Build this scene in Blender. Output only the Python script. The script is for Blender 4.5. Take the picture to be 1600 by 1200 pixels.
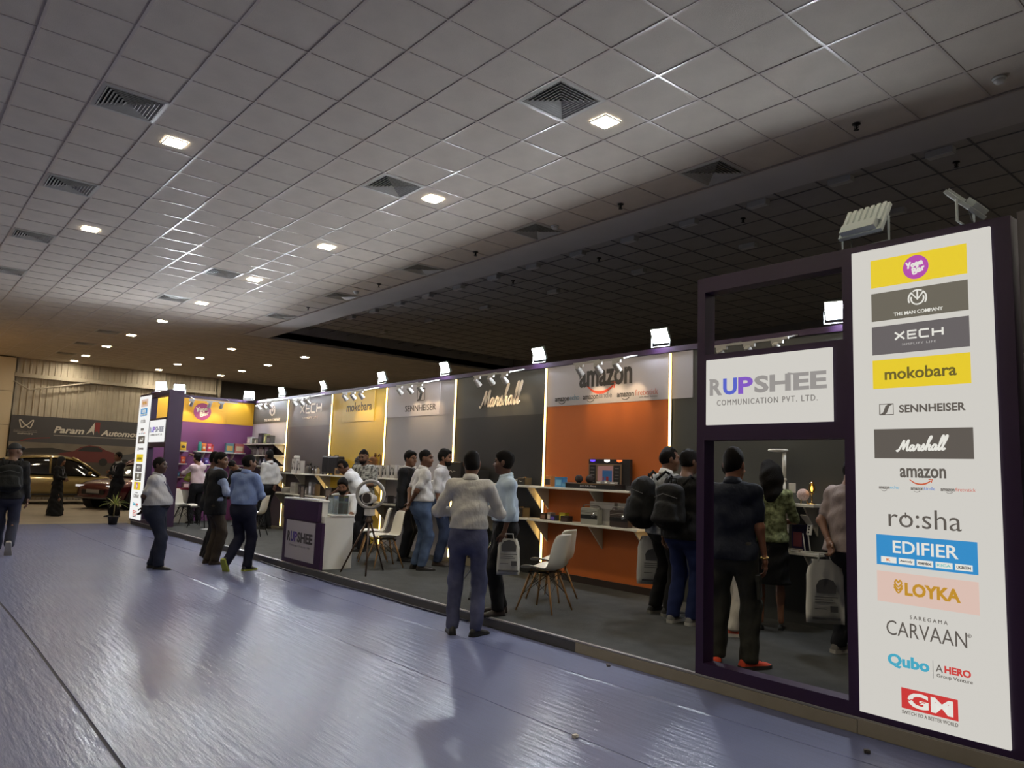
import bpy, math, random
import numpy as np
from mathutils import Vector, Matrix
try:
    import openvdb
except ImportError:
    import pyopenvdb as openvdb
random.seed(7)
SC = bpy.context.scene
COL = SC.collection
for o in list(bpy.data.objects):
    bpy.data.objects.remove(o)

# ------------------------------------------------------------------ camera
# world: X runs along the booth (towards the camera end), Y into the booth, Z up; metres
EYE = 1.55
F_PX, YAW, PITCH, ROLL = 1175.16, 0.873788, 0.118421, 0.035998
fw = Vector((-math.sin(YAW) * math.cos(PITCH), math.cos(YAW) * math.cos(PITCH), math.sin(PITCH)))
rt = Vector((math.cos(YAW), math.sin(YAW), 0))
up = rt.cross(fw)
r2 = math.cos(ROLL) * rt + math.sin(ROLL) * up
u2 = -math.sin(ROLL) * rt + math.cos(ROLL) * up
cam_data = bpy.data.cameras.new('camera')
cam_data.sensor_fit = 'HORIZONTAL'
cam_data.sensor_width = 36.0
cam_data.lens = F_PX * 36.0 / 1600.0
cam_data.clip_start, cam_data.clip_end = 0.05, 200
cam = bpy.data.objects.new('camera', cam_data)
cam.matrix_world = Matrix(((r2.x, u2.x, -fw.x, 0), (r2.y, u2.y, -fw.y, 0), (r2.z, u2.z, -fw.z, EYE), (0, 0, 0, 1)))
COL.objects.link(cam)
SC.camera = cam

# ------------------------------------------------------------------ world, exposure, light levels
world = bpy.data.worlds.new('hall_air')
SC.world = world
world.use_nodes = True
world.node_tree.nodes['Background'].inputs['Color'].default_value = (0.5, 0.55, 0.65, 1)
world.node_tree.nodes['Background'].inputs['Strength'].default_value = 0.01
SC.view_settings.view_transform = 'Standard'
SC.view_settings.look = 'None'
SC.view_settings.gamma = 1
SC.view_settings.use_curve_mapping = False
SC.view_settings.exposure = 0.0
FLOOD = 380.0      # radiance of the floodlight lenses
PANEL = 235.0       # radiance of the ceiling light panels
STRIP = 8.0        # vertical light strips
SPOT = 9.0         # watts of a track spotlight
SIGN = 0.60        # backlit sign boards
SC.cycles.sample_clamp_indirect = 6.0
SC.cycles.max_bounces = 6
SC.cycles.transparent_max_bounces = 12


# ------------------------------------------------------------------ helpers: colour, materials
def lin(c):
    out = []
    for v in c[:3]:
        v = v / 255.0
        out.append(v / 12.92 if v <= 0.04045 else ((v + 0.055) / 1.055) ** 2.4)
    return (*out, 1.0)


MATS = {}


def mat(name, rgb=(128, 128, 128), rough=0.6, metal=0.0, emit=0.0, var=0.0, vscale=8.0, bump=0.0, bscale=40.0,
        spec=0.5, coat=0.0, ecol=None, rgb2=None, stretch=None):
    """Principled material; var mixes a darker/second colour by noise, bump adds fine relief."""
    if name in MATS:
        return MATS[name]
    m = bpy.data.materials.new(name)
    m.use_nodes = True
    nt = m.node_tree
    b = nt.nodes['Principled BSDF']
    b.inputs['Base Color'].default_value = lin(rgb)
    b.inputs['Roughness'].default_value = rough
    b.inputs['Metallic'].default_value = metal
    b.inputs['Specular IOR Level'].default_value = spec
    b.inputs['Coat Weight'].default_value = coat
    if emit:
        b.inputs['Emission Color'].default_value = lin(ecol or rgb)
        b.inputs['Emission Strength'].default_value = emit
    if var or bump:
        tc = nt.nodes.new('ShaderNodeTexCoord')
        mp = nt.nodes.new('ShaderNodeMapping')
        if stretch:
            mp.inputs['Scale'].default_value = stretch
        nt.links.new(tc.outputs['Object'], mp.inputs['Vector'])
    if var:
        n = nt.nodes.new('ShaderNodeTexNoise')
        n.inputs['Scale'].default_value = vscale
        n.inputs['Detail'].default_value = 4
        nt.links.new(mp.outputs[0], n.inputs['Vector'])
        mx = nt.nodes.new('ShaderNodeMix')
        mx.data_type = 'RGBA'
        c1 = lin(rgb)
        c2 = lin(rgb2) if rgb2 else tuple(c * (1 - var) for c in c1[:3]) + (1,)
        mx.inputs[6].default_value = c1
        mx.inputs[7].default_value = c2
        rp = nt.nodes.new('ShaderNodeMapRange')
        rp.inputs[1].default_value, rp.inputs[2].default_value = 0.35, 0.65
        nt.links.new(n.outputs['Fac'], rp.inputs[0])
        nt.links.new(rp.outputs[0], mx.inputs[0])
        nt.links.new(mx.outputs[2], b.inputs['Base Color'])
    if bump:
        n = nt.nodes.new('ShaderNodeTexNoise')
        n.inputs['Scale'].default_value = bscale
        n.inputs['Detail'].default_value = 3
        nt.links.new(mp.outputs[0], n.inputs['Vector'])
        bp = nt.nodes.new('ShaderNodeBump')
        bp.inputs['Strength'].default_value = bump
        bp.inputs['Distance'].default_value = 0.02
        nt.links.new(n.outputs['Fac'], bp.inputs['Height'])
        nt.links.new(bp.outputs[0], b.inputs['Normal'])
    MATS[name] = m
    return m


def glass_mat(name, tint=(230, 235, 235), alpha=0.18, rough=0.03):
    if name in MATS:
        return MATS[name]
    m = bpy.data.materials.new(name)
    m.use_nodes = True
    nt = m.node_tree
    nt.nodes.clear()
    out = nt.nodes.new('ShaderNodeOutputMaterial')
    mix = nt.nodes.new('ShaderNodeMixShader')
    tr = nt.nodes.new('ShaderNodeBsdfTransparent')
    tr.inputs[0].default_value = lin(tint)
    gl = nt.nodes.new('ShaderNodeBsdfGlossy')
    gl.inputs['Roughness'].default_value = rough
    fr = nt.nodes.new('ShaderNodeLayerWeight')
    fr.inputs[0].default_value = 0.35
    ad = nt.nodes.new('ShaderNodeMath')
    ad.operation = 'MULTIPLY_ADD'
    ad.inputs[1].default_value = 0.6
    ad.inputs[2].default_value = alpha * 0.4
    nt.links.new(fr.outputs['Fresnel'], ad.inputs[0])
    nt.links.new(ad.outputs[0], mix.inputs[0])
    nt.links.new(tr.outputs[0], mix.inputs[1])
    nt.links.new(gl.outputs[0], mix.inputs[2])
    nt.links.new(mix.outputs[0], out.inputs[0])
    MATS[name] = m
    return m


# ------------------------------------------------------------------ helpers: meshes and objects
class MB:
    """Collects simple shapes; build() makes ONE mesh object of them."""

    def __init__(self):
        self.v, self.f, self.m = [], [], []

    def _add(self, vs, fs, m=0, M=None):
        b = len(self.v)
        if M is not None:
            vs = [M @ Vector(p) for p in vs]
        self.v += [tuple(p) for p in vs]
        self.f += [tuple(b + i for i in q) for q in fs]
        self.m += [m] * len(fs)
        return self

    def box(self, x0, x1, y0, y1, z0, z1, m=0, M=None):
        vs = [(x0, y0, z0), (x1, y0, z0), (x1, y1, z0), (x0, y1, z0), (x0, y0, z1), (x1, y0, z1), (x1, y1, z1), (x0, y1, z1)]
        return self._add(vs, [(0, 3, 2, 1), (4, 5, 6, 7), (0, 1, 5, 4), (1, 2, 6, 5), (2, 3, 7, 6), (3, 0, 4, 7)], m, M)

    def cyl(self, a, b, ra, rb=None, n=12, m=0, M=None, caps=True):
        a, b = Vector(a), Vector(b)
        rb = ra if rb is None else rb
        d = (b - a).normalized()
        s = d.orthogonal().normalized()
        t = d.cross(s)
        vs = []
        for p, r in ((a, ra), (b, rb)):
            for i in range(n):
                w = 2 * math.pi * i / n
                vs.append(p + r * (math.cos(w) * s + math.sin(w) * t))
        fs = [(i, (i + 1) % n, n + (i + 1) % n, n + i) for i in range(n)]
        if caps:
            fs += [tuple(range(n - 1, -1, -1)), tuple(range(n, 2 * n))]
        return self._add(vs, fs, m, M)

    def tube(self, pts, r, n=8, m=0, M=None, closed=False):
        pts = [Vector(p) for p in pts]
        k = len(pts)
        rs = r if isinstance(r, (list, tuple)) else [r] * k
        vs, prev = [], None
        for i, p in enumerate(pts):
            d = (pts[(i + 1) % k] - pts[i - 1]) if closed else (pts[min(i + 1, k - 1)] - pts[max(i - 1, 0)])
            d.normalize()
            s = d.orthogonal().normalized() if prev is None else (prev - d * prev.dot(d)).normalized()
            prev = s
            t = d.cross(s)
            for j in range(n):
                w = 2 * math.pi * j / n
                vs.append(p + rs[i] * (math.cos(w) * s + math.sin(w) * t))
        fs = []
        for i in range(k if closed else k - 1):
            a, b = i * n, ((i + 1) % k) * n
            fs += [(a + j, a + (j + 1) % n, b + (j + 1) % n, b + j) for j in range(n)]
        if not closed:
            fs += [tuple(range(n - 1, -1, -1)), tuple(range((k - 1) * n, k * n))]
        return self._add(vs, fs, m, M)

    def lathe(self, prof, c=(0, 0, 0), n=20, m=0, M=None):
        vs = [(c[0] + r * math.cos(2 * math.pi * i / n), c[1] + r * math.sin(2 * math.pi * i / n), c[2] + z) for r, z in prof for i in range(n)]
        fs = []
        for j in range(len(prof) - 1):
            fs += [(j * n + i, j * n + (i + 1) % n, (j + 1) * n + (i + 1) % n, (j + 1) * n + i) for i in range(n)]
        fs += [tuple(range(n - 1, -1, -1)), tuple(range((len(prof) - 1) * n, len(prof) * n))]
        return self._add(vs, fs, m, M)

    def ell(self, c, r, n=14, k=8, m=0, M=None):
        r = (r, r, r) if not isinstance(r, (tuple, list)) else r
        vs = [(c[0], c[1], c[2] - r[2])]
        for j in range(1, k):
            a = -math.pi / 2 + math.pi * j / k
            for i in range(n):
                w = 2 * math.pi * i / n
                vs.append((c[0] + r[0] * math.cos(a) * math.cos(w), c[1] + r[1] * math.cos(a) * math.sin(w), c[2] + r[2] * math.sin(a)))
        vs.append((c[0], c[1], c[2] + r[2]))
        fs = [(0, 1 + (i + 1) % n, 1 + i) for i in range(n)]
        for j in range(k - 2):
            a = 1 + j * n
            fs += [(a + i, a + (i + 1) % n, a + n + (i + 1) % n, a + n + i) for i in range(n)]
        a = 1 + (k - 2) * n
        fs += [(a + i, a + (i + 1) % n, len(vs) - 1) for i in range(n)]
        return self._add(vs, fs, m, M)

    def prism(self, poly, d0, d1, plane='xz', m=0, M=None):
        """Outline poly (u, v) pushed from d0 to d1 along the third axis."""
        def P(u, v, d):
            return {'xz': (u, d, v), 'xy': (u, v, d), 'yz': (d, u, v)}[plane]
        n = len(poly)
        vs = [P(u, v, d0) for u, v in poly] + [P(u, v, d1) for u, v in poly]
        fs = [tuple(range(n)), tuple(range(2 * n - 1, n - 1, -1))]
        fs += [(i, n + i, n + (i + 1) % n, (i + 1) % n) for i in range(n)]
        return self._add(vs, fs, m, M)

    def sheet(self, rows, m=0, M=None, closed=False):
        """Grid of points rows[j][i] joined by quads."""
        n = len(rows[0])
        vs = [p for r in rows for p in r]
        fs = []
        for j in range(len(rows) - 1):
            for i in range(n if closed else n - 1):
                fs.append((j * n + i, j * n + (i + 1) % n, (j + 1) * n + (i + 1) % n, (j + 1) * n + i))
        return self._add(vs, fs, m, M)

    def mesh(self, name, mats, smooth=False):
        me = bpy.data.meshes.new(name)
        me.from_pydata(self.v, [], self.f)
        for x in (mats if isinstance(mats, (list, tuple)) else [mats]):
            me.materials.append(x)
        if len(me.materials) > 1:
            me.polygons.foreach_set('material_index', self.m)
        if smooth:
            me.polygons.foreach_set('use_smooth', [True] * len(me.polygons))
        me.update()
        return me

    def build(self, name, mats, parent=None, smooth=False, bevel=0.0, loc=None, solid=0.0, sub=0):
        return obj(name, self.mesh(name, mats, smooth), parent, bevel, loc, solid, sub)


def obj(name, me, parent=None, bevel=0.0, loc=None, solid=0.0, sub=0, rot=None):
    o = bpy.data.objects.new(name, me)
    COL.objects.link(o)
    o.parent = parent
    if loc is not None:
        o.location = loc
    if rot is not None:
        o.rotation_euler = rot
    if solid:
        md = o.modifiers.new('thickness', 'SOLIDIFY')
        md.thickness = solid
        md.offset = 0
    if bevel:
        md = o.modifiers.new('edge', 'BEVEL')
        md.width = bevel
        md.segments = 2
        md.limit_method = 'ANGLE'
    if sub:
        md = o.modifiers.new('smooth', 'SUBSURF')
        md.levels = md.render_levels = sub
    return o


def smooth_by_angle(o, deg=35):
    """Flat and smooth shading split at sharp edges."""
    me = o.data
    me.polygons.foreach_set('use_smooth', [True] * len(me.polygons))
    try:
        me.set_sharp_from_angle(angle=math.radians(deg))
    except Exception:
        pass
    return o


def tag(o, label=None, cat=None, group=None, kind=None):
    if label:
        o['label'] = label
    if cat:
        o['category'] = cat
    if group:
        o['group'] = group
    if kind:
        o['kind'] = kind
    return o


def empty(name, loc=(0, 0, 0), rz=0.0, label=None, cat=None, group=None, kind=None):
    o = bpy.data.objects.new(name, None)
    COL.objects.link(o)
    o.empty_display_size = 0.1
    o.location = loc
    o.rotation_euler = (0, 0, rz)
    return tag(o, label, cat, group, kind)


def copy_tree(o, parent=None):
    c = o.copy()
    COL.objects.link(c)
    c.parent = parent
    for ch in list(o.children):
        copy_tree(ch, c)
    return c


ORD = ['nearest', 'second', 'third', 'fourth', 'fifth', 'sixth', 'seventh', 'eighth', 'ninth', 'tenth', 'eleventh', 'twelfth', 'thirteenth', 'fourteenth', 'fifteenth']

# lettering: a text is fitted into a box w x h about (u, v) on a plane; faces: 'front' = faces -Y, 'side' = faces +X
FRONT = lambda x, y, z: Matrix(((1, 0, 0, x), (0, 0, -1, y), (0, 1, 0, z), (0, 0, 0, 1)))
SIDE = lambda x, y, z: Matrix(((0, 0, 1, x), (1, 0, 0, y), (0, 1, 0, z), (0, 0, 0, 1)))


def text_mesh(s, w, h, m, bold=0.0, shear=0.0, thick=0.003, spacing=1.0, keep=False):
    cu = bpy.data.curves.new('lettering', 'FONT')
    cu.body = s
    cu.size = 1
    cu.offset = bold
    cu.shear = shear
    cu.space_character = spacing
    cu.resolution_u = 3
    cu.extrude = 0.05
    o = bpy.data.objects.new('lettering', cu)
    me = bpy.data.meshes.new_from_object(o)
    bpy.data.objects.remove(o)
    bpy.data.curves.remove(cu)
    co = np.empty(len(me.vertices) * 3, 'f')
    me.vertices.foreach_get('co', co)
    co = co.reshape(-1, 3)
    lo, hi = co.min(0), co.max(0)
    c = (lo + hi) / 2
    sx = w / (hi[0] - lo[0]) if w else h / (hi[1] - lo[1])
    sy = h / (hi[1] - lo[1]) if h else sx
    co = (co - c) * np.array([sx, sy, thick / (hi[2] - lo[2])], 'f')
    me.vertices.foreach_set('co', co.ravel())
    me.materials.clear()
    me.materials.append(m)
    me.update()
    return me


def text(s, u, v, w, h, m, parent, plane, name='lettering', **kw):
    """Lettering s centred at (u, v) in the sign's own plane matrix."""
    o = obj(name, text_mesh(s, w, h, m, **kw), parent)
    o.matrix_local = plane @ Matrix.Translation((u, v, kw.get('thick', 0.003) / 2))
    return o


def crom(pts, n=6):
    """Smooth curve through the points."""
    P = [Vector(p) for p in pts]
    out = []
    for i in range(len(P) - 1):
        p0, p1, p2, p3 = P[max(i - 1, 0)], P[i], P[i + 1], P[min(i + 2, len(P) - 1)]
        for k in range(n):
            t = k / n
            out.append(0.5 * ((2 * p1) + (p2 - p0) * t + (2 * p0 - 5 * p1 + 4 * p2 - p3) * t * t + (3 * p1 - p0 - 3 * p2 + p3) * t ** 3))
    out.append(P[-1])
    return out


def ribbon(mb, pts, w, thick=0.003, m=0, M=None, smooth=True, taper=False):
    """Flat stroke of width w along 2-D points (u, v), with a small thickness towards +n."""
    P = crom([(p[0], p[1], 0) for p in pts]) if smooth else [Vector((p[0], p[1], 0)) for p in pts]
    k = len(P)
    rows = []
    for i, p in enumerate(P):
        d = P[min(i + 1, k - 1)] - P[max(i - 1, 0)]
        if d.length < 1e-9:
            d = Vector((1, 0, 0))
        d.normalize()
        n = Vector((-d.y, d.x, 0))
        ww = w / 2 * ((0.35 + 0.65 * math.sin(math.pi * min(max(i / (k - 1), 0.06), 0.94))) if taper else 1)
        a, b = p + n * ww, p - n * ww
        z = Vector((0, 0, thick))
        rows.append([a, a + z, b + z, b])
    mb.sheet(rows, m, M, closed=True)
    b = len(mb.v)
    mb.f += [(b - 4 * k, b - 4 * k + 1, b - 4 * k + 2, b - 4 * k + 3), (b - 1, b - 2, b - 3, b - 4)]
    mb.m += [m, m]
    return mb


def strokes(strk, u, v, w, h, sw, m, parent, plane, name='lettering', thick=0.003, slant=0.0, tilt=0.0):
    """Handwritten lettering: list of point lists in any units, fitted to w x h about (u, v)."""
    pts = [(p[0] + slant * p[1], p[1]) for s in strk for p in s]
    lo = (min(p[0] for p in pts), min(p[1] for p in pts))
    hi = (max(p[0] for p in pts), max(p[1] for p in pts))
    sx, sy = w / (hi[0] - lo[0]), h / (hi[1] - lo[1])
    mb = MB()
    for s in strk:
        ribbon(mb, [((p[0] + slant * p[1] - (lo[0] + hi[0]) / 2) * sx, (p[1] - (lo[1] + hi[1]) / 2) * sy) for p in s], sw, thick)
    o = mb.build(name, m, parent)
    o.matrix_local = plane @ Matrix.Translation((u, v, 0)) @ Matrix.Rotation(tilt, 4, 'Z')
    return o


def flat(u0, u1, v0, v1, m, parent, plane, name='print_panel', thick=0.002):
    o = MB().box(u0, u1, v0, v1, 0, thick).build(name, m, parent)
    o.matrix_local = plane
    return o


def disc(u, v, r, m, parent, plane, name='print_disc', thick=0.002, n=32, squash=1.0):
    o = MB().prism([(u + r * math.cos(2 * math.pi * i / n), v + squash * r * math.sin(2 * math.pi * i / n)) for i in range(n)], 0, thick, 'xy').build(name, m, parent)
    o.matrix_local = plane
    return o


# ================================================================== THE HALL
def px(p):
    """Picture position of a point, to know which repeats the view shows."""
    d = Vector(p) - Vector((0, 0, EYE))
    w = d.dot(fw)
    if w <= 0.05:
        return None
    return (800 + F_PX * d.dot(r2) / w, 600 - F_PX * d.dot(u2) / w, w)


ZC, ZR = 5.07, 5.48                 # main ceiling, recessed ceiling behind the bulkhead
TP, TX0, TY0 = 0.607, -7.06, 0.67   # ceiling tile pitch and one grid node
YB, XB = 8.05, -20.3                # edges of the recess
M_TILE = mat('ceiling_tile', (204, 194, 181), 0.85, var=0.08, vscale=3, bump=0.25, bscale=120)
M_GRID = mat('ceiling_grid', (186, 175, 167), 0.28)
M_PLAST = mat('soffit_plaster', (206, 202, 198), 0.8, var=0.06, vscale=1.5)
M_DARKTILE = mat('recess_tile', (186, 182, 178), 0.9, var=0.08, vscale=3, bump=0.2, bscale=120)
M_SLAB = mat('concrete_slab', (140, 134, 128), 0.9, var=0.2, vscale=2)


def film_mat():
    """Lavender-blue carpet under a thin wrinkled plastic film."""
    m = bpy.data.materials.new('film_covered_carpet')
    m.use_nodes = True
    nt = m.node_tree
    b = nt.nodes['Principled BSDF']
    tc = nt.nodes.new('ShaderNodeTexCoord')

    def noise(scale, stretch, detail=3, rot=0.0):
        mp = nt.nodes.new('ShaderNodeMapping')
        mp.inputs['Scale'].default_value = stretch
        mp.inputs['Rotation'].default_value = (0, 0, rot)
        nt.links.new(tc.outputs['Object'], mp.inputs['Vector'])
        n = nt.nodes.new('ShaderNodeTexNoise')
        n.inputs['Scale'].default_value = scale
        n.inputs['Detail'].default_value = detail
        nt.links.new(mp.outputs[0], n.inputs['Vector'])
        return n
    big = noise(1.3, (1, 1, 1), 5)
    fine = noise(160, (1, 1, 1), 2)
    mx = nt.nodes.new('ShaderNodeMix')
    mx.data_type = 'RGBA'
    mx.inputs[6].default_value = lin((84, 92, 136))
    mx.inputs[7].default_value = lin((106, 114, 155))
    nt.links.new(big.outputs['Fac'], mx.inputs[0])
    mx2 = nt.nodes.new('ShaderNodeMix')
    mx2.data_type = 'RGBA'
    mx2.blend_type = 'MULTIPLY'
    mx2.inputs[0].default_value = 0.35
    nt.links.new(mx.outputs[2], mx2.inputs[6])
    nt.links.new(fine.outputs['Fac'], mx2.inputs[7])
    nt.links.new(mx2.outputs[2], b.inputs['Base Color'])
    b.inputs['Roughness'].default_value = 0.6
    b.inputs['Coat Weight'].default_value = 0.55
    b.inputs['Coat Roughness'].default_value = 0.055
    b.inputs['Coat IOR'].default_value = 1.42
    wr = noise(3.0, (1.0, 7.0, 1), 4, 0.12)
    wr2 = noise(95.0, (1.0, 1.8, 1), 2, -0.25)
    wr3 = noise(0.8, (1, 1.6, 1), 2, 0.5)
    ad = nt.nodes.new('ShaderNodeMath')
    ad.operation = 'MULTIPLY_ADD'
    ad.inputs[1].default_value = 0.16
    nt.links.new(wr2.outputs['Fac'], ad.inputs[0])
    nt.links.new(wr.outputs['Fac'], ad.inputs[2])
    ad3 = nt.nodes.new('ShaderNodeMath')
    ad3.operation = 'MULTIPLY_ADD'
    ad3.inputs[1].default_value = 0.35
    nt.links.new(wr3.outputs['Fac'], ad3.inputs[0])
    nt.links.new(ad.outputs[0], ad3.inputs[2])
    bp = nt.nodes.new('ShaderNodeBump')
    bp.inputs['Strength'].default_value = 0.5
    bp.inputs['Distance'].default_value = 0.015
    nt.links.new(ad3.outputs[0], bp.inputs['Height'])
    nt.links.new(bp.outputs[0], b.inputs['Coat Normal'])
    bp2 = nt.nodes.new('ShaderNodeBump')
    bp2.inputs['Strength'].default_value = 0.28
    bp2.inputs['Distance'].default_value = 0.02
    nt.links.new(ad.outputs[0], bp2.inputs['Height'])
    nt.links.new(bp2.outputs[0], b.inputs['Normal'])
    return m


M_FILM = film_mat()
# ---- floor: slab, film-covered carpet strips with raised seams, grey-brown carpet of the car area
floor = MB().box(-36, 7, -14, 17.2, -0.2, 0).build('floor', M_SLAB)
tag(floor, kind='structure')
MB().box(-20.4, 5.6, -12.5, 4.9, 0.0, 0.002).build('underlay', mat('navy_underlay', (30, 32, 48), 0.8), floor)
seams = [-12.5, -10.4, -8.3, -6.2, -4.0, -1.2, 1.15, 3.4, 4.42, 4.9]
for i in range(len(seams) - 1):
    y0, y1 = seams[i], seams[i + 1]
    mb = MB()
    h = 0.006
    n = 70
    rows = []
    for j in range(n + 1):
        x = -20.4 + (26.0 * j / n)
        w0 = 0.03 * math.sin(0.5 * x + i) * (0 if i == 0 else 1)
        w1 = 0.03 * math.sin(0.5 * x + i + 1) * (0 if i == len(seams) - 2 else 1)
        lip = 0.003 + 0.002 * math.sin(1.7 * x + 2 * i)
        rows.append([(x, y0 + w0, 0.0), (x, y0 + w0 + 0.004, h), (x, y1 + w1 - 0.045, h), (x, y1 + w1 - 0.022, h + lip * (i != 5)), (x, y1 + w1 - (0.018 if i == 5 else 0.006), h), (x, y1 + w1 - (0.016 if i == 5 else 0.005), 0.0)])
    mb.sheet(rows)
    mb.build('carpet_strip', M_FILM, floor)
M_CARCARPET = mat('brown_grey_carpet', (146, 134, 120), 0.75, var=0.15, vscale=1.2, bump=0.2, bscale=200, coat=0.2)
MB().box(-32, -20.4, -13, 16, 0.0, 0.006).build('carpet_area', M_CARCARPET, floor)

# ---- ceiling: slab, tiles, runners
ceiling = MB().box(-36, 7, -14, YB, 5.12, 5.3).box(-36, XB, YB, 17.2, 5.12, 5.3).build('ceiling', M_SLAB)
tag(ceiling, kind='structure')
recess = MB().box(XB, 7, YB, 17.2, 5.60, 5.75).build('ceiling_recess', M_SLAB)
tag(recess, kind='structure')

VENTS = [(3, 6), (-2, 6), (-12, 6), (-17, 6), (-27, 6), (-32, 6), (-37, 6), (-2, 1), (-7, 1), (-12, 1), (-17, 1), (3, 10), (-2, 10), (-7, 10), (-12, 10), (-17, 10)]
vent_cells = set(VENTS)
tile_me = MB().box(-0.2955, 0.2955, -0.2955, 0.2955, 0, 0.012).mesh('tile', M_TILE)
cells = []
for i in range(-42, 16):
    for j in range(-4, 25):
        if (i, j) in vent_cells:
            continue
        cx, cy = TX0 + TP * (i + 0.5), TY0 + TP * (j + 0.5)
        if j > 10 and cx > XB - 0.31:
            continue
        q = px((cx, cy, ZC))
        seen = q is not None and -60 < q[0] < 1660 and -60 < q[1] < 620
        cells.append((q[2] if seen else 1e3 + abs(cx) + abs(cy), cx, cy))
cells.sort()
for d, cx, cy in cells[:300]:
    t = obj('tile', tile_me, ceiling, loc=(cx, cy, 5.070 + random.uniform(0, 0.003)))
mb = MB()
for d, cx, cy in cells[300:]:
    mb.box(cx - 0.2955, cx + 0.2955, cy - 0.2955, cy + 0.2955, 5.070, 5.082)
tag(mb.build('tile_field', M_TILE, ceiling), kind='stuff')
x0, x1 = TX0 + TP * -42, TX0 + TP * 16
for j in range(-4, 26):
    y = TY0 + TP * j
    xe = x1 if j <= 11 else XB
    MB().box(x0, xe, y - 0.012, y + 0.012, 5.0655, 5.074).build('grid_runner', M_GRID, ceiling)
for i in range(-42, 17):
    x = TX0 + TP * i
    ye = TY0 + TP * (11 if x > XB - 0.3 else 25)
    MB().box(x - 0.011, x + 0.011, TY0 - 4 * TP, ye, 5.066, 5.073).build('grid_runner', M_GRID, ceiling)
MB().box(x0, x1, -14, TY0 - 4 * TP, 5.066, 5.08).build('tile_border', M_TILE, ceiling)
ys = TY0 + TP * 11 - 0.004
MB().box(XB, 7, ys, YB, 5.056, 5.12).build('soffit_board', M_PLAST, ceiling)
MB().box(XB, 7, ys - 0.014, ys + 0.010, 5.046, 5.058).build('edge_trim', M_GRID, ceiling)
MB().box(XB, 7, YB - 0.02, YB, 5.12, 5.62).build('recess_upstand', M_PLAST, ceiling)
MB().box(XB - 0.02, XB, YB - 0.02, 17.2, 5.056, 5.62).build('recess_end_board', M_PLAST, ceiling)
# recess tiles (dim, unlit)
rt_me = MB().box(-0.294, 0.294, -0.294, 0.294, 0, 0.012).mesh('tile', M_DARKTILE)
mb = MB()
RX0 = -2.959
n_in = 0
for j in range(0, 15):
    for i in range(-29, 16):
        cx, cy = RX0 + 0.6 * (i + 0.5), YB + 0.3 + 0.6 * j
        if cx < XB + 0.3 or cx > 6.5:
            continue
        q = px((cx, cy, ZR))
        if q and 380 < q[0] < 1620 and j < 9 and cx < 0 and n_in < 290:
            obj('tile', rt_me, recess, loc=(cx, cy, ZR + 0.006))
            n_in += 1
        else:
            mb.box(cx - 0.294, cx + 0.294, cy - 0.294, cy + 0.294, ZR + 0.006, ZR + 0.018)
tag(mb.build('tile_field', M_DARKTILE, recess), kind='stuff')
mb = MB()
for i in range(-29, 17):
    mb.box(RX0 + 0.6 * i - 0.011, RX0 + 0.6 * i + 0.011, YB, 17, ZR, ZR + 0.012)
for j in range(1, 15):
    mb.box(XB, 6.8, YB + 0.6 * j - 0.011, YB + 0.6 * j + 0.011, ZR, ZR + 0.012)
tag(mb.build('grid_field', mat('recess_grid', (110, 110, 112), 0.5), recess), kind='stuff')

# ---- walls
M_CORR = mat('cream_corrugated_steel', (172, 164, 150), 0.5, metal=0.1, var=0.12, vscale=2)
M_DARKWALL = mat('dim_grey_wall', (130, 128, 126), 0.85, var=0.1, vscale=1)
wall_far = empty('wall_far', kind='structure')
rows = [[], []]
y = 3.45
k = 0
while y < 10.7:
    for dy, dx in ((0, 0), (0.11, 0), (0.135, 0.035), (0.175, 0.035), (0.2, 0)):
        rows[0].append((-32.0 + dx, y + dy, 0))
        rows[1].append((-32.0 + dx, y + dy, 5.2))
    y += 0.2
MB().sheet(rows).build('corrugated_sheet', M_CORR, wall_far)
MB().box(-31.95, -31.80, 3.5, 10.6, 4.36, 4.50).build('purlin', M_CORR, wall_far)
MB().tube([(-31.80, 4.0, 3.92), (-31.80, 5.9, 4.36)], 0.03).build('brace', M_CORR, wall_far)
MB().tube([(-31.80, 3.5, 4.2), (-31.80, 4.0, 3.92)], 0.03).build('brace', M_CORR, wall_far)
w = MB().box(-33.6, -33.4, 10.6, 17.2, 0, 5.3).box(-33.6, -32, 10.55, 10.7, 0, 5.3).build('wall_far_corner', M_DARKWALL)
tag(w, kind='structure')
M_CLAD = mat('cream_cladding_panel', (206, 194, 170), 0.42, var=0.06, vscale=1)
wall_clad = MB().box(-32.3, -31.84, -14, 3.50, 0, 5.3).build('wall_clad', mat('cladding_joint', (60, 50, 38), 0.8))
tag(wall_clad, kind='structure')
for i in range(5):
    for j in range(8):
        z0, y1 = 5.02 - 1.2 * (i + 1), 3.52 - 2.0 * j
        MB().box(-31.84, -31.80, y1 - 1.985, y1, max(z0, 0) + 0.012, z0 + 1.2).build('cladding_panel', M_CLAD, wall_clad)
for nm, b in (('wall_back', (-36, 7, 17.0, 17.2)), ('wall_front', (-36, 7, -14.2, -14.0))):
    tag(MB().box(b[0], b[1], b[2], b[3], 0, 5.75).build(nm, M_DARKWALL), kind='structure')
tag(MB().box(7.0, 7.2, -14, 17.2, 0, 5.75).build('wall_near', M_DARKWALL), kind='structure')
tag(MB().box(-36.2, -36, -14, 17.2, 0, 5.3).build('wall_outer', M_DARKWALL), kind='structure')

# ---- ceiling vents: square diffusers of nested louvre frames
M_VENT = mat('vent_enamel', (178, 176, 168), 0.4)
M_VOID = mat('duct_dark', (20, 20, 20), 0.9)


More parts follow.
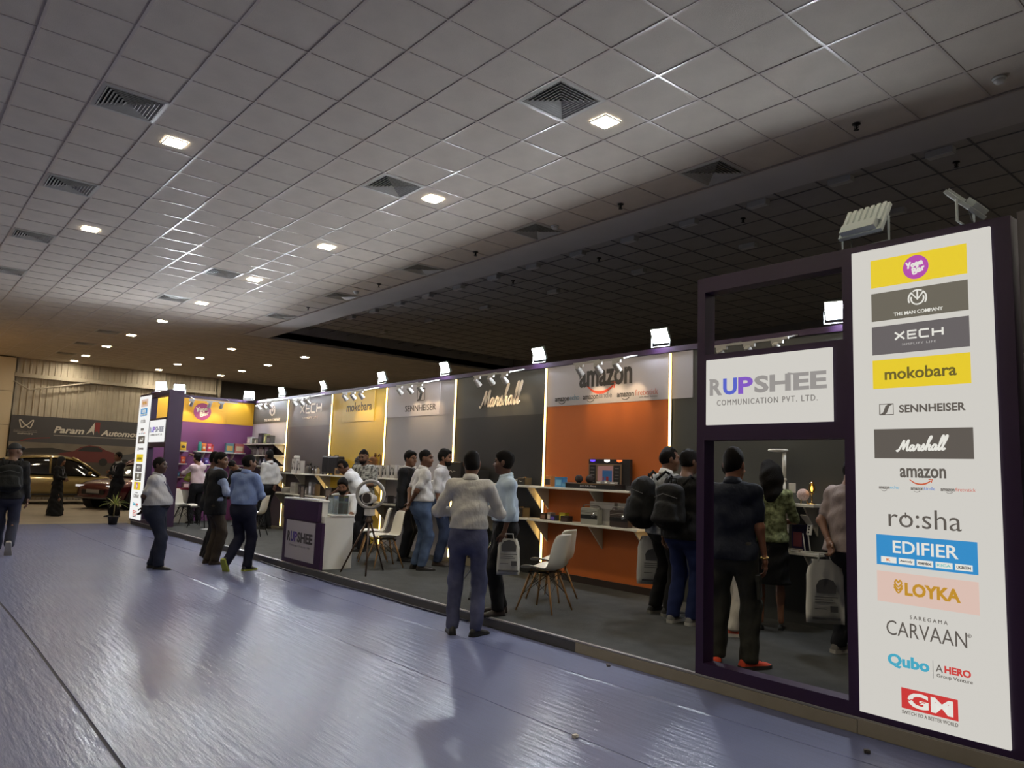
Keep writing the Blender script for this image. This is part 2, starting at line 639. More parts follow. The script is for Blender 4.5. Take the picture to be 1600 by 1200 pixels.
def louvre(r, z0):
    mb = MB()
    ring = []
    for rr, zz in ((r, z0), (r - 0.006, z0 - 0.001), (r - 0.030, z0 + 0.026), (r - 0.024, z0 + 0.028)):
        ring.append([(-rr, -rr, zz), (rr, -rr, zz), (rr, rr, zz), (-rr, rr, zz)])
    ring.append(ring[0])
    mb.sheet(ring, closed=True)
    return mb.mesh('louvre', M_VENT)


fr = MB()
ring = []
for rr, zz in ((0.298, 0.0), (0.298, 0.012), (0.262, 0.012), (0.262, -0.004), (0.298, 0.0)):
    ring.append([(-rr, -rr, zz), (rr, -rr, zz), (rr, rr, zz), (-rr, rr, zz)])
fr.sheet(ring, closed=True)
fr_me = fr.mesh('vent_frame', M_VENT)
lou = [louvre(0.258 - 0.034 * k, -0.006 - 0.001 * k) for k in range(7)]
duct_me = MB().box(-0.262, 0.262, -0.262, 0.262, 0.034, 0.04).mesh('duct', M_VOID)
rowname = {6: 'the row of square lights', 1: 'the outer aisle row', 10: 'the bulkhead edge'}
seen_row = {}
for i, j in VENTS:
    cx, cy = TX0 + TP * (i + 0.5), TY0 + TP * (j + 0.5)
    k = seen_row.get(j, 0)
    seen_row[j] = k + 1
    v = empty('ceiling_vent', (cx, cy, 5.064), 0, 'square louvred ceiling vent along %s, %s counted from the camera' % (rowname[j], ORD[k]), 'ceiling vent', 'square ceiling vents')
    obj('vent_frame', fr_me, v)
    obj('duct', duct_me, v)
    for me in lou:
        obj('louvre', me, v)

# ---- ceiling lights
M_PANEL = mat('light_panel_glow', (255, 240, 208), 0.5, emit=PANEL)
M_LFRAME = mat('light_frame_white', (225, 225, 220), 0.4)
lf = MB()
ring = []
for rr, zz in ((0.112, 0.004), (0.112, -0.006), (0.100, -0.008), (0.100, 0.0), (0.112, 0.004)):
    ring.append([(-rr, -rr, zz), (rr, -rr, zz), (rr, rr, zz), (-rr, rr, zz)])
lf.sheet(ring, closed=True)
lf_me = lf.mesh('frame', M_LFRAME)
ld_me = MB().box(-0.1, 0.1, -0.1, 0.1, -0.003, 0.002).mesh('diffuser', M_PANEL)
LIGHTS = {'in the long vent row': [(TX0 + TP * (3.5 - 5 * k), 5.22) for k in range(-1, 9)] + [(-31.2, 5.22)],
          'in the outer aisle row': [(-8.60, 2.19), (-12.9, 2.19), (-4.3, 2.19)],
          'over the far aisle, nearer row': [(-23.25, 8.1), (-26.2, 8.1), (-28.7, 8.1), (-31.1, 8.1)],
          'over the far aisle, deeper row': [(-22.9, 10.35), (-25.9, 10.35), (-28.4, 10.35), (-30.7, 10.35)],
          'of the added unseen aisle rows': [(-3.0 - 4.6 * k, -1.0) for k in range(6)] + [(-3.0 - 4.6 * k, -5.0) for k in range(6)] + [(3.0, 2.2), (1.2, 5.22), (3.0, -1)]}  # rows added out of view, continuing the lights to brighten floor and ceiling
for nm, lst in LIGHTS.items():
    for k, (x, y) in enumerate(lst):
        l = empty('ceiling_light', (x, y, 5.064), 0, 'small square lit ceiling light %s, %s one' % (nm, ORD[k]), 'ceiling light', 'square ceiling lights')
        obj('frame', lf_me, l)
        obj('diffuser', ld_me, l)
# unlit surface boxes on the recessed ceiling
M_BOX = mat('dim_light_box', (190, 190, 186), 0.5)
bx_me = MB().box(-0.15, 0.15, -0.055, 0.055, -0.07, 0).mesh('housing', M_BOX)
bd_me = MB().box(-0.135, 0.135, -0.045, 0.045, -0.078, -0.07).mesh('lens', mat('opal_lens', (215, 215, 212), 0.4))
for k in range(13):
    b = empty('surface_light', (-3.28 - 1.19 * k, 9.14, ZR), 0, 'unlit white surface light box on dark recess ceiling beside the bulkhead, %s one' % ORD[k], 'ceiling light', 'unlit light boxes on the recess')
    obj('housing', bx_me, b)
    obj('lens', bd_me, b)
for k in range(7):
    b = empty('surface_light', (-4.48 - 2.36 * k, 10.74, ZR), 0, 'unlit white surface light box in the deeper row of the dark recess, %s one' % ORD[k], 'ceiling light', 'unlit light boxes on the recess')
    obj('housing', bx_me, b)
    obj('lens', bd_me, b)
# unseen lit boxes added past the booth's near end to brighten the recess
bl_me = MB().box(-0.135, 0.135, -0.045, 0.045, -0.078, -0.07).mesh('lens', mat('added_fill_lens', (255, 246, 228), 0.4, emit=70.0))
for k in range(5):
    for j, y in enumerate((9.14, 11.5, 13.9)):
        b = empty('surface_light', (0.3 + 1.3 * k, y, ZR), 0, 'added fill light box beyond the near end of the booth, %s row, %s place' % (['first', 'second', 'third'][j], ORD[k]), 'ceiling light', 'added fill light boxes past the booth')
        obj('housing', bx_me, b)
        obj('lens', bl_me, b)
# sprinklers and smoke detectors
M_CHROME = mat('chrome', (200, 200, 200), 0.18, metal=1.0)
M_DKMETAL = mat('dark_metal', (50, 48, 46), 0.4, metal=0.8)
M_WHITEPL = mat('white_plastic', (226, 226, 222), 0.35)


def sprinkler(x, y, z, label):
    s = empty('sprinkler', (x, y, z), 0, label, 'sprinkler', 'ceiling sprinklers')
    MB().lathe([(0.04, 0), (0.04, -0.008), (0.012, -0.014)], n=16).build('escutcheon', M_DKMETAL, s, smooth=True)
    MB().cyl((0, 0, -0.012), (0, 0, -0.055), 0.009, n=8).tube([(-0.016, 0, -0.02), (-0.02, 0, -0.04), (0, 0, -0.06)], 0.004, 6).tube([(0.016, 0, -0.02), (0.02, 0, -0.04), (0, 0, -0.06)], 0.004, 6).build('stem', M_DKMETAL, s)
    MB().lathe([(0.026, -0.064), (0.026, -0.061), (0.004, -0.058)], n=12).build('deflector', M_DKMETAL, s)


for k, (x, y) in enumerate([(-3.26, 7.0), (-6.36, 7.05), (-9.45, 7.05), (-12.5, 7.05), (-15.6, 7.05)]):
    sprinkler(x, y, 5.066, 'small dark sprinkler head by the bulkhead edge, %s from the camera' % ORD[k])
for k, (x, y) in enumerate([(-3.28, 9.62), (-6.2, 9.6), (-9.2, 9.65), (-11.6, 9.64)]):
    sprinkler(x, y, ZR, 'small sprinkler head on the dark recessed ceiling, %s from the camera' % ORD[k])
for k, (x, y) in enumerate([(-2.04, 7.03), (-7.6, 7.05), (-13.4, 7.05)]):
    s = empty('smoke_detector', (x, y, 5.066), 0, 'round white smoke detector at the bulkhead edge, %s from the camera' % ORD[k], 'smoke detector', 'smoke detectors')
    MB().lathe([(0.055, 0), (0.055, -0.012), (0.048, -0.02)], n=20).build('base', M_WHITEPL, s, smooth=True)
    MB().lathe([(0.042, -0.018), (0.044, -0.035), (0.030, -0.05), (0.01, -0.052)], n=20).build('sensor_dome', M_WHITEPL, s, smooth=True)


# ================================================================== THE BOOTH
YF, YW, ZP = 4.91, 7.55, 0.10       # front line, back wall face, platform height
M_PURPLE = mat('deep_purple_laminate', (52, 27, 63), 0.45, var=0.1, vscale=3)
M_PURPLE2 = mat('plum_wall_laminate', (122, 64, 116), 0.5, var=0.06, vscale=2)
M_ALU = mat('brushed_aluminium', (170, 168, 162), 0.35, metal=0.8)
M_BEIGE = mat('raw_beige_board', (150, 142, 128), 0.7, var=0.1, vscale=5)
M_BCARPET = mat('charcoal_booth_carpet', (66, 67, 66), 0.95, var=0.25, vscale=6, bump=0.5, bscale=300)
M_WHITE = mat('white_laminate', (214, 214, 210), 0.4, var=0.03, vscale=4)
M_SLATE = mat('slate_grey_laminate', (66, 68, 68), 0.5, var=0.06, vscale=2)
M_BLACK = mat('black_plastic', (22, 22, 22), 0.4)
M_STRIP = mat('warm_light_strip', (255, 226, 160), 0.5, emit=STRIP, ecol=(255, 212, 130))


def lit(rgb, k=1.0):
    """Backlit print: gives off its own colour."""
    return mat('backlit_%d_%d_%d' % tuple(rgb), (12, 12, 12), 0.5, emit=k, ecol=rgb)


platform = MB().box(-20.1, -1.40, YF, YW + 0.06, 0.006, ZP - 0.004).build('floor_platform', mat('platform_side', (78, 78, 84), 0.7))
tag(platform, kind='structure')
MB().box(-20.1, -1.40, YF + 0.03, YW + 0.06, ZP - 0.004, ZP).build('carpet_top', M_BCARPET, platform)
MB().box(-20.1, -1.40, YF - 0.004, YF + 0.032, ZP - 0.012, ZP + 0.004).build('edge_trim', M_ALU, platform, bevel=0.002)
MB().box(-4.85, -2.35, YF - 0.012, YF - 0.001, 0.006, ZP - 0.014).build('fascia_board', M_BEIGE, platform)
MB().box(-2.345, -0.6, YF - 0.012, YF - 0.001, 0.006, ZP - 0.006).build('fascia_board', M_BEIGE, platform)

wall = empty('wall_booth', kind='structure')
BAY = [-19.6, -17.4, -15.1, -12.8, -10.5, -8.21, -5.91]
M_ORANGE = mat('orange_laminate', (184, 96, 36), 0.5, var=0.05, vscale=2)
M_NEARBLACK = mat('black_laminate', (40, 39, 38), 0.42, var=0.08, vscale=2)
M_LGREY = mat('light_grey_laminate', (150, 146, 150), 0.55, var=0.04, vscale=2)
M_YELLOW = mat('mustard_yellow_laminate', (206, 172, 50), 0.5, var=0.04, vscale=2)
M_TAUPE = mat('dark_taupe_laminate', (74, 66, 66), 0.5, var=0.06, vscale=2)
M_TAUPE2 = mat('taupe_header_laminate', (96, 90, 90), 0.5)
M_CHAR = mat('charcoal_header_laminate', (70, 70, 68), 0.5)
M_PALE = mat('pale_header_laminate', (176, 172, 178), 0.5)


def wpan(x0, x1, z0, z1, m, name='bay_panel', d=0.0):
    return MB().box(x0 + 0.003, x1 - 0.003, YW - d, YW + 0.04, z0, z1).build(name, m, wall)


ZH = 2.55
wpan(BAY[5], BAY[6], ZP, ZH, M_ORANGE)
MB().box(BAY[5], BAY[6], YW - 0.012, YW, ZP, ZP + 0.09).build('skirting', mat('skirting_brown', (44, 32, 26), 0.5), wall)
wpan(BAY[5], -5.57, ZH, 3.14, M_PALE, 'header_panel', 0.006)
wpan(BAY[4], BAY[5], ZP, ZH - 0.1, M_NEARBLACK)
wpan(BAY[4], BAY[5], ZH - 0.1, 3.14, M_CHAR, 'header_panel')
wpan(BAY[3], BAY[4], ZP, ZH - 0.02, M_LGREY)
wpan(BAY[3], BAY[4], ZH - 0.02, 3.14, M_LGREY, 'header_panel', 0.004)
wpan(BAY[2], BAY[3], ZP, 3.14, M_YELLOW)
wpan(BAY[1], BAY[2], ZP, 2.47, M_TAUPE)
wpan(BAY[1], BAY[2], 2.47, 3.14, M_TAUPE2, 'header_panel')
wpan(BAY[0], BAY[1], ZP, 2.05, M_TAUPE)
wpan(BAY[0], BAY[1], 2.05, 2.60, M_PALE)
wpan(BAY[0], BAY[1], 2.60, 3.14, M_CHAR, 'header_panel', 0.006)
wpan(BAY[6], -1.40, ZP, ZH, M_SLATE)
wpan(-5.57, -1.40, ZH, 3.14, M_SLATE, 'header_panel')
MB().box(BAY[0], -1.40, YW - 0.02, YW + 0.06, 3.142, 3.21).build('top_beam', M_PURPLE, wall)
MB().box(BAY[0], -1.40, YW + 0.04, YW + 0.06, ZP, 3.14).build('backing_board', M_BEIGE, wall)
# end wall with plum face and yellow header
ewall = empty('wall_booth_end', kind='structure')
MB().box(-19.66, -19.60, 5.0, YW, ZP, 2.55).build('bay_panel', M_PURPLE2, ewall)
M_YOLK = mat('yolk_yellow_laminate', (226, 170, 30), 0.5)
MB().box(-19.66, -19.594, 5.0, 6.84, 2.55, 3.14).build('header_panel', M_YOLK, ewall)
MB().box(-19.66, -19.596, 6.842, YW, 2.55, 3.14).build('header_panel', M_YOLK, ewall)
MB().box(-19.68, -19.58, 5.0, YW, 3.142, 3.21).build('top_beam', M_PURPLE, ewall)
# near end wall of the booth, behind the lit tower
MB().box(-1.46, -1.40, YF + 0.16, YW, ZP, 3.14).build('bay_panel', M_SLATE, empty('wall_booth_near', kind='structure'))

stripname = ['between pale shelving bay and dark taupe bay', 'between dark taupe bay and yellow bay', 'between yellow bay and light grey bay', 'between light grey bay and black bay', 'between black bay and orange bay', 'between orange bay and slate wall']
for x, nm in zip(BAY[1:], stripname):
    s = empty('light_strip', (x, YW - 0.004, ZP), 0, 'vertical warm white light strip ' + nm, 'light strip', 'vertical light strips')
    MB().box(-0.022, 0.022, -0.008, 0.003, 0.0, 3.03).build('channel', M_ALU, s)
    MB().box(-0.011, 0.011, -0.020, -0.008, 0.02, 3.025).build('diffuser', M_STRIP, s)


# ---- portal frames with lit name board and lit brand list
def spurs(mb, m):
    return mb


M_LITW = lit((206, 203, 196), SIGN / 0.6)
M_LG = lit((148, 144, 141))
M_DG = lit((92, 86, 80))


def name_board(parent, plane, cx, cz, w, h, mw, mg, mu, mp, ms):
    """White board with the company name."""
    flat(cx - w / 2, cx + w / 2, cz - h / 2, cz + h / 2, mw, parent, plane, 'board', 0.02)
    top = plane @ Matrix.Translation((0, 0, 0.02))
    tw = 0.93 * w
    x0 = cx - tw / 2
    ty, th = cz + 0.07 * h, 0.25 * h

    def seg(s, a, b, m):
        text(s, x0 + tw * (a + b) / 2, ty, tw * (b - a), th, m, parent, top, bold=0.035)
    seg('R', 0.0, 0.118, mg)
    seg('U', 0.128, 0.255, mu)
    seg('P', 0.268, 0.40, mp)
    seg('SHEE', 0.412, 1.0, mg)
    # flared serif over the R and a swash between U and P
    mb = MB()
    ribbon(mb, [(x0 + tw * 0.0 - 0.004, ty + th * 0.49), (x0 + tw * 0.05, ty + th * 0.45)], th * 0.09, 0.003, smooth=False)
    ribbon(mb, [(x0 + tw * 0.695, ty + th * 0.5), (x0 + tw * 0.74, ty + th * 0.44)], th * 0.09, 0.003, smooth=False)
    o = mb.build('serif_stroke', mg, parent)
    o.matrix_local = top
    text('COMMUNICATION PVT. LTD.', cx + 0.0 * w, cz - 0.17 * h, 0.80 * w, 0.085 * h, ms, parent, top, spacing=1.25)


def yoga_disc(parent, plane, cx, cz, r, m1, mw):
    disc(cx, cz, r, m1, parent, plane, 'logo_disc', 0.004)
    S = [[(0, 1.0), (0.18, 0.62)], [(0.42, 1.0), (0.2, 0.62), (0.12, 0.3)],
         [(0.62, 0.72), (0.48, 0.58), (0.56, 0.4), (0.72, 0.48), (0.7, 0.68), (0.6, 0.73)],
         [(1.08, 0.74), (0.9, 0.72), (0.86, 0.5), (1.02, 0.46), (1.1, 0.74), (1.06, 0.3), (0.88, 0.24)],
         [(1.48, 0.76), (1.28, 0.72), (1.26, 0.5), (1.42, 0.5), (1.5, 0.76), (1.5, 0.5), (1.58, 0.48)],
         [(0.5, 0.22), (0.52, -0.42)], [(0.5, 0.2), (0.74, 0.14), (0.72, -0.06), (0.54, -0.1), (0.82, -0.16), (0.8, -0.38), (0.52, -0.42)],
         [(1.2, 0.04), (1.0, 0.02), (0.96, -0.24), (1.12, -0.26), (1.22, 0.04), (1.22, -0.24), (1.3, -0.28)],
         [(1.42, 0.08), (1.44, -0.3)], [(1.43, -0.06), (1.52, 0.1), (1.66, 0.08)]]
    strokes(S, cx, cz, r * 1.35, r * 1.1, r * 0.13, mw, parent, plane @ Matrix.Translation((0, 0, 0.004)), tilt=0.12)


def man_logo(parent, plane, cx, cz, r, mw, sw=0.15):
    mb = MB()
    T = plane
    arc = lambda rr, a, b, n=20: [(rr * math.cos(math.radians(a + (b - a) * i / n)), rr * math.sin(math.radians(a + (b - a) * i / n))) for i in range(n + 1)]
    ribbon(mb, arc(r * 0.93, -232, -140 - 15), r * sw, smooth=False)
    ribbon(mb, arc(r * 0.93, 52, -25 - 10), r * sw, smooth=False)
    ribbon(mb, arc(r * 0.93, 60, 120), r * sw, smooth=False)
    ribbon(mb, arc(r * 0.66, 160, 380), r * sw, smooth=False)
    ribbon(mb, [(-r * 0.62, r * 0.66), (0, -r * 0.12), (r * 0.62, r * 0.66)], r * sw, smooth=False)
    ribbon(mb, [(0, r * 0.9), (0, -r * 0.05)], r * sw, smooth=False)
    o = mb.build('logo_mark', mw, parent)
    o.matrix_local = T @ Matrix.Translation((cx, cz, 0))


MARSH = [[(-0.15, 0.12), (-0.02, 0.0), (0.14, 0.3), (0.36, 1.05), (0.40, 0.45), (0.44, 0.12)], [(0.44, 0.12), (0.62, 0.7), (0.78, 1.08), (0.78, 0.4), (0.84, 0.04), (1.0, 0.14)],
         [(1.36, 0.48), (1.18, 0.54), (1.04, 0.28), (1.12, 0.02), (1.28, 0.14), (1.38, 0.5), (1.36, 0.12), (1.44, 0.02), (1.6, 0.24)],
         [(1.6, 0.24), (1.68, 0.60), (1.74, 0.48), (1.88, 0.50), (1.84, 0.12), (1.92, 0.02), (2.06, 0.2)],
         [(2.06, 0.2), (2.24, 0.62), (2.26, 0.36), (2.32, 0.12), (2.18, 0.0), (2.08, 0.08)],
         [(2.34, 0.1), (2.54, 0.5), (2.76, 1.2), (2.70, 1.34), (2.58, 1.0), (2.50, 0.0)], [(2.52, 0.2), (2.64, 0.48), (2.78, 0.5), (2.78, 0.1), (2.88, 0.02), (2.98, 0.14)],
         [(3.34, 0.48), (3.16, 0.54), (3.02, 0.28), (3.10, 0.02), (3.26, 0.14), (3.36, 0.5), (3.34, 0.12), (3.42, 0.02), (3.54, 0.2)],
         [(3.54, 0.2), (3.74, 0.8), (3.82, 1.28), (3.74, 1.36), (3.64, 0.9), (3.62, 0.12), (3.72, 0.02), (3.86, 0.2)],
         [(3.86, 0.2), (4.06, 0.8), (4.14, 1.28), (4.06, 1.36), (3.96, 0.9), (3.94, 0.12), (4.04, 0.02), (4.2, 0.16)]]


XECH = [[(0, 0), (1, 1)], [(0, 1), (1, 0)], [(2.3, 1), (1.4, 1), (1.4, 0), (2.3, 0)], [(1.4, 0.5), (2.2, 0.5)], [(3.6, 1), (2.75, 1), (2.65, 0.9), (2.65, 0.1), (2.75, 0), (3.6, 0)], [(4.0, 1), (4.0, 0)], [(5.0, 1), (5.0, 0)], [(4.0, 0.5), (5.0, 0.5)]]


def strokes_sharp(strk, u, v, w, h, sw, m, parent, plane):
    """Angular capital lettering from straight strokes, one mesh per letter stroke group."""
    mb = MB()
    for s in strk:
        ribbon(mb, [((p[0] - 2.5) / 5.0 * w, (p[1] - 0.5) * h) for p in s], sw, 0.004, smooth=False)
    o = mb.build('lettering', m, parent)
    o.matrix_local = plane @ Matrix.Translation((u, v, 0))


def smile(parent, plane, cx, cz, w, m, name='smile_arrow', k=1.0):
    mb = MB()
    ribbon(mb, [(-0.5 * w, 0.10 * w), (-0.25 * w, -0.06 * w), (0.05 * w, -0.10 * w), (0.3 * w, -0.02 * w), (0.44 * w, 0.08 * w)], 0.075 * w * k, taper=True)
    ribbon(mb, [(0.34 * w, 0.125 * w), (0.5 * w, 0.14 * w), (0.45 * w, -0.01 * w)], 0.045 * w * k, smooth=False)
    o = mb.build(name, m, parent)
    o.matrix_local = plane @ Matrix.Translation((cx, cz, 0))


def brand_rows(parent, plane, cx, rows, L, w=0.572, h=0.185):
    """The printed rows of the brand list; rows = [(kind, centre z)]; L(rgb) gives the print material."""
    top = plane @ Matrix.Translation((0, 0, 0.002))
    W, D, Y = L((226, 224, 216)), L((92, 86, 80)), L((228, 200, 44))
    for kind, z in rows:
        def panel(m, ww=w, hh=h):
            flat(cx - ww / 2, cx + ww / 2, z - hh / 2, z + hh / 2, m, parent, plane)
        if kind == 'yoga':
            panel(Y)
            yoga_disc(parent, top, cx - 0.005, z, 0.076, L((176, 74, 168)), W)
        elif kind == 'man':
            panel(L((104, 99, 88)))
            man_logo(parent, top, cx, z + 0.022, 0.057, W)
            text('THE MAN COMPANY', cx, z - 0.062, 0.29, 0.022, W, parent, top, bold=0.01)
        elif kind == 'xech':
            panel(L((100, 95, 96)))
            strokes_sharp(XECH, cx, z + 0.018, 0.28, 0.046, 0.0105, W, parent, top)
            text('SIMPLIFY LIFE', cx, z - 0.04, 0.20, 0.013, L((170, 166, 164)), parent, top, spacing=1.3)
        elif kind == 'moko':
            panel(Y)
            text('mokobara', cx, z - 0.002, 0.42, 0.075, L((104, 92, 40)), parent, top, bold=0.018)
        elif kind == 'senn':
            mb = MB()
            ribbon(mb, [(-0.042, -0.034), (-0.042, 0.034), (0.042, 0.034), (0.042, -0.034), (-0.042, -0.034)], 0.006, smooth=False)
            mb.prism([(-0.042, -0.034), (-0.012, -0.034), (0.003, -0.02), (0.018, 0.02), (0.042, 0.034), (0.012, 0.034), (-0.006, 0.02), (-0.02, -0.018)], 0, 0.003, 'xy')
            o = mb.build('logo_mark', D, parent)
            o.matrix_local = plane @ Matrix.Translation((cx - 0.205, z, 0))
            text('SENNHEISER', cx + 0.062, z, 0.378, 0.050, D, parent, plane, bold=0.025)
        elif kind == 'marsh':
            panel(D)
            strokes(MARSH, cx, z, 0.30, 0.085, 0.011, W, parent, top, slant=0.28, tilt=0.03)
        elif kind == 'amaz':
            text('amazon', cx, z + 0.020, 0.265, 0.060, D, parent, plane, bold=0.02)
            smile(parent, plane, cx - 0.01, z - 0.035, 0.13, L((196, 92, 60)))
            for dx, sw, a, b, cb in ((-0.20, 0.125, 'amazon', 'echo', (110, 170, 196)), (0.0, 0.14, 'amazon', 'kindle', (120, 140, 190)), (0.195, 0.19, 'amazon', 'firetvstick', (196, 110, 96))):
                fa = 0.52 if b != 'firetvstick' else 0.40
                text(a, cx + dx - sw / 2 + sw * fa / 2, z - 0.076, sw * fa, 0.016, D, parent, plane, bold=0.02)
                text(b, cx + dx + sw * (fa + 1.02) / 2 - sw / 2, z - 0.072, sw * (0.96 - fa), 0.020, L(cb), parent, plane)
                smile(parent, plane, cx + dx - sw * 0.25, z - 0.093, 0.035, D)
        elif kind == 'rosha':
            text('ro:sha', cx, z, 0.415, 0.115, D, parent, plane, bold=-0.004)
            MB().box(-0.004, 0.004, 0.0, 0.034, 0, 0.003).build('power_mark', D, parent).matrix_local = plane @ Matrix.Translation((cx - 0.105, z + 0.0, 0))
        elif kind == 'edif':
            panel(L((52, 138, 196)))
            text('EDIFIER', cx, z + 0.024, 0.37, 0.075, W, parent, top, bold=0.012)
            for k, (s, c) in enumerate((('K', (214, 110, 40)), ('Aerosly', (90, 90, 90)), ('tomtoc', (40, 40, 40)), ('KICA', (120, 190, 190)), ('UGREEN', (40, 40, 40)))):
                u = cx + (k - 2) * 0.106
                flat(u - 0.046, u + 0.046, z - 0.077, z - 0.041, W, parent, top, 'print_panel')
                text(s, u, z - 0.059, 0.074 if len(s) > 1 else 0.024, 0.016, L(c), parent, top @ Matrix.Translation((0, 0, 0.002)), bold=0.02)
        elif kind == 'loyka':
            panel(L((216, 188, 176)))
            text('LOYKA', cx + 0.035, z, 0.31, 0.078, L((190, 140, 44)), parent, top, bold=0.04)
            K = [[(0.5, 0.45), (0.15, 0.75), (0.3, 1.0), (0.5, 0.8), (0.7, 1.0), (0.85, 0.75), (0.5, 0.45)], [(0.05, 0.45), (0.5, 0.0), (0.95, 0.45)], [(0.05, 0.62), (0.5, 0.22), (0.95, 0.62)]]
            strokes(K, cx - 0.158, z + 0.01, 0.05, 0.075, 0.009, L((190, 140, 44)), parent, top)
        elif kind == 'carv':
            text('SAREGAMA', cx + 0.01, z + 0.072, 0.21, 0.022, D, parent, plane, spacing=1.5)
            text('CARVAAN', cx - 0.01, z - 0.008, 0.45, 0.088, D, parent, plane, bold=-0.006)
            text('®', cx + 0.228, z + 0.02, 0.022, 0.022, D, parent, plane)
        elif kind == 'qubo':
            text('Qubo', cx - 0.112, z + 0.0, 0.24, 0.082, L((70, 164, 190)), parent, plane, bold=0.04)
            MB().box(-0.0015, 0.0015, -0.055, 0.045, 0, 0.002).build('divider_line', L((150, 148, 144)), parent).matrix_local = plane @ Matrix.Translation((cx + 0.028, z, 0))
            text('A', cx + 0.062, z + 0.008, 0.038, 0.042, D, parent, plane)
            text('HERO', cx + 0.160, z + 0.008, 0.14, 0.042, L((200, 66, 62)), parent, plane, bold=0.04)
            text('Group Venture', cx + 0.142, z - 0.036, 0.19, 0.026, D, parent, plane)
        elif kind == 'gm':
            flat(cx - 0.156, cx + 0.156, z - 0.04, z + 0.078, L((200, 56, 54)), parent, plane)
            text('GM', cx + 0.005, z + 0.019, 0.25, 0.088, W, parent, top, bold=0.03)
            mb = MB()
            ribbon(mb, [(-0.15, 0.022), (-0.125, 0.022), (-0.11, 0.012), (-0.095, 0.022), (-0.08, 0.01), (-0.068, 0.026), (-0.05, 0.008), (-0.035, 0.018), (-0.02, 0.018)], 0.006, smooth=False)
            o = mb.build('pulse_line', L((200, 56, 54)), parent)
            o.matrix_local = top @ Matrix.Translation((cx, z, 0.0035))
            text('SWITCH TO A BETTER WORLD', cx, z - 0.062, 0.308, 0.020, D, parent, plane)


def portal(x_post, x_open, x_tow0, x_tow1, label, label_sign, label_board, rows, mirror, Lf, Mw):
    """Frame: thin post, upper window, cross board, doorway with sill, and the tower with the brand list."""
    fr = empty('portal_frame', (0, 0, 0), 0, label, 'booth frame')
    a, b = min(x_post[0], x_open[1]), max(x_post[1], x_open[0])
    y0, y1 = YF, YF + 0.13
    lo, hi = (x_post[0], x_tow1) if not mirror else (x_tow0, x_post[1])
    MB().box(x_post[0], x_post[1], y0, y1, ZP + 0.004, 3.15).build('post', M_PURPLE, fr)
    MB().box(x_open[0], x_open[1], y0, y1, 3.03, 3.15).build('top_beam', M_PURPLE, fr)
    MB().box(x_open[0], x_open[1], y0, y1, 1.86, 2.53).build('cross_board', M_PURPLE, fr)
    MB().box(x_open[0], x_open[1], y0, y1, ZP + 0.004, 0.19).build('sill', M_PURPLE, fr)
    MB().box(x_tow0, x_tow1, y0, y1, ZP + 0.004, 3.15).build('tower_board', M_PURPLE, fr)
    sg = empty('brand_list_sign', (0, 0, 0), 0, label_sign, 'sign')
    pl = FRONT(0, YF - 0.002, 0)
    cx = (x_tow0 + x_tow1) / 2 + (-0.01 if not mirror else 0.01)
    hw = 0.412 if not mirror else 0.475
    flat(cx - hw, cx + hw, 0.15, 3.10, Mw, sg, pl, 'light_board', 0.022)
    brand_rows(sg, pl @ Matrix.Translation((0, 0, 0.022)), cx, rows, Lf)
    nb = empty('name_board', (0, 0, 0), 0, label_board, 'sign')
    cb = (x_open[0] + x_open[1]) / 2 + (-0.02 if not mirror else 0.02)
    name_board(nb, FRONT(0, YF - 0.002, 0), cb, 2.228, 1.01 if not mirror else 1.20, 0.505, Mw, M_LG if not mirror else lit((140, 140, 150)), lit((84, 96, 196)), lit((126, 84, 190)), lit((120, 116, 112)))
    return fr


ROWS_NEAR = [('yoga', 2.931), ('man', 2.708), ('xech', 2.487), ('moko', 2.267), ('senn', 2.04), ('marsh', 1.822), ('amaz', 1.622), ('rosha', 1.365), ('edif', 1.161), ('loyka', 0.937), ('carv', 0.702), ('qubo', 0.500), ('gm', 0.275)]
portal((-3.585, -3.515), (-3.515, -2.405), -2.405, -1.40, 'purple portal frame with doorway under the near lit name board', 'tall white backlit brand list on the tower beside the near doorway', 'white backlit company name board over the near doorway', ROWS_NEAR, False, lit, M_LITW)
ROWS_FAR = [('loyka', 2.931), ('edif', 2.708), ('rosha', 2.50), ('amaz', 2.27), ('marsh', 2.04), ('senn', 1.822), ('moko', 1.60), ('xech', 1.365), ('man', 1.15), ('yoga', 0.937), ('carv', 0.702), ('qubo', 0.500), ('gm', 0.275)]
portal((-17.86, -17.79), (-19.17, -17.86), -20.25, -19.17, 'purple portal frame at the far end of the booth', 'narrow looking white backlit brand list at the far end of the booth', 'small white company name board at the far end of the booth', ROWS_FAR, True, lit, lit((228, 228, 226), 1.15))
# side boards of the far portal seen from the booth side
MB().box(-17.86, -17.79, YF + 0.13, YF + 0.32, ZP + 0.004, 3.15).build('side_board', M_PURPLE, bpy.data.objects['portal_frame.001'])
nb = MB().box(-1.375, 0.3, YF + 0.03, YF + 0.09, 0.0, 3.17).build('partition_board', mat('grey_partition', (128, 122, 120), 0.7, var=0.05))
tag(nb, 'plain grey partition board past the tall lit brand list', 'partition')

# ---- bay signs on the back wall
PL = FRONT(0, YW - 0.007, 0)
M_INK = mat('dark_ink', (52, 50, 50), 0.6)
M_INKW = mat('white_raised_letter', (236, 226, 210), 0.5)
M_RED = mat('orange_red_ink', (206, 72, 40), 0.6)


def inks(rgb):
    return mat('ink_%d_%d_%d' % tuple(rgb), rgb, 0.6)


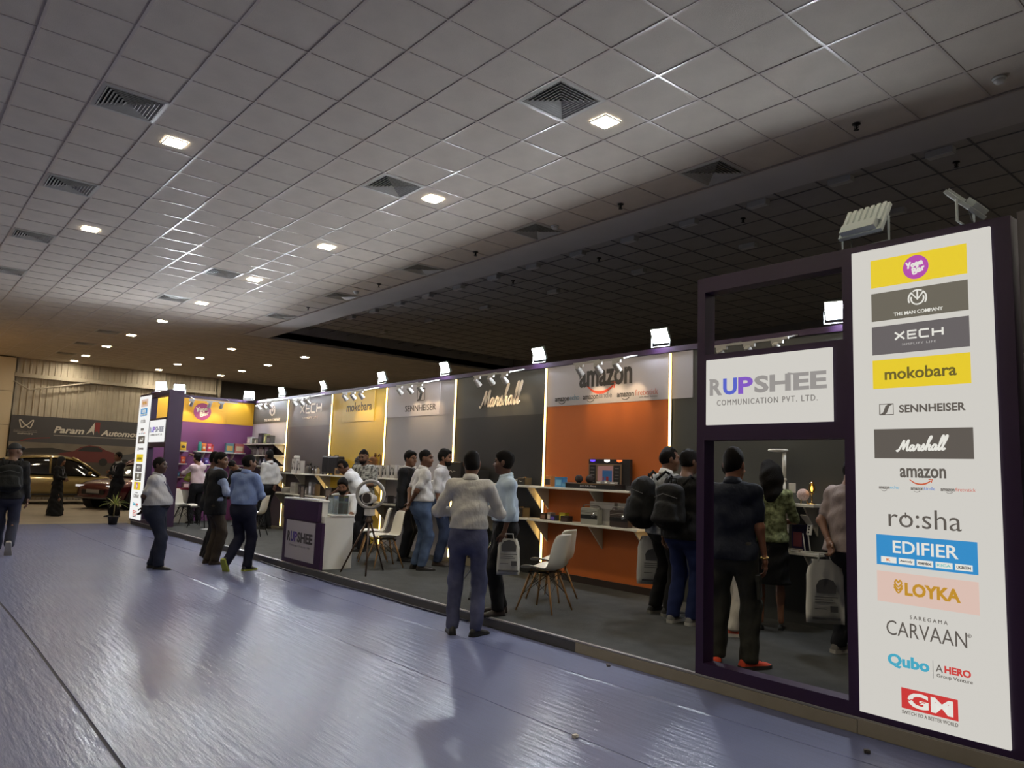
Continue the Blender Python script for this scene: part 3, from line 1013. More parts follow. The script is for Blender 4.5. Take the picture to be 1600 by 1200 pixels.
s = empty('bay_sign', (0, 0, 0), 0, 'large dark lettering with orange smile on the pale header of the orange bay', 'sign', 'header signs of the bays')
text('amazon', -7.03, 2.905, 0.98, 0.235, M_INK, s, PL, bold=0.03)
smile(s, PL, -7.10, 2.755, 0.53, M_RED)
for cx, w, a, b, c, fa in ((-7.76, 0.50, 'amazon', 'echo', (110, 140, 160), 0.58), (-7.165, 0.55, 'amazon', 'kindle', (120, 120, 130), 0.53), (-6.45, 0.70, 'amazon', 'firetvstick', (170, 110, 100), 0.42)):
    text(a, cx - w / 2 + w * fa / 2, 2.645, w * fa, 0.055, M_INK, s, PL, bold=0.01)
    text(b, cx - w / 2 + w * (fa + 1.02) / 2, 2.662, w * (0.96 - fa), 0.078, inks(c), s, PL)
    smile(s, PL, cx - w / 2 + w * fa / 2, 2.592, 0.13, M_INK)
text('with Alexa Remote', -6.27, 2.60, 0.30, 0.02, inks((130, 128, 128)), s, PL)
PLB = FRONT(0, YW - 0.002, 0)
s = empty('bay_sign', (0, 0, 0), 0, 'white slanted script lettering on the header of the black bay', 'sign', 'header signs of the bays')
strokes(MARSH, -9.29, 2.79, 1.07, 0.34, 0.026, M_INKW, s, PLB, thick=0.012, slant=0.28, tilt=0.03)
s = empty('bay_sign', (0, 0, 0), 0, 'pale board with dark capital lettering and square mark on the light grey bay', 'sign', 'header signs of the bays')
flat(-12.76, -10.98, 2.54, 3.13, M_PALE, s, PLB, 'board', 0.008)
T = PLB @ Matrix.Translation((0, 0, 0.008))
text('SENNHEISER', -11.60, 2.685, 1.02, 0.115, M_INK, s, T, bold=0.004)
mb = MB()
ribbon(mb, [(-0.12, -0.1), (-0.12, 0.12), (0.12, 0.12), (0.12, -0.1), (-0.12, -0.1)], 0.014, smooth=False)
mb.prism([(-0.12, -0.1), (-0.03, -0.1), (0.01, -0.06), (0.05, 0.07), (0.12, 0.12), (0.03, 0.12), (-0.02, 0.07), (-0.06, -0.05)], 0, 0.004, 'xy')
mb.build('logo_mark', M_INK, s).matrix_local = T @ Matrix.Translation((-11.59, 2.92, 0))
s = empty('bay_sign', (0, 0, 0), 0, 'yellow board with rounded lowercase lettering on the yellow bay', 'sign', 'header signs of the bays')
flat(-14.60, -13.26, 2.50, 3.13, mat('yellow_sign_board', (214, 182, 70), 0.5), s, PLB, 'board', 0.012)
text('mokobara', -13.89, 2.81, 1.06, 0.19, inks((96, 84, 44)), s, PLB @ Matrix.Translation((0, 0, 0.012)), bold=0.018)
s = empty('bay_sign', (0, 0, 0), 0, 'white techno capital lettering on the dark taupe bay header', 'sign', 'header signs of the bays')
strokes_sharp(XECH, -16.19, 2.87, 1.08, 0.19, 0.042, M_INKW, s, PLB)
text('SIMPLIFY LIFE', -16.2, 2.66, 0.80, 0.05, M_INKW, s, PLB, spacing=1.3)
s = empty('bay_sign', (0, 0, 0), 0, 'white circular emblem with small capitals on the charcoal corner header', 'sign', 'header signs of the bays')
man_logo(s, PL, -18.37, 2.90, 0.17, M_INKW, 0.2)
text('THE MAN COMPANY', -18.35, 2.675, 0.99, 0.065, M_INKW, s, PL, bold=0.01)
s = empty('bay_sign', (0, 0, 0), 0, 'round purple logo disc with white handwriting on the yolk yellow header', 'sign', 'header signs of the bays')
yoga_disc(s, SIDE(-19.592, 0, 0), 6.225, 2.825, 0.215, mat('logo_purple', (150, 50, 110), 0.5), M_INKW)


# ---- track lights: bar, three heads each, warm spots
M_TRACK = mat('white_track_enamel', (160, 158, 154), 0.35)
M_HEADIN = mat('spot_lamp_glow', (255, 214, 150), 0.4, emit=22.0)


def track(p0, p1, aim, label, hx, arm):
    """Bar from p0 to p1, heads at fractions hx, shining along aim."""
    p0, p1 = Vector(p0), Vector(p1)
    t = empty('track_light', p0, 0, label, 'track light', 'track lights over the bays')
    d = p1 - p0
    n = d.normalized()
    MB().tube([(0, 0, 0), tuple(d)], 0.016, 4).build('rail', M_TRACK, t)
    for f in (0.12, 0.88):
        q = d * f
        MB().tube([tuple(q), tuple(q + Vector(arm))], 0.010, 6).build('arm', M_TRACK, t)
    a = Vector(aim).normalized()
    for f in hx:
        q = d * f
        MB().box(q.x - 0.05 * abs(n.x) - 0.016, q.x + 0.05 * abs(n.x) + 0.016, q.y - 0.05 * abs(n.y) - 0.016, q.y + 0.05 * abs(n.y) + 0.016, -0.05, -0.012).build('adapter', M_TRACK, t)
        c = q + Vector((0, 0, -0.105))
        h = MB().cyl(c - a * 0.065, c + a * 0.065, 0.036, 0.046, 16).cyl(tuple(q + Vector((0, 0, -0.04))), tuple(c), 0.010, n=8).build('head', M_TRACK, t)
        smooth_by_angle(h)
        MB().cyl(c + a * 0.0655, c + a * 0.067, 0.034, n=16).build('lens', M_HEADIN, h)
        ld = bpy.data.lights.new('spot', 'SPOT')
        ld.energy = SPOT
        ld.color = (1.0, 0.74, 0.42)
        ld.spot_size = math.radians(58)
        ld.spot_blend = 0.45
        ld.shadow_soft_size = 0.03
        lo = bpy.data.objects.new('spot', ld)
        COL.objects.link(lo)
        lo.parent = t
        lo.location = c + a * 0.08
        lo.rotation_euler = a.to_track_quat('-Z', 'Y').to_euler()


AIM = (0.0, 0.62, -0.60)
for xa, nm in ((-7.24, 'orange bay'), (-9.50, 'black bay'), (-11.81, 'light grey bay'), (-13.90, 'yellow bay'), (-16.30, 'dark taupe bay'), (-18.40, 'charcoal corner bay')):
    track((xa, 7.15, 3.06), (xa + 0.9, 7.15, 3.06), AIM, 'white three-head track light over the ' + nm, (0.12, 0.5, 0.86), (0, 0.40, 0.10))
track((-5.0, 7.15, 3.06), (-4.08, 7.15, 3.06), AIM, 'white track light seen through the window of the near portal', (0.12, 0.5, 0.86), (0, 0.40, 0.10))
track((-19.18, 5.75, 3.08), (-19.18, 6.95, 3.08), (-0.62, 0, -0.60), 'white track light over the round purple logo', (0.06, 0.42, 0.66), (-0.42, 0, 0.10))

# ---- floodlights
M_FLOOD = mat('floodlight_lens_glow', (238, 245, 255), 0.4, emit=FLOOD)
M_FLOODOFF = mat('floodlight_glass', (190, 196, 200), 0.15)
M_FHOUS = mat('grey_cast_housing', (186, 196, 196), 0.4)


def floodlight(loc, rz, tilt, lit_, label, s=1.0):
    """Lens faces local -Y tilted down by tilt; finned back, driver box and stirrup."""
    f = empty('floodlight', loc, rz, label, 'floodlight', 'floodlights on the booth')
    R = Matrix.Translation((0, 0, 0.15 * s)) @ Matrix.Rotation(tilt, 4, 'X') @ Matrix.Scale(s, 4)
    h = MB().box(-0.13, 0.13, -0.014, 0.012, -0.10, 0.10, M=R).build('housing', M_FHOUS, f, bevel=0.004)
    MB().box(-0.116, 0.116, -0.0165, -0.0142, -0.086, 0.086, M=R).build('lens', M_FLOOD if lit_ else M_FLOODOFF, f)
    for k in range(7):
        x = -0.108 + 0.036 * k
        MB().box(x - 0.010, x + 0.010, 0.012, 0.026, -0.04, 0.094, M=R).build('fin', M_FHOUS, h)
    MB().box(-0.105, 0.105, 0.012, 0.048, -0.094, -0.036, M=R).build('driver_box', M_FHOUS, f, bevel=0.003)
    z = 0.15 * s
    MB().tube([(-0.14 * s, 0, z), (-0.14 * s, 0.0, 0.012), (0.14 * s, 0.0, 0.012), (0.14 * s, 0, z)], 0.008 * s, 4).build('stirrup', M_FHOUS, f)
    MB().tube([(0.05 * s, 0.03, z * 0.8), (0.07, 0.05, 0.06), (0.06, 0.06, 0.0)], 0.004, 6).build('cable', M_BLACK, f)
    return f


for x, nm, r in ((-3.72, 'slate wall behind the near portal', 0.25), (-6.04, 'orange bay', 0.05), (-8.34, 'strip beside the black bay', 0.0), (-10.80, 'strip beside the light grey bay', -0.05), (-12.95, 'yellow bay edge', 0.0), (-15.50, 'dark taupe bay edge', -0.1), (-17.75, 'corner shelving bay', 0.1)):
    floodlight((x, 7.50, 3.21), r, math.radians(23), True, 'lit white floodlight on the wall top above the ' + nm)
floodlight((-19.50, 7.35, 3.21), math.radians(58), math.radians(22), True, 'lit floodlight at the inner corner of the booth walls')
floodlight((-19.50, 5.60, 3.21), math.radians(68), math.radians(24), True, 'lit floodlight on the end wall above the yellow header')
floodlight((-18.75, 4.98, 3.15), math.radians(45), math.radians(16), True, 'lit floodlight on top of the far portal')
floodlight((-2.27, 4.97, 3.15), math.radians(172), math.radians(30), False, 'unlit floodlight seen from its finned back on the near portal', 1.2)
floodlight((-1.66, 4.99, 3.15), math.radians(-89.8), math.radians(43.5), False, 'unlit floodlight seen edge-on behind the tall brand list')


# ---- shelves with triangular brackets
M_SHELF = mat('white_shelf', (220, 218, 210), 0.35)
M_BRKT = mat('shelf_bracket_white', (196, 190, 176), 0.45)


def shelf(x0, x1, z, label, brk, yw=YW, d=0.30, cat='shelf', drop=0.30):
    s = empty('wall_shelf', ((x0 + x1) / 2, yw - 0.002, z), 0, label, 'shelf', 'white wall shelves')
    w = (x1 - x0) / 2
    MB().box(-w, w, -d, 0, -0.028, 0).build('board', M_SHELF, s, bevel=0.003)
    for bx in brk:
        MB().prism([(-0.001, -0.029), (-d + 0.03, -0.029), (-0.001, -0.029 - drop)], bx - (x0 + x1) / 2 - 0.009, bx - (x0 + x1) / 2 + 0.009, 'yz').build('bracket', M_BRKT, s)
    return s


ZU, ZL = 1.385, 0.92
for (a, b), nm in (((-8.17, -6.17), 'orange bay'), ((-10.46, -8.20), 'black bay'), ((-12.76, -10.53), 'light grey bay'), ((-15.06, -12.83), 'yellow bay'), ((-17.36, -15.13), 'dark taupe bay')):
    m = (a + b) / 2 if nm != 'orange bay' else -7.02
    shelf(a, b, ZU, 'upper white shelf of the ' + nm, (a + 0.07, m, b - 0.07))
    shelf(a, b, ZL, 'lower white shelf of the ' + nm, (a + 0.07, m, b - 0.07))
shelf(-5.15, -3.88, 1.345, 'upper white shelf on the slate wall inside the near doorway', (-4.95, -4.0))
shelf(-5.20, -3.84, 0.86, 'lower white shelf on the slate wall inside the near doorway', (-4.95, -4.0))
for z, a, nm in ((2.065, -19.40, 'topmost'), (1.785, -19.10, 'second'), (1.525, -18.6, 'third'), (1.24, -18.4, 'lowest')):
    shelf(a, -17.44, z, '%s shelf of the charcoal corner bay' % nm, (a + 0.1, -17.52), drop=0.2)


def eshelf(y0, y1, z, label):
    """Shelf on the plum end wall (faces +X)."""
    s = empty('wall_shelf', (-19.598, (y0 + y1) / 2, z), 0, label, 'shelf', 'white wall shelves')
    w = (y1 - y0) / 2
    MB().box(0, 0.28, -w, w, -0.025, 0).build('board', M_SHELF, s, bevel=0.003)
    MB().prism([(0.001, -0.026), (0.25, -0.026), (0.001, -0.26)], -0.009, 0.009, 'xz').build('bracket', M_BRKT, s)


for z, nm in ((1.825, 'top row'), (1.51, 'middle row'), (1.185, 'bottom row')):
    for (a, b), wh in (((5.50, 5.88), 'beside the far portal'), ((6.08, 6.50), 'in the middle'), ((6.76, 7.3), 'beside the corner')):
        eshelf(a, b, z, 'short white shelf on plum wall, %s %s' % (nm, wh))


# ================================================================== PEOPLE
def V(*a):
    return np.array(a, float)


def nrm(v):
    return v / (np.linalg.norm(v) + 1e-12)


class Field:
    """Signed distance grid; smooth unions of tapered limbs give one continuous skin."""

    def __init__(self, lo, hi, vox):
        self.lo, self.v = np.array(lo, float), vox
        n = np.ceil((np.array(hi) - self.lo) / vox).astype(int) + 1
        self.ax = [self.lo[i] + vox * np.arange(n[i]) for i in range(3)]
        self.D = np.full(n, 0.25, np.float32)

    def _win(self, lo, hi):
        sl = []
        for i in range(3):
            a = max(int((lo[i] - self.lo[i]) / self.v), 0)
            b = min(int((hi[i] - self.lo[i]) / self.v) + 2, self.D.shape[i])
            if b <= a:
                return None
            sl.append(slice(a, b))
        X = self.ax[0][sl[0]][:, None, None]
        Y = self.ax[1][sl[1]][None, :, None]
        Z = self.ax[2][sl[2]][None, None, :]
        return tuple(sl), X, Y, Z

    def _merge(self, sl, d, k, sub):
        A = self.D[sl]
        if sub:
            self.D[sl] = np.maximum(A, -d)
        else:
            h = np.maximum(k - np.abs(A - d), 0) / k
            self.D[sl] = np.minimum(A, d) - h * h * k * 0.25

    def limb(self, a, b, wa, wb, side=None, da=None, db=None, k=0.03, sub=False, grow=0.0):
        """Round cone a->b; with side: width wa/wb along side and depth da/db across it."""
        a, b = np.asarray(a, float), np.asarray(b, float)
        wa, wb = wa + grow, wb + grow
        R = max(wa, wb) + k + 3 * self.v
        if da is not None:
            da, db = da + grow, db + grow
            R = max(R, max(da, db) + k + 3 * self.v)
        w = self._win(np.minimum(a, b) - R, np.maximum(a, b) + R)
        if w is None:
            return
        sl, X, Y, Z = w
        ab = b - a
        L2 = max(ab @ ab, 1e-9)
        qx, qy, qz = X - a[0], Y - a[1], Z - a[2]
        t = np.clip((qx * ab[0] + qy * ab[1] + qz * ab[2]) / L2, 0, 1)
        qx, qy, qz = qx - t * ab[0], qy - t * ab[1], qz - t * ab[2]
        q2 = qx * qx + qy * qy + qz * qz
        if side is None:
            d = np.sqrt(q2) - (wa + (wb - wa) * t)
        else:
            sx = qx * side[0] + qy * side[1] + qz * side[2]
            W, Dp = wa + (wb - wa) * t, da + (db - da) * t
            d = (np.sqrt((sx / W) ** 2 + np.maximum(q2 - sx * sx, 0) / Dp ** 2) - 1) * np.minimum(W, Dp)
        self._merge(sl, d.astype(np.float32), k, sub)

    def ell(self, c, s, f, u, r, k=0.02, sub=False, grow=0.0):
        """Ellipsoid with axes s, f, u and radii r."""
        c = np.asarray(c, float)
        r = [x + grow for x in r]
        R = max(r) + k + 3 * self.v
        w = self._win(c - R, c + R)
        if w is None:
            return
        sl, X, Y, Z = w
        q = (X - c[0], Y - c[1], Z - c[2])
        acc = 0
        for ax, rr in zip((s, f, u), r):
            acc = acc + ((q[0] * ax[0] + q[1] * ax[1] + q[2] * ax[2]) / rr) ** 2
        self._merge(sl, ((np.sqrt(acc) - 1) * min(r)).astype(np.float32), k, sub)

    def keep(self, n, p):
        """Cut away everything on the side n points to."""
        X, Y, Z = self.ax[0][:, None, None], self.ax[1][None, :, None], self.ax[2][None, None, :]
        d = (X - p[0]) * n[0] + (Y - p[1]) * n[1] + (Z - p[2]) * n[2]
        self.D = np.maximum(self.D, d.astype(np.float32))

    def folds(self, amp, seed):
        X, Y, Z = self.ax[0][:, None, None], self.ax[1][None, :, None], self.ax[2][None, None, :]
        r = np.random.RandomState(seed)
        p = r.rand(6) * 6
        w = np.sin(23 * Z + 9 * X + 2.2 * np.sin(11 * X + p[0]) + 2 * np.sin(9 * Y + p[1]) + p[2])
        w = w + 0.7 * np.sin(41 * Z - 21 * X + 2.5 * np.sin(13 * Y + p[3]) + p[4]) + 0.5 * np.sin(17 * Z - 25 * Y + p[5])
        self.D = self.D - (amp * w).astype(np.float32)

    def mesh(self):
        g = openvdb.FloatGrid()
        g.background = 0.25
        g.copyFromArray(np.ascontiguousarray(self.D))
        p, q = g.convertToQuads(0.0)
        return p * self.v + self.lo, q


def join_np(parts):
    ps, qs, n = [], [], 0
    for p, q in parts:
        ps.append(p)
        qs.append(q.astype(np.int64) + n)
        n += len(p)
    return np.concatenate(ps), np.concatenate(qs)


def np_mesh(name, p, q, m, scale=1.0):
    me = bpy.data.meshes.new(name)
    p = np.asarray(p, np.float32) * scale
    n = len(q)
    me.vertices.add(len(p))
    me.vertices.foreach_set('co', p.ravel())
    me.loops.add(4 * n)
    me.loops.foreach_set('vertex_index', np.asarray(q[:, ::-1], np.int32).ravel())
    me.polygons.add(n)
    me.polygons.foreach_set('loop_start', np.arange(0, 4 * n, 4, dtype=np.int32))
    me.polygons.foreach_set('use_smooth', np.ones(n, bool))
    me.materials.append(m)
    me.update(calc_edges=True)
    me.validate()
    return me


def skin(tone):
    return mat('skin_%d_%d_%d' % tuple(tone), tone, 0.5, var=0.12, vscale=14, spec=0.4)


def cloth(rgb, kind='cotton', rgb2=None):
    nm = 'cloth_%s_%d_%d_%d' % ((kind,) + tuple(rgb))
    if kind == 'denim':
        return mat(nm, rgb, 0.85, var=0.25, vscale=5, rgb2=rgb2, bump=0.3, bscale=14, spec=0.2)
    if kind == 'print':
        return mat(nm, rgb, 0.8, var=0.9, vscale=26, rgb2=rgb2, bump=0.2, bscale=60, spec=0.2)
    if kind == 'camo':
        return mat(nm, rgb, 0.8, var=0.9, vscale=11, rgb2=rgb2, bump=0.2, bscale=60, spec=0.2)
    return mat(nm, rgb, 0.8, var=0.05, vscale=6, bump=1.0, bscale=11, spec=0.25, stretch=(1, 1, 0.55))


M_HAIR = mat('black_hair', (17, 14, 13), 0.75, bump=0.5, bscale=120, stretch=(1, 1, 3), spec=0.12)
M_EYE = mat('dark_eye', (18, 14, 12), 0.15)
M_LIP = mat('lip', (96, 52, 46), 0.5)
M_BELT = mat('black_leather', (18, 17, 16), 0.35)


def ik(a, t, l1, l2, pole):
    """Middle joint of a two-bone limb from a towards t, bending towards pole."""
    d = t - a
    L = np.linalg.norm(d)
    mx = (l1 + l2) * 0.998
    if L > mx:
        t = a + d / L * mx
        d = t - a
        L = mx
    u = d / L
    x = (l1 * l1 - l2 * l2 + L * L) / (2 * L)
    h = math.sqrt(max(l1 * l1 - x * x, 0))
    p = pole - u * (pole @ u)
    return a + u * x + nrm(p) * h, t


def hand_mesh(w, d, n, s, curl=0.6, vox=0.0065):
    """Palm, four fingers of different lengths with knuckles, thumb; d along the hand, n palm normal, s thumb side."""
    d = nrm(d)
    n = nrm(n - d * (n @ d))
    s = nrm(s - d * (s @ d) - n * (s @ n))
    F = Field(w - 0.235, w + 0.235, vox)
    F.limb(w - d * 0.03, w + d * 0.02, 0.027, 0.032, s, 0.022, 0.019, k=0.02)
    F.limb(w + d * 0.02, w + d * 0.078, 0.034, 0.040, s, 0.016, 0.013, k=0.02)
    for i, (o, L) in enumerate(((0.030, 0.072), (0.010, 0.082), (-0.010, 0.076), (-0.029, 0.060))):
        a = w + d * (0.082 - 0.006 * abs(i - 1.2)) + s * o
        c = curl * (0.8 + 0.12 * i)
        d1 = nrm(d * math.cos(c * 0.7) + n * math.sin(c * 0.7) + s * o * 1.2)
        b = a + d1 * L * 0.5
        d2 = nrm(d * math.cos(c * 1.7) + n * math.sin(c * 1.7))
        e = b + d2 * L * 0.32
        d3 = nrm(d * math.cos(c * 2.3) + n * math.sin(c * 2.3))
        F.limb(a, b, 0.0100, 0.0088, k=0.008)
        F.limb(b, e, 0.0088, 0.0080, k=0.004)
        F.limb(e, e + d3 * L * 0.22, 0.0080, 0.0068, k=0.004)
    a = w + d * 0.022 + s * 0.030 + n * 0.004
    b = a + nrm(d * 0.75 + s * 0.55 + n * 0.45) * 0.042
    F.limb(w + d * 0.02 + s * 0.012, a, 0.016, 0.014, k=0.014)
    F.limb(a, b, 0.0135, 0.0108, k=0.010)
    F.limb(b, b + nrm(d * 0.95 + s * 0.1 + n * 0.4) * 0.032, 0.0105, 0.0085, k=0.004)
    return F.mesh()


def shoe(parent, ank, yaw, pitch, kind, mu, ms, sc):
    """Shoe upper lofted over a sole; ank is the ankle point, yaw the toe direction, pitch raises the heel."""
    a0 = {'sneaker': 1.08, 'leather': 1.0, 'flat': 0.86}[kind]
    secs = [(-0.075, 0.026, 0.055), (-0.055, 0.034, 0.085), (-0.02, 0.036, 0.095), (0.03, 0.038, 0.080), (0.08, 0.043, 0.060), (0.13, 0.046, 0.048), (0.165, 0.040, 0.040), (0.190, 0.024, 0.030), (0.198, 0.008, 0.022)]
    if kind == 'flat':
        secs = [(y, w * 0.9, h * 0.62) for y, w, h in secs]
    R = Matrix.Translation(Vector(ank) * sc) @ Matrix.Rotation(-yaw, 4, 'Z') @ Matrix.Rotation(-pitch, 4, 'X') @ Matrix.Translation((0, 0, -0.085 * sc)) @ Matrix.Scale(sc * a0, 4)
    zs = 0.026 if kind == 'sneaker' else 0.014
    rows = []
    for y, w, h in secs:
        rows.append([(w * math.cos(t), y, zs + (h - zs) * (math.sin(t) ** 0.8 if math.sin(t) > 0 else 0)) for t in [math.pi * i / 8 for i in range(9)]])
    mb = MB().sheet(rows, M=R)
    b = len(mb.v)
    mb.f += [tuple(range(b - 9, b)), tuple(range(8, -1, -1))]
    mb.m += [0, 0]
    up_ = mb.build('shoe', mu, parent, smooth=True)
    sole = MB().prism([(w * 1.07, y * 1.03) for y, w, h in secs] + [(-w * 1.07, y * 1.03) for y, w, h in reversed(secs)], 0.0, zs + 0.002, 'xy', M=R).build('sole', ms, up_)
    if kind == 'sneaker':
        mb = MB()
        for y in (0.045, 0.065, 0.085, 0.105):
            mb.tube([(-0.022, y, 0.078 - (y - 0.045) * 0.38), (0, y + 0.006, 0.086 - (y - 0.045) * 0.42), (0.022, y, 0.078 - (y - 0.045) * 0.38)], 0.0035, 4, M=R)
        mb.build('lace', ms, up_)
    return up_


def arm_preset(kind, side):
    """Wrist in the torso frame (out, forward, up from the pelvis), elbow pole, palm normal, thumb side, curl."""
    return {
        'hang': ((0.245, 0.03, -0.07), (0.15, -1, 0), (-1, 0, 0), (0, 1, 0), 0.5),
        'fist': ((0.235, 0.05, -0.06), (0.15, -1, 0), (-1, 0, 0), (0, 1, 0), 1.15),
        'back': ((0.02, -0.185, 0.03), (1, -0.35, -0.2), (0, -1, 0), (0.2, 0, 1), 0.6),
        'front': ((0.07, 0.30, 0.22), (1, -0.5, -0.6), (-0.3, -0.2, 1), (0.3, 0.5, 0.6), 0.7),
        'belly': ((0.03, 0.20, 0.16), (1, -0.3, -0.4), (-0.2, -1, 0.2), (0, 0.2, 1), 0.7),
        'fold': ((-0.10, 0.17, 0.27), (1, -0.2, -0.7), (-0.2, -1, 0), (0, 0, 1), 0.5),
        'desk': ((0.16, 0.42, 0.18), (0.8, -0.4, -0.8), (0, 0, -1), (-1, 0, 0), 0.6),
        'point': ((0.12, 0.48, 0.34), (0.9, -0.3, -0.7), (-0.2, 0, -1), (-1, 0.2, 0), 0.7),
        'reach': ((0.15, 0.46, 0.82), (0.6, 0.2, -1), (-0.5, 0.6, -0.4), (0, 0.4, 1), 0.8),
    }[kind]


def person(label, loc, face, h=1.72, girth=1.0, belly=0.0, lean=0.0, twist=0.0, head=(0, 0), arms=('hang', 'hang'), feet=None, pelvis=0.92,
           top=None, sleeve='long', hem=0.02, bottom=None, shoes=('leather', (20, 20, 20), (12, 12, 12)), tone=(112, 78, 58), hair='short', beard=None,
           vest=None, skirt=None, collar=None, belt=True, vox=0.012, seed=1, lanyard=None, glasses=False, watch=None, tuck=True, z=0.0, cuff=0.0, pants_w=1.0):
    """One standing, walking, bending or sitting figure. face = world direction it faces (x, y); local +Y is forward, +X its right."""
    sc = h / 1.735
    rz = math.atan2(-face[0], face[1])
    P0 = empty('person', (loc[0], loc[1], z), rz, label, 'person', 'people at the fair')
    g = girth
    P = V(0, 0, pelvis)
    feet = feet or (((-0.10, -0.02, 0, 0.12, 0)), ((0.10, 0.02, 0, 0.12, 0)))
    S0 = V(math.cos(twist), -math.sin(twist), 0)
    F0 = V(math.sin(twist), math.cos(twist), 0)
    T = nrm(V(0, 0, 1) * math.cos(lean) + F0 * math.sin(lean))
    Fd = np.cross(T, S0)
    S = S0
    hy, hp = head
    hs = nrm(S * math.cos(hy) - Fd * math.sin(hy))
    hf0 = nrm(S * math.sin(hy) + Fd * math.cos(hy))
    up0 = nrm(T * 0.65 + V(0, 0, 0.35))
    hf = nrm(hf0 * math.cos(hp) - up0 * math.sin(hp))
    hf = nrm(hf - hs * (hf @ hs))
    hu = np.cross(hs, hf)
    neck = P + T * 0.525
    ntop = neck + T * 0.065 + Fd * 0.02
    Hc = ntop + hu * 0.10 + hf * 0.018
    sh = [P + T * 0.468 - S * 0.168 * (0.6 + 0.4 * g), P + T * 0.468 + S * 0.168 * (0.6 + 0.4 * g)]
    hips = [P - V(0, 0, 0.02) - S0 * 0.088, P - V(0, 0, 0.02) + S0 * 0.088]
    arms_j, hands = [], []
    for i, sgn in ((0, -1), (1, 1)):
        spec = arms[i]
        w, pole, pn, th, cu = arm_preset(spec, sgn) if isinstance(spec, str) else spec
        wr = P + S * (w[0] * sgn * (0.75 + 0.25 * g)) + Fd * w[1] + T * w[2]
        pv = S * (pole[0] * sgn) + Fd * pole[1] + T * pole[2]
        el, wr = ik(sh[i], wr, 0.285, 0.255, pv)
        arms_j.append((sh[i], el, wr))
        hd = nrm(nrm(wr - el) * 0.8 + V(0, 0, -0.25))
        hands.append((wr, hd, S * (pn[0] * sgn) + Fd * pn[1] + T * pn[2], S * (th[0] * sgn) + Fd * th[1] + T * th[2], cu))
    legs_j = []
    for i, sgn in ((0, -1), (1, 1)):
        fx, fy, fz, fyaw, fp = feet[i]
        ank = V(fx, fy, 0.085 + fz)
        yaw = fyaw * sgn
        kn, ank = ik(hips[i], ank, 0.425, 0.415, V(math.sin(yaw) * 0.4, 1, 0.1))
        legs_j.append((hips[i], kn, ank, yaw, fp))
    lo = np.array([min(p[i] for a in arms_j + [l[:3] for l in legs_j] for p in a) for i in range(3)])
    hi = np.array([max(p[i] for a in arms_j + [l[:3] for l in legs_j] for p in a) for i in range(3)])
    lo = np.minimum(np.minimum(lo, Hc - 0.2), P - 0.26) - 0.14
    hi = np.maximum(np.maximum(hi, Hc + 0.2), P + 0.26) + 0.14

    def torso(F, grow, k=0.05):
        F.limb(P - T * 0.03, P + T * 0.10, 0.158 * g, 0.148 * g, S, 0.112 * g, 0.102 * g, k=k, grow=grow)
        F.limb(P + T * 0.10, P + T * 0.24, 0.145 * g, 0.152 * g, S, 0.100 * g, 0.104 * g, k=k, grow=grow)
        if belly:
            F.ell(P + T * 0.13 + Fd * 0.06 * belly, S, Fd, T, (0.14 * g, 0.10 * g + 0.03 * belly, 0.15), k=0.08, grow=grow)
        F.limb(P + T * 0.24, P + T * 0.41, 0.156 * g, 0.160 * g, S, 0.108 * g, 0.092 * g, k=k, grow=grow)
        F.limb(sh[0], sh[1], 0.058, 0.058, k=0.06, grow=grow)
        F.limb(P + T * 0.44 - S * 0.07, P + T * 0.44 + S * 0.07, 0.07, 0.07, k=0.06, grow=grow)
        F.limb(P + T * 0.45, neck - T * (0.0 if grow < 0 else 0.055), 0.078, 0.058, k=0.05, grow=grow)

    def armsf(F, grow, upto, taper=0.0, k=0.035):
        for a, e, w in arms_j:
            q = 0.9 + 0.1 * g
            if upto <= 0.5:
                F.limb(a, a + (e - a) * (upto * 2), 0.053 * q, (0.053 - 0.012 * upto * 2) * q, k=k, grow=grow + taper * 0.5)
            else:
                F.limb(a, e, 0.053 * q, 0.042 * q, k=k, grow=grow)
                f = min((upto - 0.5) * 2, 1.0)
                F.limb(e, e + (w - e) * f, 0.043 * q, (0.043 - 0.014 * f) * q, k=k, grow=grow + taper)

    def legsf(F, grow, k=0.04, flare=0.0):
        for i, (a, kn, an, yw, fp) in enumerate(legs_j):
            sg = -1 if i == 0 else 1
            F.limb(a, kn, 0.088 * g, 0.058, k=k, grow=grow)
            F.limb(kn, an, 0.056, 0.042, k=k, grow=grow + flare)
            if flare == 0.0:
                back = np.cross(nrm(kn - an), V(1, 0, 0))
                F.ell(kn * 0.68 + an * 0.32 - V(0, 0.018, 0), V(1, 0, 0), V(0, 1, 0), V(0, 0, 1), (0.05, 0.052, 0.10), k=0.04, grow=grow)
            F.ell(P - V(0, 0, 0.035) + S0 * 0.070 * sg - F0 * 0.036, S0, F0, V(0, 0, 1), (0.080 * g, 0.076 * g, 0.095), k=0.06, grow=grow)

    # --- body: one continuous surface
    B = Field(lo, hi, vox)
    torso(B, -0.006)
    armsf(B, -0.008, 1.0)
    legsf(B, -0.012)
    B.limb(neck - T * 0.03, ntop + hu * 0.02, 0.062, 0.055, k=0.03)
    hv = min(vox, 0.009)
    Hd = Field(Hc - 0.22, Hc + 0.22, hv)
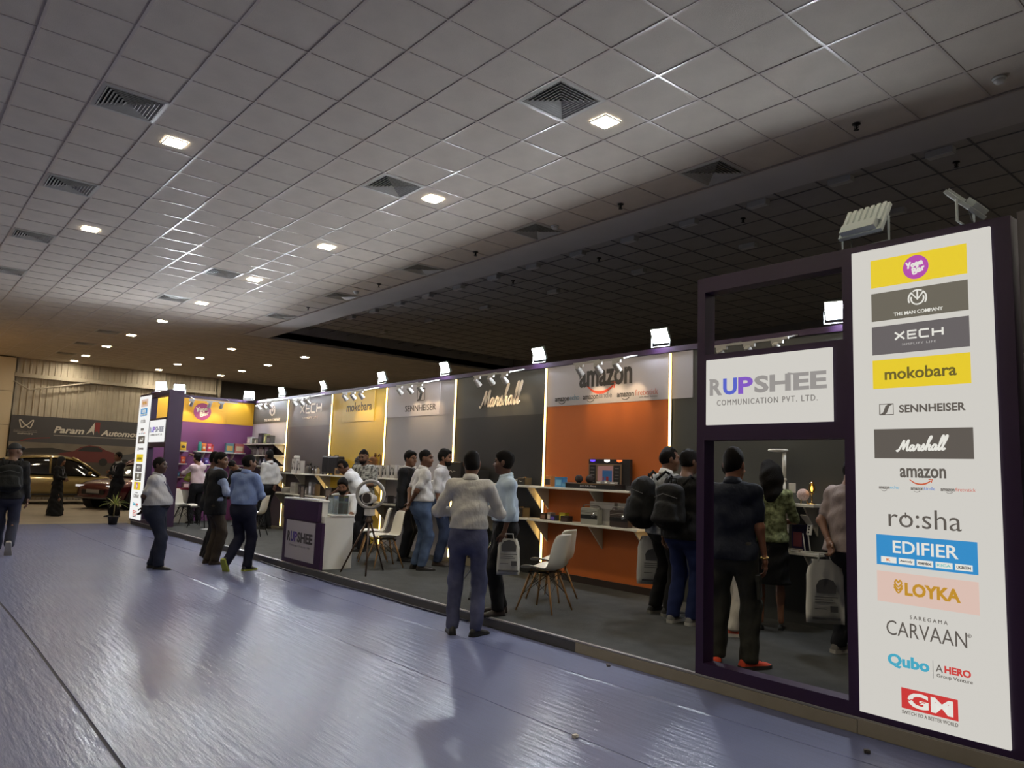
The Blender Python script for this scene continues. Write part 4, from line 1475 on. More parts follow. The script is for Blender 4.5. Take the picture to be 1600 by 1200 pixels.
    for F in (Hd,):
        F.limb(neck - T * 0.03, ntop + hu * 0.02, 0.062, 0.055, k=0.03)
        F.ell(Hc + hu * 0.022 - hf * 0.008, hs, hf, hu, (0.077, 0.097, 0.100), k=0.03)
        F.ell(Hc - hu * 0.045 + hf * 0.028, hs, hf, hu, (0.060, 0.068, 0.072), k=0.04)
        F.ell(Hc - hu * 0.098 + hf * 0.068, hs, hf, hu, (0.024, 0.022, 0.020), k=0.03)
        F.limb(Hc + hf * 0.088 + hu * 0.018, Hc + hf * 0.108 - hu * 0.026, 0.009, 0.014, k=0.016)
        F.limb(Hc + hf * 0.100 - hu * 0.030 - hs * 0.012, Hc + hf * 0.100 - hu * 0.030 + hs * 0.012, 0.010, 0.010, k=0.01)
        F.limb(Hc + hf * 0.082 + hu * 0.030 - hs * 0.042, Hc + hf * 0.082 + hu * 0.030 + hs * 0.042, 0.013, 0.013, k=0.02)
        for sg in (-1, 1):
            F.ell(Hc + hf * 0.092 + hu * 0.008 + hs * 0.033 * sg, hs, hf, hu, (0.018, 0.014, 0.011), sub=True)
            F.ell(Hc - hf * 0.004 - hu * 0.004 + hs * 0.080 * sg, hs, hf, hu, (0.010, 0.020, 0.032), k=0.008)
            F.ell(Hc + hf * 0.060 - hu * 0.030 + hs * 0.042 * sg, hs, hf, hu, (0.026, 0.026, 0.026), k=0.03)
        F.limb(Hc + hf * 0.092 - hu * 0.060 - hs * 0.016, Hc + hf * 0.092 - hu * 0.060 + hs * 0.016, 0.010, 0.010, k=0.012)
        F.keep(-T, neck - T * 0.02)
    ms = skin(tone)
    parts = [B.mesh(), Hd.mesh()]
    for w, hd, pn, th, cu in hands:
        parts.append(hand_mesh(w, hd, pn, th, cu))
    body = obj('body', np_mesh('body', *join_np(parts), ms, sc), P0)
    # --- face details
    for sg in (-1, 1):
        e = (Hc + hf * 0.083 + hu * 0.008 + hs * 0.033 * sg) * sc
        MB().ell(tuple(e), 0.0125 * sc, 8, 6).build('eye', M_EYE, P0, smooth=True)
        MB().tube([tuple((Hc + hf * (0.088 + 0.008 * math.cos(t)) + hu * (0.030 + 0.005 * math.cos(t)) + hs * (0.033 * sg + 0.024 * t)) * sc) for t in (-1, -0.3, 0.4, 1)], 0.0045 * sc, 5).build('eyebrow', M_HAIR, P0)
    MB().tube([tuple((Hc + hf * (0.100 - 0.008 * abs(t)) - hu * (0.060) + hs * 0.024 * t) * sc) for t in (-1, -0.4, 0, 0.4, 1)], 0.005 * sc, 5).build('mouth', M_LIP, P0)
    # --- hair
    if hair:
        G = Field(Hc - 0.5 if hair in ('long', 'curly') else Hc - 0.25, Hc + 0.25, min(vox, 0.010))
        gr = {'short': 0.012, 'full': 0.020, 'thin': 0.007, 'long': 0.026, 'curly': 0.024, 'cap': 0.010, 'scarf': 0.016}[hair]
        gs = gr if hair in ('curly', 'long', 'scarf', 'cap') else 0.0045
        G.ell(Hc + hu * 0.024 - hf * 0.010, hs, hf, hu, (0.078 + gs, 0.097 + max(gs, 0.5 * gr), 0.101 + gr), k=0.02)
        if hair in ('long', 'curly'):
            G.ell(Hc - hf * 0.045 - hu * 0.06, hs, hf, hu, (0.125, 0.10, 0.15), k=0.05)
            G.ell(Hc - hf * 0.075 - hu * 0.20, hs, hf, hu, (0.125, 0.085, 0.15), k=0.05)
        if hair == 'full':
            G.ell(Hc + hu * 0.070 + hf * 0.012, hs, hf, hu, (0.072, 0.082, 0.052), k=0.04)
        if hair == 'scarf':
            G.limb(Hc - hu * 0.03, neck - T * 0.05, 0.085, 0.10, k=0.06)
        n = nrm(hf * 0.86 - hu * 0.52) if hair not in ('long', 'curly') else nrm(hf * 0.97 - hu * 0.22)
        c = {'scarf': 0.072, 'cap': 0.05, 'curly': 0.045, 'long': 0.045}.get(hair, 0.031)
        if hair == 'cap':
            G.keep(nrm(-hu + hf * 0.1), Hc + hu * 0.035)
            G.limb(Hc + hu * 0.045 + hf * 0.08 - hs * 0.05, Hc + hu * 0.045 + hf * 0.08 + hs * 0.05, 0.055, 0.055, hs, 0.03, 0.03, k=0.02)
            G.ell(Hc + hf * 0.125 + hu * 0.042, hs, hf, hu, (0.07, 0.065, 0.008), k=0.01)
        else:
            G.keep(n, Hc + n * c)
            if hair not in ('long', 'curly', 'scarf'):
                G.keep(nrm(-hu + hf * 0.35), Hc - hu * 0.062)
        if hair in ('curly', 'short', 'full', 'long'):
            G.folds(0.0035 if hair != 'curly' else 0.005, seed)
        obj('cap' if hair == 'cap' else ('head_scarf' if hair == 'scarf' else 'hair'), np_mesh('hair', *G.mesh(), mat('black_knit', (20, 20, 22), 0.8) if hair in ('cap', 'scarf') else M_HAIR, sc), P0)
    if beard:
        G = Field(Hc - 0.25, Hc + 0.2, min(vox, 0.009))
        G.ell(Hc - hu * 0.045 + hf * 0.028, hs, hf, hu, (0.060, 0.068, 0.072), k=0.03, grow=0.006 + beard)
        G.ell(Hc - hu * 0.098 + hf * 0.066, hs, hf, hu, (0.026, 0.024, 0.022), k=0.03, grow=0.006 + beard)
        G.keep(nrm(hu + hf * 0.25), Hc - hu * 0.040 + hf * 0.06)
        G.keep(nrm(-hf - hu * 0.2), Hc + hf * 0.01 - hu * 0.03)
        obj('beard', np_mesh('beard', *G.mesh(), M_HAIR, sc), P0)
    # --- clothes
    wz = P + T * 0.075
    if bottom is not None:
        rgb, kd = bottom[0], bottom[1]
        L = Field(lo, np.array([hi[0], hi[1], pelvis + 0.35]), vox)
        legsf(L, 0.010 * pants_w + 0.004, k=0.03, flare=0.012 * pants_w)
        L.limb(P - T * 0.05, P + T * 0.12, 0.160 * g, 0.150 * g, S, 0.116 * g, 0.108 * g, k=0.05, grow=0.006)
        if belly:
            L.ell(P + T * 0.10 + Fd * 0.045 * belly, S, Fd, T, (0.13 * g, 0.10 * g + 0.02 * belly, 0.12), k=0.08, grow=0.0)
        L.folds(0.0035, seed + 3)
        L.keep(T, wz)
        for a, kn, an, yw, fp in legs_j:
            pass
        zc = 0.055 if max(f[2] for f in feet) < 0.05 else 0.05
        L.keep(V(0, 0, -1), V(0, 0, zc + cuff))
        obj('trousers', np_mesh('trousers', *L.mesh(), cloth(rgb, kd, bottom[2] if len(bottom) > 2 else None), sc), P0)
        if belt:
            pts = []
            for i in range(24):
                t = 2 * math.pi * i / 24
                f = 0.112 * g + (0.05 * belly if math.sin(t) > 0 else 0)
                pts.append((P + T * 0.058 + S * (0.163 * g) * math.cos(t) + Fd * f * math.sin(t)) * sc)
            mb = MB()
            rows = [[tuple(p - T * 0.018 * sc) for p in pts], [tuple(p * 1.0 + (p - P * sc - T * ((p - P * sc) @ T)) * 0.045 - T * 0.018 * sc) for p in pts],
                    [tuple(p + (p - P * sc - T * ((p - P * sc) @ T)) * 0.045 + T * 0.018 * sc) for p in pts], [tuple(p + T * 0.018 * sc) for p in pts]]
            mb.sheet(rows, closed=True).build('belt', M_BELT, P0, smooth=True)
    if skirt is not None:
        rgb, z1, w1 = skirt
        K = Field(V(-0.42, -0.42, 0.0), V(0.42, 0.42, pelvis + 0.3), vox)
        K.limb(P + T * 0.10, P - V(0, 0, 0.06), 0.150 * g, 0.185 * g, S, 0.108 * g, 0.135 * g, k=0.04, grow=0.004)
        K.limb(P - V(0, 0, 0.06), V(P[0] * 0.4, P[1] * 0.4, z1 + 0.02), 0.180 * g, w1, S, 0.135 * g, w1 * 0.82, k=0.05)
        K.folds(0.006, seed + 8)
        K.keep(T, wz)
        K.keep(V(0, 0, -1), V(0, 0, z1))
        obj('skirt', np_mesh('skirt', *K.mesh(), cloth(rgb), sc), P0)
    if top is not None:
        rgb, kd = top[0], top[1]
        C = Field(np.array([lo[0], lo[1], P[2] - 0.30]), hi, vox)
        torso(C, 0.009, k=0.05)
        up_to = {'short': 0.36, 'half': 0.48, 'long': 0.97, 'rolled': 0.74, 'none': 0.06}[sleeve]
        armsf(C, 0.010, up_to, 0.004, k=0.03)
        if hem < 0:
            C.limb(P - T * 0.02, P + T * (hem - 0.02), 0.166 * g, 0.176 * g, S, 0.126 * g, 0.140 * g, k=0.05, grow=0.014)
            for sg in (-1, 1):
                C.ell(P - V(0, 0, 0.035) + S0 * 0.070 * sg - F0 * 0.040, S0, F0, V(0, 0, 1), (0.080 * g, 0.080 * g, 0.095), k=0.06, grow=0.026)
        elif tuck:
            C.limb(P + T * 0.09, P + T * 0.11, 0.158 * g, 0.160 * g, S, 0.114 * g + 0.03 * belly, 0.116 * g, k=0.06, grow=0.010)
        C.folds(0.0050, seed)
        C.keep(-T, P + T * (hem if hem < 0 else 0.066))
        obj('shirt', np_mesh('shirt', *C.mesh(), cloth(rgb, kd, top[2] if len(top) > 2 else None), sc), P0)
    if vest is not None:
        rgb, vsl, vhem = vest
        C = Field(np.array([lo[0], lo[1], P[2] - 0.40]), hi, vox)
        torso(C, 0.026, k=0.06)
        armsf(C, 0.024, vsl, 0.004)
        C.limb(P, P + T * vhem, 0.165 * g, 0.172 * g, S, 0.122 * g, 0.130 * g, k=0.06, grow=0.022)
        C.folds(0.003, seed + 5)
        C.keep(-T, P + T * vhem)
        # open neckline
        C.limb(neck + Fd * 0.16, P + T * 0.34 + Fd * 0.19, 0.05, 0.012, sub=True)
        obj('jacket', np_mesh('jacket', *C.mesh(), cloth(rgb), sc), P0)
    if collar is not None:
        rows = []
        for r0, dz, df in ((0.060, 0.045, 0.020), (0.066, 0.050, 0.022), (0.082, 0.000, 0.018), (0.076, -0.006, 0.016)):
            rw = []
            for i in range(20):
                t = 2 * math.pi * (i + 0.5) / 20 + math.pi / 2
                rw.append(tuple((neck + T * (dz - 0.018 * math.sin(t)) + S * r0 * 1.05 * math.cos(t) + Fd * (r0 * 1.0 * math.sin(t) + df - 0.012)) * sc))
            rows.append(rw)
        MB().sheet(rows, closed=True).build('collar', cloth(collar), P0, smooth=True, solid=0.003)
    kd, c1, c2 = shoes
    for a, kn, an, yw, fp in legs_j:
        shoe(P0, an, yw, fp, kd, mat('shoe_%d_%d_%d' % tuple(c1), c1, 0.45 if kd == 'leather' else 0.7), mat('sole_%d_%d_%d' % tuple(c2), c2, 0.7), sc)
    if lanyard:
        mb = MB()
        for sg in (-1, 1):
            mb.tube([tuple((neck - Fd * 0.02 + S * 0.07 * sg + T * 0.01) * sc), tuple((P + T * 0.43 + Fd * 0.125 + S * 0.06 * sg) * sc), tuple((P + T * 0.30 + Fd * (0.10 * g + 0.028 + 0.03 * belly) + S * 0.03 * sg) * sc), tuple((P + T * 0.18 + Fd * (0.10 * g + 0.02 + 0.085 * belly)) * sc)], 0.006, 4)
        mb.build('lanyard', cloth(lanyard), P0)
        c = (P + T * 0.13 + Fd * (0.10 * g + 0.014 + 0.068 * belly)) * sc
        MB().box(c[0] - 0.04, c[0] + 0.04, c[1] - 0.003, c[1] + 0.004, c[2] - 0.055, c[2] + 0.055).build('badge_card', mat('badge_white', (200, 200, 205), 0.3), P0)
    if watch:
        a, e, w = arms_j[watch[0]]
        dd = nrm(w - e)
        s1 = nrm(np.cross(dd, V(0.3, 0.5, 0.8)))
        s2 = np.cross(dd, s1)
        MB().tube([tuple((w - dd * 0.015 + (s1 * math.cos(2 * math.pi * i / 14) + s2 * math.sin(2 * math.pi * i / 14)) * 0.031) * sc) for i in range(14)], 0.006, 6, closed=True).build('bracelet', watch[1], P0, smooth=True)
    P0['_w'] = [float(x) for x in (arms_j[0][2] * sc)] + [float(x) for x in (arms_j[1][2] * sc)]
    return P0


def local_to_world(o, p):
    c, s = math.cos(o.rotation_euler[2]), math.sin(o.rotation_euler[2])
    return Vector((o.location.x + c * p[0] - s * p[1], o.location.y + s * p[0] + c * p[1], o.location.z + p[2]))


WHITE, OFFW, GREYP = (196, 196, 198), (182, 180, 176), (150, 150, 152)
AWAY = (-0.72, 0.70)
SNK = ('sneaker', (24, 24, 26), (190, 190, 186))
LEA = ('leather', (24, 20, 18), (12, 11, 10))
stand = lambda a=0.10, y=0.02, t=0.14: ((-a, -y, 0, t, 0), (a, y, 0, t, 0))

p_walk = person('person in black jacket and cap walking away, wearing a backpack and dark jeans', (-14.40, 1.70), (-0.98, 0.18), 1.75, 1.08, arms=('hang', 'hang'), head=(0.75, 0.0),
                feet=((-0.10, 0.20, 0, 0.1, 0), (0.09, -0.26, 0.10, 0.05, 1.05)), top=((24, 24, 26), 'cotton'), hem=-0.06, bottom=((44, 46, 62), 'denim'), shoes=('sneaker', (26, 26, 28), (150, 148, 146)),
                hair='cap', vox=0.013, seed=2, belt=False, tone=(104, 76, 60))
person('person in a long black gown and head scarf standing beside the gold car', (-23.2, 3.80), (0.55, 0.83), 1.57, 0.95, arms=('belly', 'belly'), top=((20, 20, 22), 'cotton'), skirt=((18, 18, 20), 0.03, 0.27), hem=-0.02,
       hair='scarf', vox=0.017, seed=3, lanyard=(150, 150, 160), shoes=('flat', (20, 20, 20), (12, 12, 12)))
person('person in dark suit with folded arms in front of the maroon car', (-22.6, 5.10), (0.35, -0.94), 1.75, 1.0, arms=('fold', 'belly'), top=((28, 30, 36), 'cotton'), hem=-0.14, bottom=((24, 25, 30), 'cotton'),
       vox=0.017, seed=4, lanyard=(190, 190, 190), collar=(190, 190, 190))
person('heavy person in grey polo shirt, hands behind back, standing alone in the aisle', (-11.78, 3.20), (0.50, 0.87), 1.60, 1.30, belly=1.25, lean=-0.05, arms=('back', 'back'), head=(0.15, 0.02),
       feet=((-0.09, 0.0, 0, 0.1, 0), (0.10, 0.14, 0, 0.15, 0)), top=((168, 168, 172), 'cotton'), sleeve='short', hem=0.04, bottom=((36, 40, 56), 'denim'), shoes=('leather', (22, 20, 20), (14, 13, 12)), tone=(70, 48, 38),
       hair='thin', vox=0.011, seed=5, lanyard=(90, 95, 120), collar=(150, 150, 155), pants_w=1.5)
person('tall person in dark suit, mostly hidden behind the dark vest', (-12.95, 4.36), (0.30, 0.95), 1.73, 1.0, arms=('hang', 'belly'), head=(0.35, 0), top=((24, 25, 30), 'cotton'), hem=-0.16, bottom=((22, 22, 26), 'cotton'), vox=0.014, seed=6, tone=(92, 64, 50))
person('person in black sleeveless vest over pale blue shirt and brown trousers', (-11.98, 4.12), (0.05, 1.0), 1.71, 1.06, arms=('front', 'belly'), head=(0.75, 0.0), top=((140, 152, 180), 'cotton'), sleeve='long',
       vest=((20, 21, 25), 0.05, -0.15), bottom=((58, 50, 42), 'cotton'), vox=0.012, seed=7, collar=(140, 152, 180), tone=(104, 74, 56), hair='full', shoes=('leather', (50, 36, 28), (30, 22, 16)))
person('person in blue shirt and navy jeans seen from behind, one green sole lifted', (-11.08, 4.22), (-0.55, 0.83), 1.69, 1.10, arms=('belly', 'belly'), head=(0.55, 0.05), feet=((-0.10, -0.16, 0.07, 0.0, 1.1), (0.10, 0.05, 0, 0.1, 0)),
       top=((112, 130, 172), 'cotton'), sleeve='long', hem=0.03, bottom=((26, 28, 46), 'denim'), vox=0.011, seed=8, tone=(104, 74, 56), hair='short', shoes=('sneaker', (30, 32, 40), (150, 160, 70)), collar=(112, 130, 172), belt=False)
person('person in pale pink shirt reaching up to the plum wall shelves', (-18.75, 5.98), (-0.98, -0.1), 1.66, 0.95, lean=0.06, twist=-0.2, arms=('point', 'reach'), top=((206, 186, 192), 'cotton'), sleeve='rolled', bottom=((20, 20, 26), 'cotton'), vox=0.014, seed=9, z=ZP, hair='full', tone=(150, 112, 90))
person('dark clothed person bending down at the corner shelving bay', (-17.75, 6.75), (0.35, -0.9), 1.68, 1.0, lean=0.55, arms=('desk', 'desk'), head=(0, 0.4), top=((26, 26, 30), 'cotton'), bottom=((24, 24, 28), 'cotton'), vox=0.015, seed=10, z=ZP)
person('person in light grey shirt and black trousers standing at the taupe bay shelves', (-16.85, 6.95), (-0.75, -0.30), 1.78, 1.0, arms=('hang', 'back'), top=((182, 182, 182), 'cotton'), sleeve='long', hem=0.03, bottom=((20, 20, 24), 'cotton'), vox=0.013, seed=11, z=ZP, tone=(84, 58, 46), collar=(182, 182, 182))
person('bearded person in white shirt sitting behind the counter', (-11.42, 6.04), (0.52, -0.60), 1.70, 1.05, pelvis=0.50, lean=0.12, arms=('desk', 'desk'), head=(-0.1, 0.25), feet=((-0.11, 0.40, 0, 0.1, 0), (0.11, 0.40, 0, 0.1, 0)), top=(WHITE, 'cotton'), sleeve='half',
       bottom=((30, 32, 40), 'cotton'), vox=0.013, seed=12, z=ZP, beard=0.010, hair='full', tone=(122, 84, 62))
person('person in white polo shirt leaning over behind the counter', (-11.98, 6.70), (-0.60, -0.62), 1.72, 1.12, lean=0.55, twist=0.0, arms=('point', 'desk'), head=(0.0, 0.25), top=((206, 208, 212), 'cotton'), sleeve='short', hem=0.03, bottom=((26, 26, 32), 'cotton'), vox=0.012, seed=13, z=ZP,
       collar=(206, 208, 212), tone=(96, 64, 48))
person('person in black and white patterned shirt facing out from the yellow bay', (-12.50, 6.98), (0.55, -0.83), 1.80, 1.08, arms=('belly', 'belly'), head=(0.1, 0.3), top=((34, 34, 36), 'print', (176, 176, 170)), sleeve='half', hem=-0.10, bottom=((28, 28, 32), 'cotton'), vox=0.013, seed=14, z=ZP, tone=(104, 74, 56), beard=0.003)
person('person in black suit with white lanyard beside two white polo shirts', (-10.52, 6.66), (0.80, 0.55), 1.75, 1.0, arms=('belly', 'hang'), head=(0.3, 0.0), top=((190, 190, 194), 'cotton'), vest=((22, 22, 25), 0.96, -0.14), bottom=((22, 23, 28), 'cotton'), vox=0.012, seed=15, z=ZP, tone=(112, 78, 58), lanyard=(190, 195, 205), collar=(190, 190, 194), hair='full')
person('person in white polo shirt and blue jeans with hands clasped behind back', (-9.50, 6.28), (0.30, 0.95), 1.75, 1.12, belly=0.5, arms=('back', 'back'), head=(0.65, 0.0), top=(WHITE, 'cotton'), sleeve='short', hem=0.04, bottom=((82, 100, 130), 'denim', (58, 72, 98)), vox=0.011, seed=16, z=ZP,
       collar=WHITE, tone=(104, 72, 54), shoes=('leather', (26, 20, 18), (14, 12, 10)))
person('person in white polo shirt with arms forward, farther of two in jeans', (-9.82, 6.84), (0.72, 0.68), 1.79, 1.04, arms=('front', 'hang'), head=(0.1, 0.05), top=((200, 200, 204), 'cotton'), sleeve='half', hem=0.03, bottom=((64, 76, 104), 'denim', (48, 58, 84)), vox=0.012, seed=17, z=ZP, collar=(200, 200, 204), tone=(116, 80, 60),
       beard=0.003, hair='full', shoes=('leather', (50, 38, 30), (30, 24, 20)))
person('person in loose white shirt and slim blue jeans seen from behind at the platform edge', (-5.98, 4.52), (-0.74, 0.67), 1.76, 1.0, arms=(((0.13, 0.22, 0.20), (1.0, -0.6, -0.35), (-0.3, -0.2, 1), (0.3, 0.5, 0.6), 0.7), ((0.10, 0.24, 0.24), (1.0, -0.6, -0.35), (-0.3, -0.2, 1), (0.3, 0.5, 0.6), 0.7)),
       head=(0.10, 0.06), feet=((-0.115, -0.05, 0, 0.25, 0), (0.115, -0.10, 0, 0.55, 0)), top=((186, 184, 180), 'cotton'), sleeve='long', hem=0.015, bottom=((86, 90, 116), 'denim', (62, 65, 90)), vox=0.009, seed=18, tone=(96, 66, 50), collar=(186, 184, 180), shoes=('leather', (20, 19, 20), (12, 12, 12)), pants_w=0.7)
p_blue = person('person in pale blue shirt and black trousers holding a white carrier bag', (-6.17, 5.14), (-0.50, -0.86), 1.68, 1.06, arms=('fist', 'front'), head=(0.35, 0.0), feet=((-0.11, 0.06, 0, 0.3, 0), (0.10, 0.0, 0, 0.2, 0)), top=((168, 184, 200), 'cotton'), sleeve='rolled', hem=0.03, bottom=((18, 18, 20), 'cotton'),
                vox=0.009, seed=19, z=ZP, tone=(84, 56, 42), collar=(168, 184, 200), hair='full', shoes=('leather', (36, 24, 18), (14, 12, 10)))
p_camo = person('person in pale camouflage jacket with black backpack at the orange bay', (-5.30, 6.66), (0.30, 0.95), 1.80, 1.04, lean=0.05, arms=('fist', 'front'), head=(0.35, 0.0), top=((176, 178, 180), 'camo', (104, 108, 112)), sleeve='long', hem=-0.10, bottom=((18, 18, 20), 'cotton'), vox=0.010, seed=20, z=ZP,
                tone=(104, 72, 54), shoes=('sneaker', (30, 30, 30), (120, 118, 112)), collar=(196, 196, 196))
p_black = person('person in black hooded top with black backpack and blue jeans', (-4.86, 6.44), (-0.05, 1.0), 1.77, 1.08, lean=0.06, arms=('hang', 'front'), head=(0.35, 0.05), top=((18, 18, 19), 'cotton'), sleeve='long', hem=-0.10, bottom=((34, 44, 84), 'denim'), vox=0.010, seed=21, z=ZP, tone=(96, 66, 50),
                 shoes=('sneaker', (120, 120, 120), (176, 176, 172)), belt=False)
p_gate = person('person in navy tee shirt, cargo trousers and orange trainers in the near doorway', (-3.56, 5.36), (-0.42, 0.90), 1.71, 1.06, arms=('belly', 'hang'), head=(0.12, 0.0), feet=((-0.13, 0.02, 0, 0.2, 0), (0.13, -0.04, 0, 0.75, 0)), top=((28, 33, 46), 'cotton'), sleeve='short', hem=-0.07,
       bottom=((52, 52, 46), 'cotton'), vox=0.008, seed=22, z=ZP, tone=(132, 88, 66), hair='full', shoes=('sneaker', (226, 78, 46), (60, 56, 54)), belt=False, watch=(1, mat('gold_metal', (220, 180, 110), 0.25, metal=1.0)), pants_w=1.3, collar=(28, 33, 46))
person('person with long dark hair in green patterned blouse and black skirt', (-4.22, 7.02), (-0.55, 0.84), 1.66, 0.92, arms=('belly', 'belly'), head=(-0.5, 0.0), top=((58, 62, 40), 'print', (134, 142, 104)), sleeve='half', hem=-0.02, skirt=((18, 18, 20), 0.47, 0.20), vox=0.010, seed=23, z=ZP, tone=(140, 98, 76), hair='curly',
       shoes=('flat', (16, 16, 16), (12, 12, 12)), belt=False)
person('person in white trousers half hidden behind the navy tee shirt', (-4.30, 6.42), (0.55, 0.60), 1.70, 0.95, arms=('belly', 'belly'), top=((30, 30, 34), 'cotton'), bottom=((190, 186, 178), 'cotton'), vox=0.012, seed=24, z=ZP, tone=(140, 98, 76), shoes=('sneaker', (190, 80, 60), (200, 196, 190)), hem=-0.08, belt=False)
p_right = person('person in taupe polo shirt with hands behind back beside the tall lit sign', (-3.22, 6.60), (0.35, 0.94), 1.72, 1.16, lean=0.04, arms=('back', 'fist'), head=(0.3, 0.2), top=((132, 120, 118), 'cotton'), sleeve='short', hem=-0.04, bottom=((34, 36, 42), 'cotton'), vox=0.010, seed=25, z=ZP, tone=(112, 78, 60),
                 shoes=('sneaker', (120, 116, 112), (170, 166, 160)), belt=False)
for sx in (-1, 1):
    R = Matrix.Translation((sx * 0.205, -0.01, 0.64)) @ Matrix.Rotation(sx * -0.06, 4, 'Y')
    pk = MB().box(-0.014, 0.014, -0.075, 0.075, -0.10, 0.06, M=R).build('cargo_pocket', cloth((52, 52, 46)), p_gate, bevel=0.010)
    MB().box(-0.018, 0.018, -0.08, 0.08, 0.035, 0.085, M=R).build('pocket_flap', cloth((52, 52, 46)), pk, bevel=0.006)


# ================================================================== FURNITURE AND GOODS
M_CHAIR = mat('white_chair_shell', (214, 210, 198), 0.35)
M_WOOD = mat('beech_leg', (176, 132, 84), 0.5, var=0.2, vscale=12, stretch=(1, 1, 0.15))
M_WALNUT = mat('walnut_leg', (62, 42, 30), 0.45, var=0.25, vscale=12, stretch=(1, 1, 0.15))
M_WIRE = mat('black_wire', (26, 26, 26), 0.4, metal=0.6)


def make_chair(label, loc, face, leg):
    """Moulded shell chair on four splayed legs with wire bracing; local +Y is the sitter's front."""
    t = empty('shell_chair', (loc[0], loc[1], ZP), math.atan2(-face[0], face[1]), label, 'chair', 'white shell chairs')
    prof = [(0.215, 0.425, 0.175), (0.205, 0.440, 0.205), (0.14, 0.448, 0.225), (0.05, 0.438, 0.232), (-0.06, 0.425, 0.232), (-0.13, 0.432, 0.230), (-0.175, 0.470, 0.226), (-0.205, 0.56, 0.222), (-0.232, 0.68, 0.210), (-0.255, 0.78, 0.185), (-0.275, 0.825, 0.140)]
    rows = []
    for k, (y, z, w) in enumerate(prof):
        f = min(max((k - 4) / 4, 0), 1)
        rows.append([(w * u, y + f * 0.055 * u * u, z + (1 - f) * 0.050 * u * u * (0.35 + 0.65 * min(k / 3, 1))) for u in (-1, -0.75, -0.4, 0, 0.4, 0.75, 1)])
    MB().sheet(rows).build('shell', M_CHAIR, t, smooth=True, solid=0.010, sub=1)
    for sx in (-1, 1):
        for sy in (-1, 1):
            MB().cyl((0.10 * sx, 0.02 + 0.10 * sy, 0.425), (0.215 * sx, 0.01 + 0.225 * sy, 0.0), 0.015, 0.009, 10).build('leg', leg, t, smooth=True)
    c = [(0.13, 0.13), (-0.13, 0.13), (-0.13, -0.11), (0.13, -0.11)]
    q = [(0.175, 0.18), (-0.175, 0.18), (-0.175, -0.16), (0.175, -0.16)]
    for i in range(4):
        j = (i + 1) % 4
        a, b = q[i], q[j]
        MB().tube([(c[i][0], c[i][1], 0.40), (b[0], b[1], 0.17)], 0.0035, 5).tube([(c[j][0], c[j][1], 0.40), (a[0], a[1], 0.17)], 0.0035, 5).build('wire_brace', M_WIRE, t)
    MB().box(-0.15, 0.15, -0.12, 0.14, 0.405, 0.414).build('seat_mount', M_WIRE, t)
    return t


TOLEFT = (-0.66, -0.75)
make_chair('white shell chair with beech legs nearest the orange bay', (-6.12, 5.70), (-0.96, -0.28), M_WOOD)
make_chair('white shell chair standing behind another in front of the orange bay', (-6.62, 6.28), (-0.96, -0.28), M_WOOD)
make_chair('white shell chair with beech legs directly behind the round fan', (-10.02, 6.02), (-0.2, -0.98), M_WOOD)
make_chair('white shell chair between the counter and the chair behind the fan', (-10.72, 6.22), (-0.45, -0.9), M_WOOD)
make_chair('white shell chair with dark legs beside the far portal', (-18.35, 5.62), (0.66, 0.75), M_WIRE)
make_chair('white shell chair half hidden behind the dark suited group', (-17.55, 5.78), (-0.8, -0.6), M_WIRE)
make_chair('white shell chair with dark legs behind the blue shirt', (-15.35, 6.10), TOLEFT, M_WIRE)

# ---- counter with the company name
ct = empty('reception_counter', (0, 0, 0), 0, 'purple and white reception counter with company name panel', 'counter')
MB().box(-11.20, -10.00, 4.985, 5.45, ZP, 0.845).build('body', M_WHITE, ct, bevel=0.004)
MB().box(-11.26, -9.965, 4.935, 4.985, ZP, 0.75).build('lower_front', M_PURPLE, ct, bevel=0.003)
MB().box(-11.28, -10.10, 4.930, 4.985, 0.755, 1.045).build('upper_front', M_PURPLE, ct, bevel=0.003)
MB().box(-11.22, -10.09, 4.985, 5.075, 0.845, 1.045).build('riser', M_WHITE, ct)
MB().box(-11.28, -10.075, 4.925, 5.095, 1.046, 1.066).build('ledge_top', M_WHITE, ct, bevel=0.003)
MB().box(-11.21, -9.985, 5.076, 5.46, 0.846, 0.866).build('desk_top', M_WHITE, ct, bevel=0.003)
MB().box(-11.13, -10.16, 4.925, 4.935, 0.17, 0.735).build('sign_panel', mat('counter_panel_grey', (176, 172, 180), 0.45), ct)
PLC = FRONT(0, 4.925, 0)
MCG = mat('counter_letter_grey', (70, 66, 70), 0.5)
for s, a, b, m in (('R', -11.07, -10.965, MCG), ('U', -10.955, -10.845, mat('counter_letter_blue', (66, 62, 140), 0.5)), ('P', -10.835, -10.735, mat('counter_letter_violet', (92, 62, 150), 0.5)), ('SHEE', -10.725, -10.22, MCG)):
    text(s, (a + b) / 2, 0.50, b - a, 0.15, m, ct, PLC, bold=0.035)
text('COMMUNICATION PVT. LTD.', -10.64, 0.37, 0.72, 0.028, mat('counter_letter_pale', (140, 136, 144), 0.5), ct, PLC)
M_ACRYL = glass_mat('clear_acrylic', alpha=0.3)
ab = empty('acrylic_display_box', (-10.22, 5.30, 0.866), 0.1, 'clear acrylic display box standing on the counter desk', 'display box')
for a in ((-0.13, 0.13, -0.09, -0.085), (-0.13, 0.13, 0.085, 0.09)):
    MB().box(a[0], a[1], a[2], a[3], 0, 0.27).build('wall_sheet', M_ACRYL, ab)
for a in (-0.13, -0.002, 0.125):
    MB().box(a, a + 0.005, -0.085, 0.085, 0, 0.27).build('divider_sheet', M_ACRYL, ab)
MB().box(-0.13, 0.13, -0.09, 0.09, 0.27, 0.275).build('lid_sheet', M_ACRYL, ab)
M_EDGE = mat('acrylic_edge', (200, 206, 206), 0.2)
